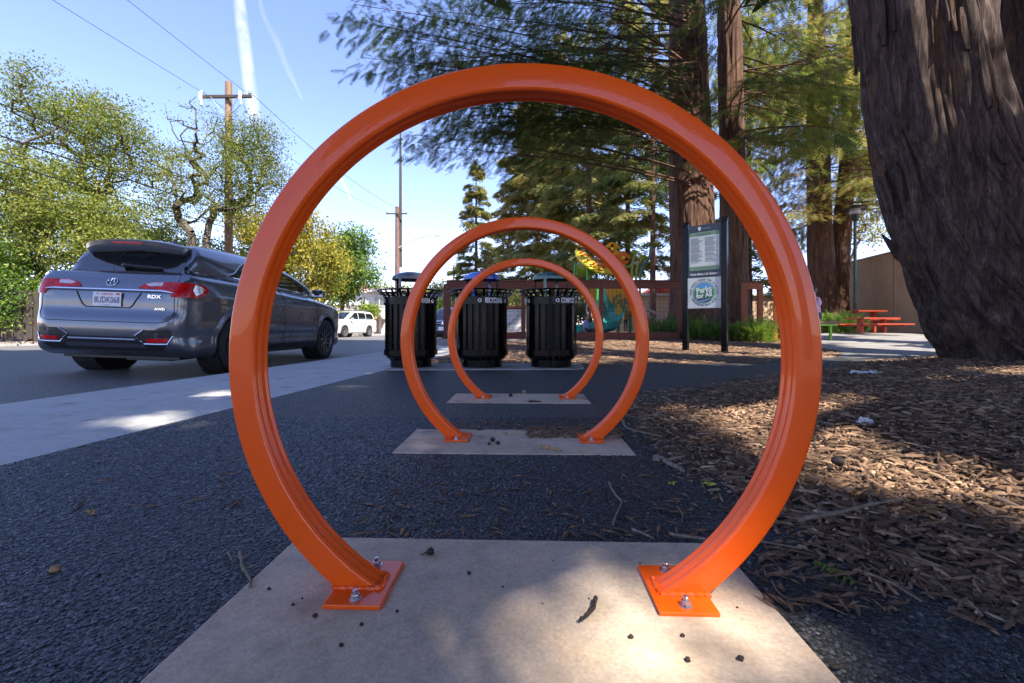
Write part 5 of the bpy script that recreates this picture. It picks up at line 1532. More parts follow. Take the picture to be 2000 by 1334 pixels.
conifer('conifer glimpsed between the wide trunk and the slim trunk', 1462, 24, 655, 10, 80, 2.4, 60, 207, .30, sl=.55, npr=60, shape=.5, trunk_r=.2)
conifer('small distant conifer beside the little far utility pole', 893, 95, 640, 516, 15, 1.0, 24, 208, .5, sl=1.4, npr=24, tpl=SP_FAR)

# ------------------------------------------------------------------ broadleaf trees
LEAF = (np.array([(0, 0, 0), (.5, .26, .03), (1, 0, -.06), (.5, -.26, .03)]), np.array([(0, 1, 2, 3)]))
def broadleaf(label, name, d, trunk_px, ells, ntgt, nleaf, leaf, mat, seed, tint=.45, bark='bark_grey', sig=.30, r0=.16, dj=1.5, cat='tree', bare=None, base_h=None, group=None, spread=.17):
    """ells: crown volumes as (px, py, rx, ry, weight) at distance d; grows branches to targets inside them"""
    g = np.random.default_rng(seed); s = d / F
    x0 = (trunk_px[0] - 1000) * s; zb = float(road_z(np.array([x0]), np.array([d]))[0]) if base_h is None else base_h
    root = thing(name, label, cat, (x0, d, zb), group=group)
    ws = np.array([e[4] for e in ells], float); ws /= ws.sum(); T = []
    for i in g.choice(len(ells), ntgt, p=ws):
        e = ells[i]
        v = g.normal(0, 1, 3); v /= np.linalg.norm(v); v *= g.random() ** .42
        dd = d + v[1] * dj
        T.append(((e[0] + v[0] * e[2] - 1000) * s, dd, CAM_H + (640 - e[1] - v[2] * e[3] * -1 * -1) * s))
    T = np.array(T)
    wood = MB(); nodes = [np.array([x0, d, zb]), np.array([x0 + g.normal(0, .1), d, zb + .7])]; 
    tx, tz = (trunk_px[0] - 1000) * s, CAM_H + (640 - trunk_px[1]) * s
    fork = np.array([tx + g.normal(0, .15), d, tz]); nodes += [nodes[1] * .5 + fork * .5, fork]; parent = [-1, 0, 1, 2]
    order = np.argsort(np.linalg.norm(T - fork, axis=1)); tipn = []
    for k in order:
        t = T[k]; N = np.array(nodes); dist = np.linalg.norm(N - t, axis=1) + .35 * np.maximum(0, N[:, 2] - t[2]); dist[0] += 9; dist[1] += 2
        j = int(np.argmin(dist)); a = N[j]; L = np.linalg.norm(t - a); m = max(1, int(L / .55)); pj = j
        for q in range(1, m + 1):
            f = q / m; p = a + (t - a) * f + g.normal(0, .028, 3) * (q < m) * min(1, L); p[2] += .12 * L * math.sin(PI * f) * (q < m)
            nodes.append(p); parent.append(pj); pj = len(nodes) - 1
        tipn.append(pj)
    cnt = np.ones(len(nodes)) * .25
    for i in range(len(nodes) - 1, 0, -1): cnt[parent[i]] += cnt[i]
    rr = np.clip(r0 * .8 * (cnt / cnt[0]) ** .52, .007, None)
    o = np.array(root.location)
    for i in range(1, len(nodes)):
        p = parent[i]; big = rr[i] > .035
        wood.tube([tuple(nodes[p] - o), tuple(nodes[i] - o)], [rr[p] if p > 0 and rr[p] < rr[i] * 1.6 else rr[i] * 1.1, rr[i]], 7 if big else 4, cap=False)
    wood.build('trunk', MT[bark], root, smooth=True)
    per = max(1, nleaf // len(T))
    c = np.repeat(T, per, 0)
    w = np.ones(len(T)) if bare is None else np.array([0.08 if bare(t) else 1.0 for t in T]); w = w * g.uniform(.3, 1.5, len(T))
    keep = g.random(len(c)) < np.repeat(w / 1.3, per)
    c = c[keep]; base = np.repeat(g.normal(0, .12, len(T)), per)[keep]
    pos = c + g.normal(0, sig, c.shape) * [1, 1, .8]
    D = g.normal(0, 1, c.shape); D[:, 2] -= .35; U = g.normal(0, .6, c.shape); U[:, 2] += .9
    V, Fc = stamp(LEAF, pos - o, D, U, leaf * g.uniform(.6, 1.3, len(pos)))
    tt = np.clip(tint + base + g.normal(0, spread, len(pos)), 0, 1)
    np_mesh('crown', V, Fc, MT[mat], root, tint=np.repeat(tt, 4))
    return root
broadleaf('spreading leafy tree with yellow green crown above the parked car, at far left', 'broadleaf_tree', 16.5, (150, 470),
    [(95, 185, 85, 48, 1.5), (60, 240, 55, 45, .8), (170, 225, 80, 45, 1.3), (225, 250, 85, 55, 1.6), (120, 290, 110, 50, 1.2), (255, 300, 60, 55, 1.3), (190, 350, 110, 50, 1.2), (60, 340, 60, 50, 1)], 360, 42000, .092, 'oak_leaf', 301, .42, sig=.26, r0=.24, dj=1.6)
broadleaf('airy tree with bare grey upper twigs and several pale trunks, left of the utility pole', 'broadleaf_tree', 20.0, (372, 455),
    [(385, 240, 55, 45, 1.5), (400, 300, 65, 40, 1.1), (345, 330, 55, 45, 1), (395, 370, 70, 40, 1.2), (330, 400, 40, 50, .8), (300, 300, 40, 60, .8)], 250, 20000, .095, 'oak_leaf', 302, .45, sig=.28, r0=.20, dj=1.6, bare=lambda t: CAM_H + 0 < t[2] and (640 - (t[2] - CAM_H) / t[1] * F) < 285)
broadleaf('rounded airy tree wrapping around the tall utility pole', 'broadleaf_tree', 19.0, (402, 468),
    [(500, 275, 55, 38, 1.4), (470, 330, 75, 45, 1.3), (520, 340, 38, 55, 1), (440, 260, 30, 35, .7), (470, 400, 60, 35, .9), (430, 420, 35, 30, .5)], 230, 26000, .092, 'oak_leaf', 303, .40, sig=.26, r0=.17, dj=1.4)
broadleaf('dense yellow green thicket behind the back of the parked car', 'large_shrub', 15.0, (90, 610),
    [(40, 400, 70, 60, 1.5), (120, 420, 80, 55, 1.5), (200, 430, 60, 55, 1.2), (30, 480, 60, 60, 1.2), (120, 500, 80, 50, 1.2), (220, 490, 60, 40, 1), (20, 560, 40, 40, .8), (80, 350, 60, 30, .8)], 330, 58000, .105, 'oak_leaf', 304, .46, sig=.27, r0=.16, dj=1.7, cat='shrub')
broadleaf('fresh green shrub by the wooden fence at the left edge', 'large_shrub', 13.8, (60, 640),
    [(20, 560, 36, 40, 1), (60, 575, 30, 34, .9), (0, 500, 40, 30, .5), (10, 615, 30, 22, .7), (55, 625, 24, 16, .5)], 120, 15000, .10, 'green_leaf', 305, .5, sig=.2, r0=.07, dj=.8, cat='shrub')
broadleaf('olive green thicket between the trunks behind the car roof', 'large_shrub', 22.0, (330, 560),
    [(290, 430, 60, 50, 1), (330, 480, 60, 40, 1), (260, 480, 50, 50, 1), (400, 490, 40, 30, .8), (450, 500, 40, 30, .5)], 150, 17000, .15, 'oak_leaf', 306, .42, sig=.32, r0=.12, cat='shrub')
broadleaf('golden leaved tree seen through the left side of the big ring', 'broadleaf_tree', 26.5, (560, 590),
    [(530, 480, 55, 55, 1.3), (590, 455, 50, 42, 1.2), (560, 540, 60, 50, 1.2), (625, 520, 45, 55, 1.2), (600, 580, 50, 35, 1), (490, 440, 40, 40, .8)], 260, 34000, .19, 'gold_leaf', 307, .42, sig=.36, r0=.17, dj=1.8)
broadleaf('green leafy street tree beyond the golden one, above the white car', 'broadleaf_tree', 34.5, (666, 585),
    [(680, 480, 42, 38, 1.3), (700, 530, 38, 32, 1.2), (655, 545, 38, 36, 1), (668, 575, 34, 20, .6), (640, 500, 30, 30, .6)], 190, 20000, .24, 'green_leaf', 308, .52, sig=.42, r0=.2, dj=1.8, spread=.24)
broadleaf('bright green bush at the kerb left of the white car', 'kerb_bush', 29.5, (645, 645), [(646, 632, 10, 14, 1)], 26, 2600, .13, 'green_leaf', 309, .8, sig=.18, r0=.04, dj=.5, cat='bush')
broadleaf('yellow green bush behind the roof of the white car', 'garden_bush', 40, (715, 620), [(718, 606, 24, 8, 1)], 26, 2600, .2, 'green_leaf', 310, .85, sig=.25, r0=.04, dj=.8, cat='bush')
broadleaf('leafy trees on the skyline behind the house roofs', 'skyline_trees', 70, (800, 600), [(720, 575, 60, 14, 1), (800, 580, 60, 14, 1), (870, 575, 40, 18, 1)], 90, 9000, .55, 'oak_leaf', 311, .6, sig=.8, r0=.2, dj=3, cat='trees')
broadleaf('bush seen between the grey lid bin and the fence post', 'garden_bush', 27, (855, 640), [(858, 606, 14, 24, 1), (840, 600, 18, 18, .6)], 40, 4500, .16, 'green_leaf', 312, .7, sig=.25, r0=.05, dj=.8, cat='bush')
broadleaf('pale sparse tree behind the corrugated wall, right of the lamp post', 'broadleaf_tree', 27, (1655, 520),
    [(1690, 400, 32, 42, 1.2), (1620, 430, 26, 60, .8), (1700, 450, 28, 28, .8), (1680, 350, 30, 40, .7)], 170, 7000, .16, 'gold_leaf', 313, .35, sig=.30, r0=.10, dj=1.5, base_h=.3)
broadleaf('bushy green tree seen behind the fence between the bins', 'broadleaf_tree', 26, (1000, 640), [(985, 600, 30, 30, 1), (1040, 600, 40, 30, 1), (905, 610, 40, 18, .8)], 90, 9000, .2, 'fir_leaf', 314, .55, sig=.35, r0=.1, dj=1.2, base_h=.3)
# clumps of ferny shrubs at the foot of the redwoods
def fern_bush(label, px, d, w, h, seed, mat='green_leaf', tint=.4, n=230, group=None):
    g = np.random.default_rng(seed); x = (px - 1000) / F * d; zb = float(park_z(np.array([x]), np.array([d]))[0]) - .02
    root = thing('fern_bush', label, 'bush', (x, d, zb), group=group)
    a = g.uniform(0, 2 * PI, n); rr = w * np.sqrt(g.random(n)) * .8
    p = np.stack([rr * np.cos(a), rr * np.sin(a) * .7, g.random(n) * h * .75 * (1 - rr / w * .6)], 1)
    D = np.stack([np.cos(a) * .6, np.sin(a) * .6, g.uniform(.1, 1.4, n)], 1) + g.normal(0, .25, (n, 3)); U = g.normal(0, .5, (n, 3)) + [0, 0, .8]
    V, Fc = stamp(SP_NEAR, p, D, U, g.uniform(.22, .42, n) * (h / .6) ** .5)
    np_mesh('fronds', V, Fc, MT[mat], root, tint=np.repeat(np.clip(tint + g.normal(0, .2, n), 0, 1), len(SP_NEAR[0])))
    mb = MB()
    for i in range(9):
        b = g.uniform(-.3, .3, 2) * w; mb.tube([(b[0], b[1], 0), (b[0] * 1.5, b[1] * 1.5, h * .5), (b[0] * 2, b[1] * 2, h * .85)], [.012, .008, .003], 5, cap=False)
    tag(mb.build('stems', MT['bark_grey'], root), kind='stuff')
fb = [('feathery green bush left of the park sign', 1302, 12.6, .75, .62, .38), ('feathery green bush between the two sign posts', 1368, 12.0, .6, .6, .34), ('low dark bush behind the left sign post', 1335, 13.2, .6, .75, .25),
      ('green bush below the slim redwood trunk', 1440, 11.6, .5, .5, .45), ('sunlit green bush beside the orange gate post', 1478, 11.3, .42, .62, .75), ('green bush just inside the right limb of the big ring', 1512, 12.5, .5, .6, .55),
      ('leafy bush behind the brown bench end', 1650, 15.5, .7, .9, .35), ('low bush by the foot of the reddish trunk', 1620, 16.5, .5, .8, .5)]
for i, (l, px, d, w, h, tn) in enumerate(fb): fern_bush(l, px, d, w, h, 400 + i, tint=tn, n=260)

# ------------------------------------------------------------------ bark mulch, stones
def chips():
    g = np.random.default_rng(21)
    def zone(n, x0, x1, y0, y1, pw, sl):
        X = g.uniform(x0, x1, n * 6); Y = y0 * (y1 / y0) ** g.random(n * 6)
        sd = poly_sdf(MOUND, X, Y)
        keep = (sd > -.16) & (g.random(len(X)) < np.clip(1 + sd * 9, .012, 1)) & ((sd > 0) | (g.random(len(X)) < .5))
        X, Y = X[keep][:n], Y[keep][:n]; return X, Y
    X1, Y1 = zone(34000, .5, 3.6, .62, 2.6, 1, 1)
    X2, Y2 = zone(14000, .5, 8.0, 2.3, 7.5, 1, 1)
    X = np.concatenate([X1, X2]); Y = np.concatenate([Y1, Y2]); n = len(X)
    far = np.clip(Y / 2.2, 1, 2.2)
    kind = g.random(n)
    L = np.where(kind < .55, .014 + .055 * g.random(n) ** 1.6, np.where(kind < .85, g.uniform(.006, .020, n), g.uniform(.03, .10, n))) * far ** .5
    Wd = np.where(kind < .55, g.uniform(.004, .012, n), np.where(kind < .85, g.uniform(.004, .014, n), g.uniform(.0012, .003, n))) * far ** .7
    Th = np.where(kind < .9, g.uniform(.0015, .005, n), g.uniform(.0015, .003, n))
    sd = poly_sdf(MOUND, X, Y)
    Z = park_z(X, Y) + g.random(n) ** 1.5 * .022 * np.clip(sd * 8, .12, 1) + Th
    Z = np.where(sd < .0, .004 + Th + g.random(n) * .004, np.maximum(Z, .006))
    a = g.uniform(0, PI * 2, n); ti = g.normal(0, .16, n) * np.clip(sd * 6, .15, 1)
    D = np.stack([np.cos(a), np.sin(a), ti], 1); U = np.stack([g.normal(0, .25, n), g.normal(0, .25, n), np.ones(n)], 1)
    D = unit(D); Zv = unit(U - (U * D).sum(1, keepdims=True) * D); Yv = np.cross(Zv, D)
    bend = g.normal(0, .10, n) * L
    s_ = [(-.5, -.2, 0, 0), (.1, -.5, .6, 0), (.5, -.12, 0, 0), (.5, .3, 0, 0), (-.1, .5, .6, 0), (-.5, .25, 0, 0), (-.3, .12, .3, 1), (.28, -.12, .3, 1)]
    P_ = np.stack([X, Y, Z], 1); V = []
    for u, v, m, top in s_:
        V.append(P_ + D * (u * L)[:, None] + Yv * ((v * Wd) + m * bend)[:, None] + Zv * ((top - .5) * Th * 1.6)[:, None])
    V = np.stack(V, 1).reshape(-1, 3)
    Fq = np.array([(0, 1, 6), (1, 7, 6), (1, 2, 7), (2, 3, 7), (3, 4, 7), (4, 6, 7), (4, 5, 6), (5, 0, 6)])
    Fc = (Fq[None] + (np.arange(n) * 8)[:, None, None]).reshape(-1, 3)
    tint = np.clip(g.beta(1.6, 2.4, n) + (kind > .9) * .12, 0, 1)
    o = np_mesh('bark_mulch', V, Fc, MT['chips'], tint=np.repeat(tint, 8))
    tag(o, 'brown shredded bark mulch heaped over the bed right of the racks', 'mulch', kind='stuff')
    # looser mulch behind the bins and by the sign
    n = 15000; X = g.uniform(-1.6, 9, n); Y = g.uniform(5.3, 12.5, n)
    k = (poly_sdf(ASPH, X, Y) < 0) & (X > inner_x(Y) + .1) & ~((Y < 5.66) & (X < .9)) & (poly_sdf(MOUND, X, Y) < 0) & (X > -1.4 + .1 * (Y - 5)); X, Y = X[k], Y[k]; n = len(X)
    L = g.uniform(.05, .14, n); a = g.uniform(0, PI, n); Wd = g.uniform(.01, .022, n); c, s = np.cos(a), np.sin(a); Z = park_z(X, Y) + .006 + g.random(n) * .015; dz = g.normal(0, .08, n) * L
    V = np.stack([np.stack([X + (u * L * c - v * Wd * s), Y + (u * L * s + v * Wd * c), Z + u * dz + w * .006], 1) for u, v, w in ((-.5, -.5, 0), (.5, -.3, 0), (.5, .3, 0), (-.5, .5, 0), (-.1, 0, 1))], 1).reshape(-1, 3)
    Fc = (np.array([(0, 1, 4), (1, 2, 4), (2, 3, 4), (3, 0, 4)])[None] + (np.arange(n) * 5)[:, None, None]).reshape(-1, 3)
    o = np_mesh('bark_mulch', V, Fc, MT['chips'], tint=np.repeat(np.clip(g.beta(2.2, 2.0, n), 0, 1), 5))
    tag(o, 'lighter bark mulch on the ground between the bins, the fence and the park sign', 'mulch', kind='stuff')
chips()
def stones():
    g = np.random.default_rng(33); n = 115000
    X = g.uniform(-2.0, 1.4, n); Y = .56 * (2.3 / .56) ** g.random(n)
    k = (X > inner_x(Y) + .01) & (poly_sdf(MOUND, X, Y) < .05) & (np.abs(X / Y * F) < 1030)
    for yc, hd in ((.742, .216), (1.80, .19)):
        lx = X - (0.0116 + 0.0338 * (yc - .755)); k &= ~((np.abs(Y - yc) < hd + .003) & (lx > -.482) & (lx < .418))
    X, Y = X[k], Y[k]; n = len(X)
    r = (.0019 + .0036 * g.random(n) ** 2) * np.clip(Y / 1.0, .9, 1.7) ** .6; h = r * g.uniform(.35, .8, n)
    a0 = g.uniform(0, 2 * PI, n); Z = .003 + g.random(n) * .0015; V = []
    for i in range(5):
        a = a0 + i * 2 * PI / 5 + g.normal(0, .2, n); q = r * g.uniform(.7, 1.3, n); V.append(np.stack([X + q * np.cos(a), Y + q * np.sin(a), Z], 1))
    V.append(np.stack([X + r * g.normal(0, .25, n), Y + r * g.normal(0, .25, n), Z + h * g.uniform(.6, 1.0, n)], 1))
    V = np.stack(V, 1).reshape(-1, 3)
    T = np.array([(0, 1, 5), (1, 2, 5), (2, 3, 5), (3, 4, 5), (4, 0, 5)])
    Fc = (T[None] + (np.arange(n) * 6)[:, None, None]).reshape(-1, 3)
    o = np_mesh('asphalt_aggregate', V, Fc, MT['stones'], tint=np.repeat(g.beta(.85, 1.9, n), 6))
    tag(o, 'coarse loose looking stones of the black asphalt surface around the nearest pad', 'gravel', kind='stuff')
stones()

# ------------------------------------------------------------------ fallen things
def stick(label, pts, r, name='fallen_stick', mat='twig', cat='stick', group=None, h=0.012, tip=.55, knots=True):
    P3 = [G(px, py) for px, py in pts]; o = P3[0]
    rr = random.Random(int(pts[0][0] * 7 + pts[0][1]))
    q = smooth_poly([tuple(p) for p in P3], 4, False) if len(P3) > 2 else [tuple(P3[0] + (P3[1] - P3[0]) * i / 4) for i in range(5)]
    m = len(q); R = [r * (1 - (1 - tip) * i / (m - 1)) * rr.uniform(.85, 1.18) for i in range(m)]
    pp = [(x - o[0] + rr.uniform(-r, r) * .4, y - o[1] + rr.uniform(-r, r) * .4, h + rr.uniform(-.2, .4) * r) for x, y, z in q]
    mb = MB(); mb.tube(pp, R, 7)
    if knots and m > 5:
        k = m // 2; d = Vector(pp[k + 1]) - Vector(pp[k]); sd = Vector((-d.y, d.x, d.length * .4)).normalized()
        mb.tube([pp[k], Vector(pp[k]) + sd * r * 5 + d], [r * .45, r * .2], 5)
    ob = mb.build(name, MT[mat], smooth=True); ob.location = (o[0], o[1], 0)
    return tag(ob, label, cat, group)
stick('bent pale stick lying across the left corner of the nearest pad', [(469, 1090), (473, 1115), (484, 1135), (490, 1158)], .0042)
stick('tiny pale twig just left of the bent stick on the asphalt', [(446, 1090), (450, 1100), (453, 1108)], .002, 'fallen_twig', cat='twig')
stick('long bent stick inside the big ring, on the asphalt behind the pad', [(1190, 952), (1200, 972), (1214, 988), (1206, 1010), (1196, 1036)], .0036)
stick('short straight stick at the back edge of the nearest pad', [(1234, 1044), (1255, 1052), (1277, 1062)], .0035)
stick('dark thin stick passing behind the right foot of the big ring', [(1306, 1052), (1360, 1062), (1420, 1068), (1490, 1070), (1565, 1083)], .0034)
stick('small curled twig left of the yellow maple leaf', [(1322, 998), (1332, 1012), (1333, 1030)], .0018, 'fallen_twig', cat='twig')
stick('thin red brown twig near the green fern sprig', [(1592, 1150), (1640, 1166), (1680, 1172), (1716, 1178)], .0030, 'fallen_twig', mat='pod', cat='twig')
stick('long curved branch at the mulch edge right of the middle pad', [(1214, 815), (1222, 838), (1255, 850), (1292, 858)], .0065)
stick('thick broken piece of bark branch on the mulch edge', [(1280, 903), (1300, 908), (1334, 928)], .012, 'bark_piece', cat='bark piece')
stick('thin pale grass stem on the asphalt right of the pad', [(1508, 1148), (1522, 1172), (1545, 1185)], .0014, 'fallen_twig', cat='twig', knots=False)
stick('dark curved catkin lying on the nearest pad', [(1163, 1184), (1158, 1205), (1145, 1220), (1133, 1230)], .0042, 'catkin', mat='pod', cat='catkin', h=.015, knots=False)
stick('flat bark sliver on the front of the middle pad', [(1056, 880), (1075, 882), (1093, 887)], .008, 'bark_piece', mat='dryleaf', cat='bark piece', knots=False)
stick('thin dark twig on the smallest looking pad', [(1032, 788), (1056, 788)], .006, 'fallen_twig', mat='pod', cat='twig', knots=False)
stick('dry pale stick on the mulch near the right edge', [(1690, 1140), (1740, 1160), (1800, 1200)], .0022, 'fallen_twig', cat='twig', h=.02)
stick('long dark stick half buried in the mulch', [(1560, 1055), (1640, 1040), (1700, 1022), (1760, 1010)], .005, h=.045)
0 and stick('upright looking broken stick stump in the mulch', [(1645, 935), (1660, 915), (1672, 898)], .008, h=.06, knots=False)
0 and stick('bright splinter of wood near the bottom right corner', [(1848, 1140), (1880, 1128), (1925, 1118)], .005, mat='dryleaf', h=.05, knots=False)
def crumb(name, label, cat, px, py, r, mat='pod', group=None, h=.0, seed=0, sq=(1, .9, .8), stem=False, lift=.008):
    rr = random.Random(seed + int(px)); p = G(px, py); bm = bmesh.new(); bmesh.ops.create_icosphere(bm, subdivisions=2, radius=r)
    for v in bm.verts:
        n = rr.uniform(.72, 1.15); v.co = Vector((v.co.x * sq[0], v.co.y * sq[1], v.co.z * sq[2])) * n
    me = bpy.data.meshes.new(name); bm.to_mesh(me); bm.free()
    o = link_mesh(name, me, MT[mat], smooth=True); o.location = (p[0], p[1], lift + r * sq[2] * .85)
    if stem:
        mb = MB(); mb.tube([(-r * .7, 0, 0), (-r * 1.6, -.002, -r * .5), (-r * 2.3, 0, -r * .7)], [r * .2, r * .14, r * .1], 6); mb.build('stem', MT[mat], o)
    return tag(o, label, cat, group)
crumb('seed_pod', 'round dark seed pod with short stem on the nearest pad, left of centre', 'seed pod', 840, 1092, .0085, stem=True, sq=(1, 1, .95))
crumb('seed_pod', 'dark round seed pod on the coarse asphalt at lower left', 'seed pod', 108, 1120, .009, 'dryleaf', lift=.003)
crumb('seed_pod', 'small dark pod on the asphalt right of the left pod', 'seed pod', 192, 1130, .0045, lift=.003)
crumb('tree_cone', 'dark spiky cone lying on the mulch', 'cone', 1637, 942, .018, seed=3, lift=.05)
for i, (px, py) in enumerate([(962, 866), (972, 872), (955, 873)]):
    crumb('seed_pod', ['largest of three dark pods clustered on the middle pad', 'right pod of the three clustered on the middle pad', 'left pod of the three clustered on the middle pad'][i], 'seed pod', px, py, (.011, .009, .008)[i])
crumb('seed_pod', 'dark pod at the back edge of the smallest looking pad', 'seed pod', 997, 777, .015)
crumb('pebble', 'tan pebble behind the smallest looking pad', 'pebble', 1024, 770, .018, 'dryleaf', lift=.003)
crumb('dry_petal', 'dry brown petal on the middle pad between the ring feet', 'petal', 987, 851, .009, 'dryleaf', sq=(1.3, .8, .4))
for i, (px, py, r) in enumerate([(572, 1193, .003), (525, 1162, .0035), (615, 1216, .0042), (706, 1233, .0036), (666, 1274, .0036), (776, 1206, .003), (982, 1157, .0022), (1232, 1258, .0042), (1333, 1255, .0036), (1343, 1304, .0045), (1446, 1302, .0050), (916, 1131, .0045), (590, 1180, .002), (1060, 1190, .0016), (1440, 1198, .0022), (1493, 1180, .0018), (1150, 1180, .002), (1250, 1110, .002), (1080, 1105, .0018)]):
    crumb('seed_crumb', 'tiny dark seed crumb lying on the nearest concrete pad', 'seed crumb', px, py, r, group='tiny seed crumbs scattered on the nearest pad', seed=i)
crumb('bark_piece', 'dark flat bark chip at the right front corner of the nearest pad', 'bark piece', 1633, 1316, .006, sq=(1.7, .7, .4))
# litter drifted over the middle pad
def drift(label, px0, px1, py0, py1, n, seed, h=.009):
    g = random.Random(seed); mb = MB()
    for _ in range(n):
        p = G(g.uniform(px0, px1) , g.uniform(py0, py1)); a = g.uniform(0, PI); L = g.uniform(.008, .035); w = g.uniform(.002, .006); c, s = math.cos(a), math.sin(a)
        z = h + g.random() * .006
        mb.add([(p[0] - L * c, p[1] - L * s, z), (p[0] - w * s, p[1] + w * c, z + .002), (p[0] + L * c, p[1] + L * s, z), (p[0] + w * s, p[1] - w * c, z), (p[0], p[1], z + .004)], [(0, 3, 4), (3, 2, 4), (2, 1, 4), (1, 0, 4)])
    o = mb.build('bark_litter', MT['chips'], None)
    at_ = o.data.attributes.new('tint', 'FLOAT', 'POINT'); at_.data.foreach_set('value', [g.random() * .6 for _ in range(len(o.data.vertices))])
    tag(o, label, 'litter', kind='stuff')
drift('drift of dark bark litter along the back edge of the middle pad', 1030, 1215, 838, 860, 420, 5)
drift('scattered bark crumbs on the asphalt beside the middle ring', 880, 1330, 825, 845, 170, 6, .005)
drift('scattered bark crumbs on the asphalt right of the nearest pad', 1480, 1760, 1060, 1200, 160, 7, .005)
drift('scattered dry crumbs on the dark asphalt inside the big ring', 700, 1440, 905, 1055, 150, 8, .005)
drift('few dry crumbs on the coarse asphalt at left', 150, 780, 850, 1000, 50, 9, .005)
# leaves
def maple(label, px, py, r, mat, seed, rot):
    g = random.Random(seed); p = G(px, py); pts = []
    for k in range(10):
        a = k * 2 * PI / 10 + rot; q = r * (1.0 if k % 2 == 0 else .45) * g.uniform(.8, 1.15); pts.append((q * math.cos(a), q * math.sin(a), .006 + g.uniform(0, .012)))
    mb = MB(); mb.add([(0, 0, .010)] + pts, [(0, i + 1, (i + 1) % 10 + 1) for i in range(10)]); mb.tube([(0, 0, .01), (r * 1.2 * math.cos(rot), r * 1.2 * math.sin(rot), .004)], .0009, 4)
    o = mb.build('fallen_leaf', MT[mat]); o.location = (p[0], p[1], 0); tag(o, label, 'leaf')
maple('curled yellow green maple leaf on the asphalt by the mulch edge', 1384, 952, .024, 'yleaf', 3, .5)
maple('small yellow green leaf left of the curled maple leaf', 1312, 950, .016, 'yleaf', 4, 1.2)
maple('tan dry leaf on the asphalt near the left kerb side', 178, 1010, .014, 'dryleaf', 5, 2.2)
maple('light tan leaf lying on the sunlit mulch', 1690, 950, .022, 'dryleaf', 6, .2)
# green sprig
g_ = np.random.default_rng(3); pA, pB = G(1588, 1104), G(1658, 1142)
V, Fc = stamp(SP_NEAR, np.array([[0, 0, .010], [0.0, 0, .012]]), np.array([pB - pA, pB - pA + [.01, -.008, 0]]), np.array([[0, 0, 1.], [.1, -.2, 1]]), np.array([.095, .06]))
o = np_mesh('fern_sprig', V, Fc, MT['green_leaf'], tint=np.full(len(V), .75)); o.location = tuple(pA); tag(o, 'small fresh green fern sprig on the asphalt at lower right', 'sprig')
def wrapper(label, px, py, L, W_, seed, h):
    g = random.Random(seed); p = G(px, py, h); mb = MB(); V = []; n, m = 9, 5
    for i in range(n):
        for j in range(m): V.append(((i / (n - 1) - .5) * L + g.uniform(-.006, .006), (j / (m - 1) - .5) * W_ + g.uniform(-.008, .008), .008 + g.uniform(0, .03)))
    mb.add(V, [(i * m + j, (i + 1) * m + j, (i + 1) * m + j + 1, i * m + j + 1) for i in range(n - 1) for j in range(m - 1)])
    o = mb.build('crumpled_wrapper', MT['silverwrap']); o.location = (p[0], p[1], float(park_z(np.array([p[0]]), np.array([p[1]]))[0])); o.rotation_euler = (0, 0, .3); tag(o, label, 'litter')
wrapper('crumpled silvery plastic wrapper on the mulch before the leaning trunk', 1690, 727, .26, .12, 2, .09)
wrapper('small white scrap on the mulch in the middle distance', 1690, 818, .03, .05, 5, .1)

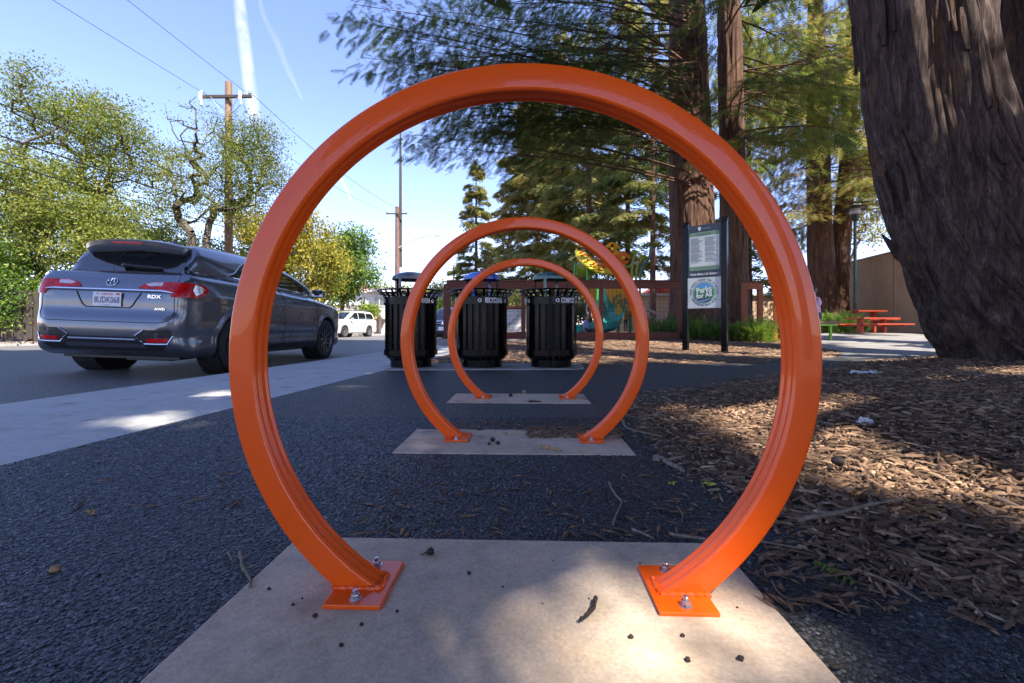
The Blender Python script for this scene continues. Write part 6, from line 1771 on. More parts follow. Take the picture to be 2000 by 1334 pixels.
# ------------------------------------------------------------------ playground fence
def fence():
    d = 12.0; z0, z1 = .20, CAM_H + (640 - 549) / F * d
    X = lambda px: (px - 1000) / F * d
    posts = [X(873), X(1022), X(1174), X(1326)]
    root = thing('playground_fence', 'brown timber and wire mesh fence between the bins and the playground', 'fence', (posts[0], d, 0))
    ox = posts[0]
    for i, x in enumerate(posts):
        mb = MB(); w = .17 if i == 0 else .11
        mb.box((x - ox, 0, (z1 - .09 + .05) / 2), (w, .10, z1 - .09 - .05), bev=.006); p = mb.build('post', MT['fence'], root)
        for zz in (z1 - .16, z1 - .30, .35):
            mb = MB(); mb.ball((x - ox, -.052, zz), .012, 8, (1, .5, 1)); mb.build('bolt', MT['zinc'], p)
    for a, b in zip(posts[:-1], posts[1:]):
        mb = MB(); mb.box(((a + b) / 2 - ox, -.062, z1 - .115), (b - a - .006, .04, .19), bev=.005); mb.build('top_rail', MT['fence'], root)
        mb = MB(); mb.box(((a + b) / 2 - ox, .0, z1 + .003), (b - a - .006, .19, .035), bev=.004); mb.build('cap_board', MT['fence'], root)
        mb = MB(); mb.box(((a + b) / 2 - ox, -.062, .245), (b - a - .006, .04, .19), bev=.005); mb.build('bottom_rail', MT['fence'], root)
        mb = MB(); x = a + .10
        while x < b - .05: mb.box((x - ox, .005, (z1 + .25) / 2), (.005, .005, z1 - .3)); x += .105
        z = .36
        while z < z1 - .2: mb.box(((a + b) / 2 - ox, -.001, z), (b - a - .1, .005, .005)); z += .105
        tag(mb.build('wire_mesh', MT['wire'], root), kind='stuff')
    # return panel near the orange post
    root = thing('playground_fence', 'short fence panel with brown frame and mesh between the slim trunk and the orange post', 'fence', (X(1455), 12.2, 0))
    x0 = X(1455)
    for px in (1462, 1492):
        mb = MB(); mb.box((X(px) - x0, 0, .95), (.13, .1, 1.45), bev=.006); mb.build('post', MT['fence_lit'], root)
    mb = MB(); mb.box((X(1477) - x0, -.06, 1.58), (.52, .04, .18), bev=.005); mb.build('top_rail', MT['fence_lit'], root)
    mb = MB(); mb.box((X(1477) - x0, 0, 1.69), (.56, .18, .035), bev=.004); mb.build('cap_board', MT['fence'], root)
    mb = MB()
    for i in range(5): mb.box((X(1466) - x0 + .06 * i, .0, .9), (.005, .005, 1.2))
    for i in range(11): mb.box((X(1476) - x0, -.004, .35 + .11 * i), (.30, .005, .005))
    tag(mb.build('wire_mesh', MT['wire'], root), kind='stuff')
    mb = MB(); mb.box((X(1497), 11.6, .72), (.075, .075, 1.72), bev=.006); o = mb.build('gate_post', MT['orangeplastic']); tag(o, 'bright orange metal post beside the sunlit green bush', 'post')
fence()

# ------------------------------------------------------------------ playground
def playground():
    d = 16.5; s = d / F
    def Q(px, py, dd=0): k = (d + dd) / F; return Vector(((px - 1000) * k, dd, CAM_H + (640 - py) * k))
    root = thing('play_structure', 'colourful playground structure with yellow panels, leaf canopy and flowers behind the fence', 'play structure', (0, d, 0))
    def disc(name, poly, mat, dd, th=.05, tilt=0):
        pts = [Q(px, py, dd) for px, py in poly]; n = len(pts)
        mb = MB(); mb.add([(p.x, p.y - th / 2, p.z) for p in pts] + [(p.x, p.y + th / 2, p.z) for p in pts], [tuple(range(n)), tuple(reversed(range(n, 2 * n)))] + [(i, n + i, n + (i + 1) % n, (i + 1) % n) for i in range(n)])
        return mb.build(name, MT[mat], root)
    pan = disc('yellow_panel', smooth_poly([(1188, 561), (1232, 561), (1238, 580), (1232, 612), (1222, 624), (1207, 622), (1200, 600), (1190, 585), (1184, 568)], 4), 'yellow', -.2)
    # slots of the panel
    for i, (px, py) in enumerate([(1199, 585), (1204, 580), (1211, 578), (1208, 590), (1214, 588), (1221, 586), (1198, 593), (1203, 597), (1213, 597), (1219, 595), (1225, 590), (1230, 594), (1217, 603)]):
        c = Q(px, py, -.245); mb = MB(); mb.box((c.x, c.y, c.z), (.045, .02, .15), Matrix.Rotation(rad(8), 4, 'Y')); mb.build('slot', MT['tealpost'], pan)
    disc('yellow_panel', [(1150, 559), (1166, 559), (1163, 585), (1158, 590), (1152, 575)], 'yellow', .2)
    # leaf shaped canopy, bent along its midrib
    base = Q(1122, 492); tip = Q(1200, 536); ax = (tip - base); n = 18; V = []; L = ax.length; axn = ax.normalized()
    upv = Vector((0, 0, 1)); upv = (upv - axn * upv.dot(axn)).normalized(); dep = Vector((0, 1, 0))
    for i in range(n + 1):
        t = i / n; w = .62 * math.sin(PI * t ** .8) ** .8 + .01; sag = .22 * math.sin(PI * t)
        for q in (-1, -.5, 0, .5, 1):
            V.append(base + axn * (L * t) + dep * (q * w * 1.1) + upv * (q * w * .50 + .14 * (1 - q * q)) + upv * -sag * .3)
    Fc = [(i * 5 + q, (i + 1) * 5 + q, (i + 1) * 5 + q + 1, i * 5 + q + 1) for i in range(n) for q in range(4)]
    me = bpy.data.meshes.new('leaf_canopy'); me.from_pydata([tuple(v) for v in V], [], Fc)
    can = link_mesh('leaf_canopy', me, MT['leafyellow'], root, True); md = can.modifiers.new('thickness', 'SOLIDIFY'); md.thickness = .05
    rr = random.Random(6)
    for _ in range(34):
        t = rr.uniform(.10, .85); q = rr.uniform(-.8, .8); w = .62 * math.sin(PI * t ** .8) ** .8
        c = base + axn * (L * t) + dep * (q * w * 1.1 - .03) + upv * (q * w * .50 + .14 * (1 - q * q) - .22 * math.sin(PI * t) * .3)
        mb = MB(); mb.ball((c.x, c.y, c.z), .05, 8, (1.5, .9, .65)); mb.build('perforation', MT['orangeplastic'], can)
    disc('canopy_end', [(1124, 512), (1131, 496), (1136, 508)], 'orangeplastic', -.1)
    mb = MB(); c = Q(1145, 524, .5); mb.ball(tuple(c), .42, 20, (1.05, .9, .78)); mb.build('round_canopy', MT['olive'], root, smooth=True)
    def post(px0, py0, px1, py1, r, mat, dd=0.0): mb = MB(); mb.tube([Q(px0, py0, dd), Q((px0 + px1) / 2, (py0 + py1) / 2, dd), Q(px1, py1, dd)], r, 10); mb.build('post', MT[mat], root, smooth=True)
    for a in [(1148, 520, 1148, 658, .06, 'pgreen', 0), (1124, 512, 1117, 660, .05, 'pgreen', .2), (1165, 535, 1163, 655, .05, 'tealpost', .6), (1188, 538, 1187, 655, .045, 'tealpost', .4), (1207, 622, 1207, 655, .06, 'pgreen', 0), (1232, 560, 1230, 655, .06, 'pgreen', -.1), (1167, 562, 1166, 600, .045, 'pgreen', -.3)]: post(*a)
    def flower(px, py, r, n, mat, stem, smat, k):
        c = Q(px, py, k); mb = MB()
        for i in range(n):
            a = 2 * PI * i / n + .3; mb.lathe([(0, .03), (r * .62, .03), (r * .62, -.03), (0, -.03)], 12, Matrix.Translation((c.x + r * .62 * math.cos(a), c.y - .012 * (i % 2), c.z + r * .62 * math.sin(a))) @ Matrix.Rotation(PI / 2, 4, 'X'))
        fl = mb.build('flower', MT[mat], root); tag(fl, kind='stuff')
        mb = MB(); mb.ball((c.x, c.y - .07, c.z), r * .32, 10, (1, .4, 1)); mb.build('flower_centre', MT['leafyellow'], root, smooth=True)
        mb = MB(); mb.tube(smooth_poly([tuple(Q(a, b, k + .08)) for a, b in stem], 5, False), .045, 8); mb.build('stem', MT[smat], root, smooth=True)
    flower(1196, 487, .22, 9, 'yellow', [(1197, 490), (1203, 515), (1205, 560)], 'pgreen', .2)
    flower(1217, 504, .21, 5, 'orangeplastic', [(1217, 508), (1218, 535), (1218, 560)], 'yellow', .0)
    for pts, mat in (([(1240, 495), (1235, 520), (1234, 560)], 'olive'), ([(1258, 503), (1245, 520), (1241, 560)], 'olive'), ([(1271, 480), (1267, 505), (1253, 525), (1250, 560), (1250, 590)], 'tealpost')):
        mb = MB(); mb.tube(smooth_poly([tuple(Q(a, b, .1)) for a, b in pts], 5, False), .04, 8); mb.build('stem', MT[mat], root, smooth=True)
    for px, py in ((1239, 492), (1256, 502)):
        c = Q(px, py, .1); mb = MB(); mb.ball(tuple(c), .11, 10, (1.2, .5, .8)); mb.build('bud', MT['olive'], root, smooth=True)
    # spiral slide: a trough along a helix
    path = smooth_poly([(1180, 596, .6), (1196, 604, .1), (1199, 622, -.4), (1190, 640, -.9), (1168, 647, -1.3), (1140, 650, -1.5), (1126, 652, -1.55)], 6, False)
    ctr = [Q(a, b, c) for a, b, c in path]; V = []; prof = [(-.36, .24), (-.34, .06), (-.22, -.05), (0, -.09), (.22, -.05), (.34, .06), (.36, .24), (.40, .24), (.38, .02), (.22, -.11), (0, -.15), (-.22, -.11), (-.38, .02), (-.40, .24)]
    for i, c in enumerate(ctr):
        t = (ctr[min(i + 1, len(ctr) - 1)] - ctr[max(i - 1, 0)]); t.z = 0; t.normalize(); sd = Vector((-t.y, t.x, 0))
        for u, v in prof: V.append(c + sd * u + Vector((0, 0, v + .05)))
    k = len(prof); Fc = [(i * k + q, (i + 1) * k + q, (i + 1) * k + (q + 1) % k, i * k + (q + 1) % k) for i in range(len(ctr) - 1) for q in range(k)]
    mb = MB(); mb.add(V, Fc); mb.build('spiral_slide', MT['teal'], root, smooth=True)
    mb = MB(); c = Q(1183, 578, .4); mb.lathe([(.30, -.45), (.34, -.45), (.34, .45), (.30, .45)], 24, Matrix.Translation(c), rad(150), rad(330)); mb.build('slide_hood', MT['teal'], root, smooth=True)
    # climbing bars, net arch
    for i in range(3):
        mb = MB(); a = Q(1262 + 4 * i, 619 + 5 * i, -.6 + .15 * i); b = Q(1284 + 2 * i, 643 + 2 * i, -.6 + .15 * i); mb.tube([a, b], .035, 8); mb.build('climbing_bar', MT['red_paint'], root, smooth=True)
    root2 = thing('net_climber', 'low arched rope net climber on the right of the playground', 'climber', (0, d, 0))
    for j, dd in enumerate((-.3, .6)):
        mb = MB(); pts = [Q(1300 - 44 * (1 - math.cos(a)) / 1.0 * .5 * 2 * .5 - 0, 645 - 42 * math.sin(a), dd) for a in [PI * i / 16 * .5 for i in range(17)]]
        pts = [Q(1256 + 44 * math.sin(a), 645 - 40 * math.cos(a), dd) for a in [PI / 2 * i / 14 for i in range(15)]]
        mb.tube(pts, .05, 8); mb.build('arch', MT['rope'], root2, smooth=True)
    mb = MB()
    for i in range(8):
        a = PI / 2 * i / 7; p, q = Q(1256 + 42 * math.sin(a), 645 - 38 * math.cos(a), -.3), Q(1256 + 42 * math.sin(a), 645 - 38 * math.cos(a), .6); mb.tube([p, q], .014, 5)
    for k in range(1, 5):
        f = k / 5; mb.tube([Q(1256 + 42 * f * math.sin(a), 645 - 38 * f * math.cos(a), -.1) for a in [PI / 2 * i / 10 for i in range(11)]], .012, 5)
    for i in range(7):
        a = PI / 2 * i / 6; mb.tube([Q(1256, 645, -.1), Q(1256 + 42 * math.sin(a), 645 - 38 * math.cos(a), -.1)], .012, 5)
    tag(mb.build('rope_net', MT['rope'], root2), kind='stuff')
playground()

# ------------------------------------------------------------------ people
def person(label, loc, rotz, caps, mats, headc, headr, hair, scale=1.0, hairmat='hair', res=.016, longhair=False):
    """caps: (p0, p1, r0, r1, material index); one continuous body"""
    root = thing('person', label, 'person', loc, rotz); root.scale = (scale,) * 3
    A = np.array([c[0] for c in caps], float); B = np.array([c[1] for c in caps], float)
    lo = np.minimum(A, B).min(0) - .2; hi = np.maximum(A, B).max(0) + .2
    ax = [np.arange(lo[i], hi[i], res) for i in range(3)]; X, Y, Z = np.meshgrid(*ax, indexing='ij')
    def dist(i, x, y, z):
        a, b = A[i], B[i]; e = b - a; t = np.clip(((x - a[0]) * e[0] + (y - a[1]) * e[1] + (z - a[2]) * e[2]) / (e @ e + 1e-9), 0, 1)
        return caps[i][2] + (caps[i][3] - caps[i][2]) * t - np.sqrt((x - a[0] - t * e[0]) ** 2 + (y - a[1] - t * e[1]) ** 2 + (z - a[2] - t * e[2]) ** 2)
    f = None
    for i in range(len(caps)): q = dist(i, X, Y, Z); f = q if f is None else smax(f, q, .022)
    V, Qd = surface_nets(f, res, lo)
    c = V[Qd].mean(1); dd = np.stack([dist(i, c[:, 0], c[:, 1], c[:, 2]) for i in range(len(caps))]); mi = np.array([k[4] for k in caps])[dd.argmax(0)]
    np_mesh('body', V, Qd, [MT[m] for m in mats], root, smooth=True, mi=mi)
    hx, hy, hz = headc
    bm = bmesh.new(); bmesh.ops.create_icosphere(bm, subdivisions=3, radius=headr * 1.13)
    rr = random.Random(5)
    dl = [v for v in bm.verts if v.co.y < -headr * .30 and v.co.z < headr * .55]
    dl += [v for v in bm.verts if v.co.z < -headr * .5 and v not in dl and not longhair]
    bmesh.ops.delete(bm, geom=list(set(dl)), context='VERTS')
    for v in bm.verts:
        v.co = v.co * rr.uniform(.96, 1.07)
        if longhair and v.co.z < -headr * .4 and v.co.y > 0: v.co.z -= headr * .8
        v.co += Vector((hx, hy + headr * .10, hz + headr * .08))
    me = bpy.data.meshes.new('hair'); bm.to_mesh(me); bm.free(); link_mesh('hair', me, MT[hairmat], root, True)
    for s in (-1, 1):
        mb = MB(); mb.ball((hx + s * headr * .36, hy - headr * .90, hz + .005), headr * .12, 8); mb.build('eye', MT['hair'], root, smooth=True)
    return root
SK, TOP, LEG = 0, 1, 2
def hand(p, d, up=(0, 0, 1)):
    """palm, four fingers, thumb"""
    p = Vector(p); d = Vector(d).normalized(); s = d.cross(Vector(up)).normalized(); o = [(p, p + d * .07, .030, .034, SK)]
    for k, L in zip((-1.5, -.5, .5, 1.5), (.06, .075, .08, .07)):
        b = p + d * .085 + s * (k * .019); o.append((b, b + d * L * .5, .0105, .010, SK)); o.append((b + d * L * .5, b + d * L * .9 - Vector(up) * .018, .010, .009, SK))
    b = p + d * .03 - s * .03; o.append((b, b + d * .04 - s * .03, .013, .011, SK)); return [(tuple(a), tuple(c), r, q, m) for a, c, r, q, m in o]
def head(c, r):
    x, y, z = c
    return [((x, y, z + .02), (x, y - .005, z - .03), r, r * .88, SK), ((x, y - .02, z - .07), (x, y - .03, z - .085), r * .6, r * .5, SK), ((x, y - r * .92, z + .0), (x, y - r * 1.12, z - .022), .012, .017, SK),
            ((x - .02, y - r * .93, z - .058), (x + .02, y - r * .93, z - .058), .010, .010, SK), ((x - r * .98, y + .01, z + .01), (x - r * .98, y + .012, z - .025), .016, .012, SK), ((x + r * .98, y + .01, z + .01), (x + r * .98, y + .012, z - .025), .016, .012, SK)]
# seated (facing -y locally), pelvis height 0
sit = [((0, 0, .10), (0, -.02, .36), .145, .14, TOP), ((-.07, 0, .40), (.07, 0, .40), .13, .13, TOP), ((-.15, 0, .47), (.15, 0, .47), .075, .075, TOP), ((0, -.01, .50), (0, -.03, .60), .055, .052, SK),
       ((-.08, 0, .04), (.08, 0, .04), .13, .13, LEG)]
for s in (-1, 1):
    sit += [((s * .09, -.02, .03), (s * .11, -.42, .06), .085, .062, LEG), ((s * .11, -.42, .06), (s * .11, -.44, -.36), .056, .040, LEG), ((s * .11, -.42, -.39), (s * .11, -.56, -.41), .042, .032, LEG)]
sit += [((-.19, 0, .46), (-.24, .03, .22), .055, .045, TOP), ((-.24, .03, .22), (-.25, .04, .0), .036, .028, SK), ((.19, 0, .46), (.24, -.08, .24), .055, .045, TOP), ((.24, -.08, .24), (.16, -.30, .16), .036, .028, SK)]
sit_a = sit + hand((-.25, .03, -.02), (0, -.5, -.35)) + hand((.15, -.32, .15), (-.3, -1, -.2)) + head((0, -.05, .70), .095)
# seat it on the bench
d = 12.0; seat_z = .64
person('seated person with short dark hair and lilac pink shirt on the lime legged bench', ((1591 - 1000) / F * d, d, seat_z + .08), rad(-100), sit_a, ['skin', 'pink', 'jeans'], (0, -.05, .71), .098, None)
# child at the foot of the slide, and others
sit_c = sit + hand((-.25, .03, -.02), (0, -.6, -.2)) + hand((.15, -.32, .15), (-.3, -1, -.2)) + head((0, -.05, .72), .105)
person('small child in lavender shirt sitting by the foot of the teal slide', ((1140 - 1000) / F * 15.0, 14.6, .36), rad(70), sit_c, ['skin', 'lav', 'jeans'], (0, -.05, .73), .108, None, scale=.62)
stand = [((0, 0, .98), (0, 0, 1.20), .135, .14, TOP), ((-.08, 0, 1.30), (.08, 0, 1.30), .125, .125, TOP), ((-.15, 0, 1.40), (.15, 0, 1.40), .07, .07, TOP), ((0, 0, 1.42), (0, -.02, 1.52), .052, .05, SK), ((-.07, 0, .92), (.07, 0, .92), .12, .12, LEG)]
for s in (-1, 1):
    stand += [((s * .09, 0, .88), (s * .10, -.02 * s, .48), .085, .058, LEG), ((s * .10, -.02 * s, .48), (s * .10, .02, .09), .055, .036, LEG), ((s * .10, .03, .045), (s * .10, -.13, .04), .042, .034, LEG),
              ((s * .19, 0, 1.39), (s * .24, .02, 1.12), .052, .042, TOP), ((s * .24, .02, 1.12), (s * .25, -.06, .88), .036, .027, SK)] + hand((s * .25, -.07, .86), (0, -.2, -1), (s, 0, 0))
stand += head((0, -.03, 1.62), .098)
person('child with brown hair and dark top standing behind the compost bin, by the slide', ((1149 - 1000) / F * 15.6, 15.6, .3), rad(60), stand, ['skin', 'jeans', 'jeans'], (0, -.03, 1.63), .10, None, scale=.70, hairmat='hair_brown', longhair=True, res=.02)
person('small child in blue shirt standing under the yellow panel of the playground', ((1222 - 1000) / F * 17.4, 17.4, .3), rad(20), stand, ['skin', 'lav', 'jeans'], (0, -.03, 1.63), .10, None, scale=.52, res=.022)

# ------------------------------------------------------------------ bench, picnic tables, lamp, wall
bx = (1612 - 1000) / F * 12.0
root = thing('park_bench', 'low bench with brown slatted seat on bright lime green legs', 'bench', (bx, 12.0, .13))
for i in range(4):
    mb = MB(); mb.box((-.05, -.18 + .12 * i, .465), (.62, .105, .07), bev=.006); mb.build('seat_slat', MT['benchwood'], root)
mb = MB(); mb.box((-.06, 0, .40), (.50, .40, .045), bev=.005); mb.build('seat_frame', MT['lime'], root)
for x in (.08, .19, -.22):
    mb = MB(); mb.box((x, -.08 if x != .19 else .08, .19), (.055, .055, .38), bev=.004); mb.build('leg', MT['lime'], root)
def picnic(label, px, py_top, d, L, rot):
    x = (px - 1000) / F * d; g0 = .28; zt = CAM_H + (640 - py_top) / F * d - g0
    root = thing('picnic_table', label, 'picnic table', (x, d, g0), rot, group='red picnic tables by the wall')
    k = zt / .75
    for i in range(5):
        mb = MB(); mb.box((0, (-.30 + .15 * i), zt), (L, .14, .045), bev=.006); mb.build('top_board', MT['red_paint'], root)
    for s in (-1, 1):
        for j in range(2):
            mb = MB(); mb.box((0, s * (.62 + .14 * j), .45 * k), (L, .13, .045), bev=.006); mb.build('seat_board', MT['red_paint'], root)
        mb = MB(); mb.box((s * L * .32, 0, (zt - .02) / 2), (.10, .16, zt - .045), bev=.006); mb.build('leg', MT['red_paint'], root)
        mb = MB(); mb.box((s * L * .32, 0, .40 * k), (.06, 1.45, .07), bev=.006); mb.build('seat_support', MT['red_paint'], root)
picnic('red picnic table nearer the corrugated wall, left of the leaning trunk', 1703, 622, 14.4, 1.25, rad(6))
picnic('red picnic table farther back beside the lamp post', 1688, 608, 16.6, 1.15, rad(6))
# lamp post
root = thing('lamp_post', 'dark green park lamp post with flat hat shaped head', 'lamp post', ((1670 - 1000) / F * 17, 17, .28))
mb = MB(); mb.lathe([(.0, 0), (.12, 0), (.12, .06), (.06, .10), (.052, 4.0), (.05, 4.45), (0, 4.45)], 20); mb.build('post', MT['lampgreen'], root, smooth=True)
mb = MB(); mb.lathe([(.05, 4.2), (.11, 4.25), (.14, 4.45), (.05, 4.46)], 20); mb.build('collar', MT['lampgreen'], root, smooth=True)
mb = MB(); mb.lathe([(.13, 4.45), (.19, 4.48), (.17, 4.66), (.05, 4.68)], 20); mb.build('diffuser', MT['insul'], root, smooth=True)
mb = MB(); mb.lathe([(.0, 4.84), (.08, 4.80), (.20, 4.74), (.40, 4.68), (.40, 4.65), (.17, 4.66)], 28); mb.build('hood', MT['black'], root, smooth=True)
# corrugated wall
def wall():
    A, B, C = Vector((19.2, 30)), Vector((16.1, 19)), Vector((14.6, 12.0)); H = 3.72
    root = thing('corrugated_wall', 'tall tan corrugated metal wall behind the picnic tables and redwood trunks', 'wall', (B.x, B.y, .1))
    for (p, q, h0, h1) in ((A, B, 3.9, 3.55), (B, C, 3.55, 3.35)):
        L = (q - p).length; dr = (q - p) / L; nm = Vector((dr.y, -dr.x)); pitch = .10
        if nm.x > 0: nm = -nm
        n = int(L / pitch); V = []; Fc = []
        for i in range(n):
            for f, o in ((0, 0), (.30, 0), (.42, .028), (.78, .028), (.90, 0)):
                s = (i + f) * pitch; pt = p + dr * s + nm * o; h = h0 + (h1 - h0) * s / L
                V += [(pt.x - B.x, pt.y - B.y, 0), (pt.x - B.x, pt.y - B.y, h)]
        for i in range(len(V) // 2 - 1): Fc.append((2 * i, 2 * i + 2, 2 * i + 3, 2 * i + 1))
        mb = MB(); mb.add(V, Fc); mb.build('siding', MT['tan_wall'], root)
        mb = MB(); a = Vector((p.x - B.x, p.y - B.y, h0 + .02)); b = Vector((q.x - B.x, q.y - B.y, h1 + .02)); bar(mb, a, b, .14, .05); mb.build('coping', MT['tan_wall'], root)
        mb = MB(); mb.add([(p.x - B.x + .06, p.y - B.y, -.1), (q.x - B.x + .06, q.y - B.y, -.1), (q.x - B.x + .3, q.y - B.y, -.1), (p.x - B.x + .3, p.y - B.y, -.1), (p.x - B.x + .06, p.y - B.y, h0 - .02), (q.x - B.x + .06, q.y - B.y, h1 - .02), (q.x - B.x + .3, q.y - B.y, h1 - .02), (p.x - B.x + .3, p.y - B.y, h0 - .02)], [(0, 1, 5, 4), (3, 2, 6, 7), (4, 5, 6, 7), (0, 3, 7, 4), (1, 2, 6, 5)]); mb.build('backing', MT['tan_wall'], root)
wall()
# tan building beyond the playground
root = thing('park_building', 'low tan building with pale roof behind the playground climber', 'building', (8.0, 29, .2))
mb = MB(); mb.box((4.6, 2, 1.15), (13.3, 4, 2.3)); mb.build('wall', MT['tan_wall'], root)
mb = MB(); mb.box((4.6, 2, 2.38), (13.7, 4.4, .14)); mb.build('roof', MT['cream'], root)
mb = MB(); mb.add([(.8, .5, 2.45), (3.0, .5, 2.45), (3.0, 3.5, 2.45), (.8, 3.5, 2.45), (1.9, .5, 3.1), (1.9, 3.5, 3.1)], [(0, 1, 4), (2, 3, 5), (0, 4, 5, 3), (1, 2, 5, 4)]); mb.build('gable', MT['red_paint'], root)
# white shed seen under the fence rail
root = thing('white_shed', 'small white shed with slanted brace seen through the fence between the bins', 'shed', (.0, 18.5, .3))
mb = MB(); mb.box((.05, 0, .45), (1.1, 1, .9)); mb.build('wall', MT['cream'], root)
mb = MB(); mb.box((.05, 0, .98), (1.3, 1.2, .10)); mb.build('roof', MT['fence_lit'], root)
mb = MB(); bar(mb, (-.5, -.56, .05), (.45, -.56, .9), .07, .05, (0, 1, 0)); mb.build('brace', MT['insul'], root)

# ------------------------------------------------------------------ utility poles and wires
def upole(label, x, y, zb, H, r, mat, arm_w, arm_px=None, braces=True, transformer=False, rot=0.1, ext=0, lamp=False, insul=2):
    root = thing('utility_pole', label, 'utility pole', (x, y, zb), -rot)
    mb = MB(); mb.lathe([(0, 0), (r * 1.15, 0), (r, H * .5), (r * .85, H), (0, H + .02)], 16); mb.build('pole', MT[mat], root, smooth=True)
    za = H - .75
    mb = MB(); mb.box((0, -r - .05, za), (arm_w, .10, .13), bev=.01); arm = mb.build('crossarm', MT['greywood' if arm_w > 2 else 'insul'], root)
    if braces:
        for s in (-1, 1):
            mb = MB(); bar(mb, (s * arm_w * .27, -r - .11, za - .03), (s * r * .6, -r - .04, za - .75), .035, .012); mb.build('brace', MT['insul'], root)
    for s in (-1, 1):
        mb = MB(); mb.lathe([(.0, 0), (.03, 0), (.03, .05), (.075, .07), (.04, .11), (.075, .14), (.04, .18), (.02, .22), (0, .22)], 12, Matrix.Translation((s * arm_w * .46, -r - .05, za + .06))); mb.build('insulator', MT['insul'], root, smooth=True)
        if insul > 2:
            x0 = s * arm_w * (.46 if s < 0 else .30)
            mb = MB(); mb.tube([(x0, -r - .16, za + .16), (x0 + .10, -r - .2, za - .45)], [.055, .04], 8); mb.box((x0 + .02, -r - .15, za - .02), (.10, .12, .42), bev=.01); mb.build('fuse_cutout', MT['insul'], root)
            mb = MB(); mb.tube([(x0 + .06, -r - .2, za - .45), (x0 * .75, -r - .2, za - .72), (x0 * .3, -r - .1, za - .80), (s * r, 0, za - .82)], .012, 5); mb.build('jumper_wire', MT['wire'], root)
    if transformer:
        mb = MB(); mb.lathe([(0, 0), (.22, 0), (.24, .04), (.24, .62), (.25, .66), (.18, .74), (0, .76)], 20, Matrix.Translation((r + .27, -.05, za - 2.75))); tr = mb.build('transformer', MT['insul'], root, smooth=True)
        mb = MB(); mb.lathe([(0, 0), (.05, 0), (.05, .05), (.08, .07), (.045, .12), (.08, .15), (.03, .22), (0, .28)], 12, Matrix.Translation((r + .27, -.05, za - 2.0))); mb.build('bushing', MT['insul'], tr, smooth=True)
        mb = MB(); mb.tube([(r + .27, -.05, za - 1.75), (r + .35, -.1, za - 1.3), (1.1, -.1, za - 1.0), (arm_w * .36, -r - .1, za - .4)], .012, 5); mb.build('jumper_wire', MT['wire'], root)
    if ext:
        mb = MB(); mb.lathe([(r * .7, -6), (r * .55, ext * .5), (r * .35, ext), (0, ext)], 10, Matrix.Translation((r * 1.1, .2, H))); mb.build('extension_mast', MT['greywood'], root, smooth=True)
    if lamp:
        mb = MB(); mb.tube(smooth_poly([(0, -.1, H - 4.2), (1.6, -.3, H - 3.4), (3.1, -.5, H - 3.0), (3.9, -.5, H - 2.95)], 5, False), .05, 6); arm2 = mb.build('lamp_arm', MT['insul'], root, smooth=True)
        mb = MB(); mb.ball((4.1, -.5, H - 2.97), .22, 12, (1.7, .7, .4)); mb.build('lamp_head', MT['insul'], arm2, smooth=True)
    return root
z1 = float(road_z(np.array([-13.]), np.array([20.4]))[0])
P1 = (-12.83, 20.4); H1 = CAM_H + (640 - 161) / F * 20.4 - z1
upole('tall wooden utility pole with crossarm and pale transformer above the car roof', P1[0], P1[1], z1, H1, .165, 'pole', 2.35, transformer=True, insul=3, rot=.02)
P2 = (-11.45, 45.0); z2 = -.35; H2 = CAM_H + (640 - 404) / F * 45 - z2
upole('utility pole with tall thin mast and street lamp arm, above the grey lid bin', P2[0], P2[1], z2, H2, .24, 'pole2', 2.1, braces=False, ext=(404 - 258) / F * 45, lamp=True, rot=.0)
P3 = ((886 - 1000) / F * 90, 90.0); H3 = CAM_H + (640 - 517) / F * 90 + .5
upole('small distant utility pole with two crossarms, left of the blue lid', P3[0], P3[1], -.5, H3, .2, 'pole2', 3.4, braces=False, rot=0)
def wire(label, p, q, sag, r=.012, n=18):
    p, q = Vector(p), Vector(q); pts = []
    for i in range(n + 1):
        t = i / n; v = p.lerp(q, t) - p; pts.append((v.x, v.y, v.z - sag * 4 * t * (1 - t)))
    mb = MB(); mb.tube(pts, r, 5, cap=False); o = mb.build('power_line', MT['wire'], smooth=True); o.location = p; return tag(o, label, 'power line')
za = z1 + H1 - .55; za2 = z2 + H2 - .5
near = Vector((-16.0, -14.0, 0))
wire('upper left power line running from the tall pole over the left of the sky', (P1[0] - 1.05, P1[1] - .2, za), (near.x - 1.0, near.y, za + .2), .5, .009)
wire('upper right power line running from the tall pole towards the camera', (P1[0] + .9, P1[1] - .2, za), (near.x + 3.2, near.y, za + .2), .5, .009)
wire('power line from the tall pole to the pole with the thin mast', (P1[0] + 1.1, P1[1] - .2, za), (P2[0] + .9, P2[1], za2), .7, .012)
wire('second power line between the tall pole and the mast pole', (P1[0] - 1.0, P1[1] - .2, za), (P2[0] - .9, P2[1], za2), .7, .012)
for i, (l, h, r, dx) in enumerate([('topmost of the thick cables crossing the leafy tree at left', 7.6, .018, 0), ('second of the thick cables crossing the leafy tree at left', 6.7, .022, .1), ('third of the thick cables crossing the leafy tree at left', 6.0, .018, .1), ('lowest of the thick cables crossing the leafy tree at left', 5.3, .016, .15)]):
    wire(l, (P1[0] - .2 + dx, P1[1] - .2, z1 + h - .9), (near.x + dx, near.y, z1 + h - .3), .35, r)
    wire(l.replace('crossing the leafy tree at left', 'from the tall pole to the mast pole'), (P1[0] + .1 + dx, P1[1] + .2, z1 + h - .9), (P2[0], P2[1] - .2, z2 + h + .4 - .3 * i), .8, .015)
wire('cable running from the mast pole down to the right', (P2[0] + .2, P2[1], z2 + 7.3), (P2[0] + 14, P2[1] + 40, 4.2), .8, .025)
wire('thin guy wire slanting down left of the mast pole', (P2[0] - .2, P2[1], z2 + 10), (P2[0] - 3.2, P2[1], -.3), .0, .012)

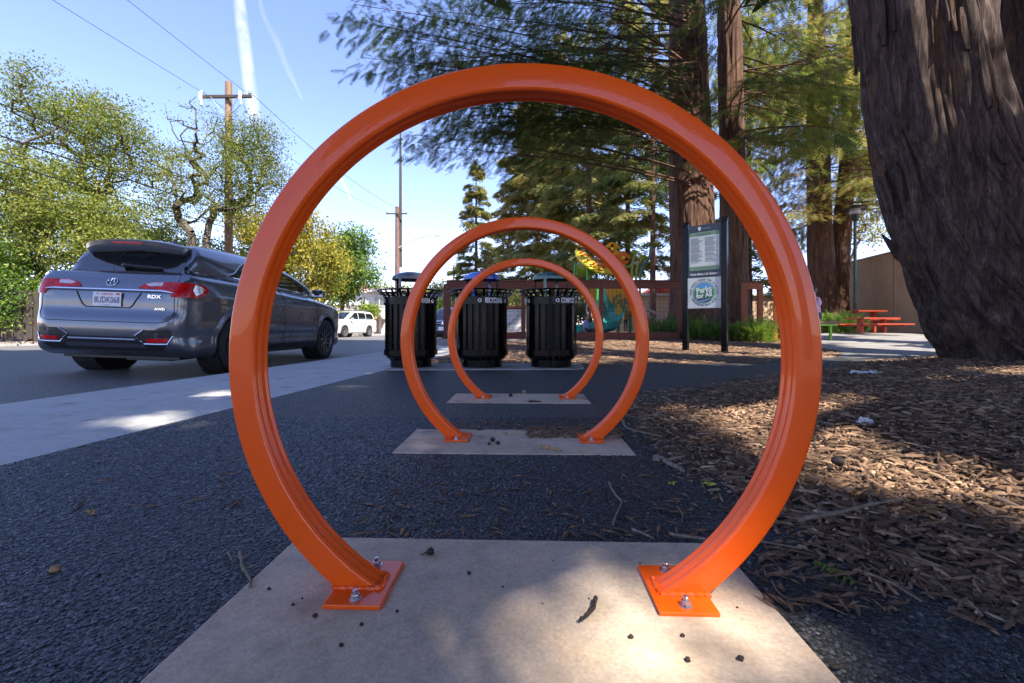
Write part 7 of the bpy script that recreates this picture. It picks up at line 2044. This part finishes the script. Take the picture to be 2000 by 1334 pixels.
broadleaf('leafy hedge beyond the playground, seen through the fence mesh', 'park_hedge', 32, (1100, 640), [(1000, 612, 70, 26, 1), (1120, 610, 80, 30, 1), (1230, 605, 60, 30, 1), (930, 615, 50, 20, .7)], 150, 15000, .24, 'fir_leaf', 330, .5, sig=.4, r0=.1, dj=1.5, base_h=.2, cat='hedge')
# ------------------------------------------------------------------ houses
def house(label, px0, px1, d, z0, h, storeys, rh, windows, porch=None, depth=8, ridge='x', wallmat='cream'):
    k = d / F; x0, x1 = (px0 - 1000) * k, (px1 - 1000) * k; cx = (x0 + x1) / 2; w = x1 - x0
    root = thing('house', label, 'house', (cx, d, z0))
    mb = MB(); mb.box((0, depth / 2, h / 2), (w, depth, h)); mb.build('wall', MT[wallmat], root)
    mb = MB(); e = .5; mb.add([(-w / 2 - e, -e, h), (w / 2 + e, -e, h), (w / 2 + e, depth + e, h), (-w / 2 - e, depth + e, h), (-w / 2 - e, depth / 2, h + rh), (w / 2 + e, depth / 2, h + rh), (-w / 2 - e, -e, h - .18), (w / 2 + e, -e, h - .18)],
                              [(0, 1, 5, 4), (2, 3, 4, 5), (0, 4, 3), (1, 2, 5), (0, 6, 7, 1), (6, 3, 2, 7)]); mb.build('roof', MT['shingle'], root)
    mb = MB(); mb.box((0, -e - .03, h - .09), (w + 2 * e, .05, .18)); mb.build('fascia', MT['cream'], root)
    for (a, z, ww, hh) in windows:
        mb = MB(); fw = .09; X0, X1 = a - ww / 2, a + ww / 2
        for c, s in (((a, -.03, z + hh / 2), (ww, .10, fw)), ((a, -.03, z - hh / 2), (ww, .10, fw))): mb.box(c, s)
        for x_ in (X0 + fw / 2, a, X1 - fw / 2): mb.box((x_, -.035, z), (fw, .10, hh - fw))
        f = mb.build('window', MT['cream'], root); mb = MB(); mb.box((a, -.006, z), (ww - .02, .02, hh - .02)); mb.build('pane', MT['winglass'], f)
    if porch:
        a, pw, ph, pr = porch
        mb = MB(); mb.add([(a - pw / 2, -2, ph), (a + pw / 2, -2, ph), (a, -2, ph + pr), (a - pw / 2, 0, ph), (a + pw / 2, 0, ph), (a, 0, ph + pr)], [(0, 1, 2), (0, 2, 5, 3), (1, 4, 5, 2), (0, 3, 4, 1)]); mb.build('porch_gable', MT['tan_wall'], root)
        mb = MB(); bar(mb, (a - pw / 2 - .1, -2.05, ph), (a, -2.05, ph + pr + .1), .12, .12, (0, 1, 0)); bar(mb, (a + pw / 2 + .1, -2.05, ph), (a, -2.05, ph + pr + .1), .12, .12, (0, 1, 0)); mb.build('barge_board', MT['cream'], root)
        for s in (-1, 1): mb = MB(); mb.box((a + s * (pw / 2 - .12), -1.9, ph / 2), (.16, .16, ph)); mb.build('porch_post', MT['cream'], root)
    return root
house('two storey cream house with shingle roof beyond the white car', 694, 778, 50, -.5, 5.1, 2, .55, [(-1.5, 3.9, .7, 1.1), (.3, 3.9, 1.2, 1.1), (1.8, 3.9, .7, 1.1)], (.1, 1.9, 1.9, 1.0), 7)
house('single storey pale house with dark windows behind the golden tree', 560, 700, 44, -.4, 2.7, 1, .5, [(2.4, 1.7, 1.3, .7), (-1.2, 1.7, 1.2, .9)], None, 6)
house('long low house with grey roof above the grey lid bin', 735, 900, 62, -.5, 4.9, 2, 1.0, [(-2.5, 3.6, 1.1, 1.0), (1.5, 3.6, 1.1, 1.0)], None, 9)
root = thing('wooden_fence', 'weathered vertical board fence at the left edge behind the street', 'fence', (-17.3, 13.4, .1))
for i in range(34):
    mb = MB(); mb.box((-2.0 + .155 * i, .03 * (i % 2), .72), (.148, .02, 1.45 + .05 * math.sin(i * 3.1)), bev=.003); mb.build('board', MT['greywood'], root)
for z in (.35, 1.2):
    mb = MB(); mb.box((.55, .06, z), (5.3, .05, .09)); mb.build('rail', MT['greywood'], root)
# flag on the house
root = thing('flag', 'small red and white striped flag on the cream house', 'flag', tuple(P(706, 572, 48)))
for i in range(6):
    mb = MB(); mb.box((.35, 0, .7 - .12 * i), (.8 - .05 * i, .02, .118)); mb.build('stripe', MT['plate_red' if i % 2 == 0 else 'cream'], root)
mb = MB(); mb.tube([(-.1, 0, -.6), (-.05, 0, .85)], .025, 6); mb.build('flagpole', MT['insul'], root)
# leaf litter along the far kerb
def litter():
    g = np.random.default_rng(9); n = 5000; Y = g.uniform(9, 36, n); X = np.interp(Y, [14, 34], [-14.0, -12.4]) - np.abs(g.normal(0, .8, n)) + .25
    Z = road_z(-14.0 + 0 * X, Y) + .10; L = g.uniform(.03, .08, n); a = g.uniform(0, 6.28, n)
    V, Fc = stamp(LEAF, np.stack([X, Y, Z], 1), np.stack([np.cos(a), np.sin(a), g.normal(0, .3, n)], 1), g.normal(0, .4, (n, 3)) + [0, 0, 1], L * 1.6)
    tag(np_mesh('leaf_litter', V, Fc, MT['chips'], tint=np.repeat(g.random(n), 4)), 'fallen brown leaves along the far kerb of the street', 'leaf litter', kind='stuff')
litter()

# ------------------------------------------------------------------ contrails
def contrail(label, pts, seed, dens):
    """high thin cloud tube; soft edged because it is thin at its rim"""
    t = NT('contrail_ice_%d' % seed)
    d_ = t.n('ShaderNodeBsdfDiffuse'); d_.inputs[0].default_value = (.9, .9, .9, 1); tl = t.n('ShaderNodeBsdfTranslucent'); tl.inputs[0].default_value = (.9, .9, .9, 1)
    m0 = t.n('ShaderNodeMixShader'); m0.inputs[0].default_value = .5; t.l(d_.outputs[0], m0.inputs[1]); t.l(tl.outputs[0], m0.inputs[2])
    lw = t.n('ShaderNodeLayerWeight'); lw.inputs[0].default_value = .5
    fc = t.math('SUBTRACT', 1.0, lw.outputs['Facing']); fc = t.math('POWER', fc, 1.3)
    nz = t.ramp(t.noise(.012, 5, .65), [(.32, .25), (.62, 1.0)])
    al = t.math('MULTIPLY', t.math('MULTIPLY', fc, nz), dens)
    tr = t.n('ShaderNodeBsdfTransparent'); m1 = t.n('ShaderNodeMixShader'); t.l(al, m1.inputs[0]); t.l(tr.outputs[0], m1.inputs[1]); t.l(m0.outputs[0], m1.inputs[2]); t.l(m1.outputs[0], t.out.inputs[0])
    q = smooth_poly([(*P(px, py, 3000), w / F * 3000 / 2) for px, py, w in pts], 8, False); o = q[0]
    V = []; n = 24
    for x, y, z, r in q:
        for k in range(n): a = 2 * PI * k / n; V.append((x - o[0] + r * math.cos(a), y - o[1] + r * math.sin(a), z - o[2]))
    Fc = [(i * n + k, i * n + (k + 1) % n, (i + 1) * n + (k + 1) % n, (i + 1) * n + k) for i in range(len(q) - 1) for k in range(n)]
    ob = np_mesh('contrail', np.array(V), np.array(Fc), t.m, smooth=True); ob.location = o[:3]; tag(ob, label, 'contrail')
contrail('broad white contrail running down the sky past the utility pole', [(463, -160, 20), (468, 0, 24), (478, 90, 27), (488, 170, 27), (500, 250, 30)], 1, .36)
contrail('short faint contrail to the right of the broad one', [(502, -30, 6), (515, 30, 12), (540, 80, 16), (560, 130, 14), (590, 195, 6)], 2, .09)
contrail('small faint contrail fragment seen inside the big ring', [(660, 338, 5), (672, 362, 9), (688, 392, 4)], 3, .3)
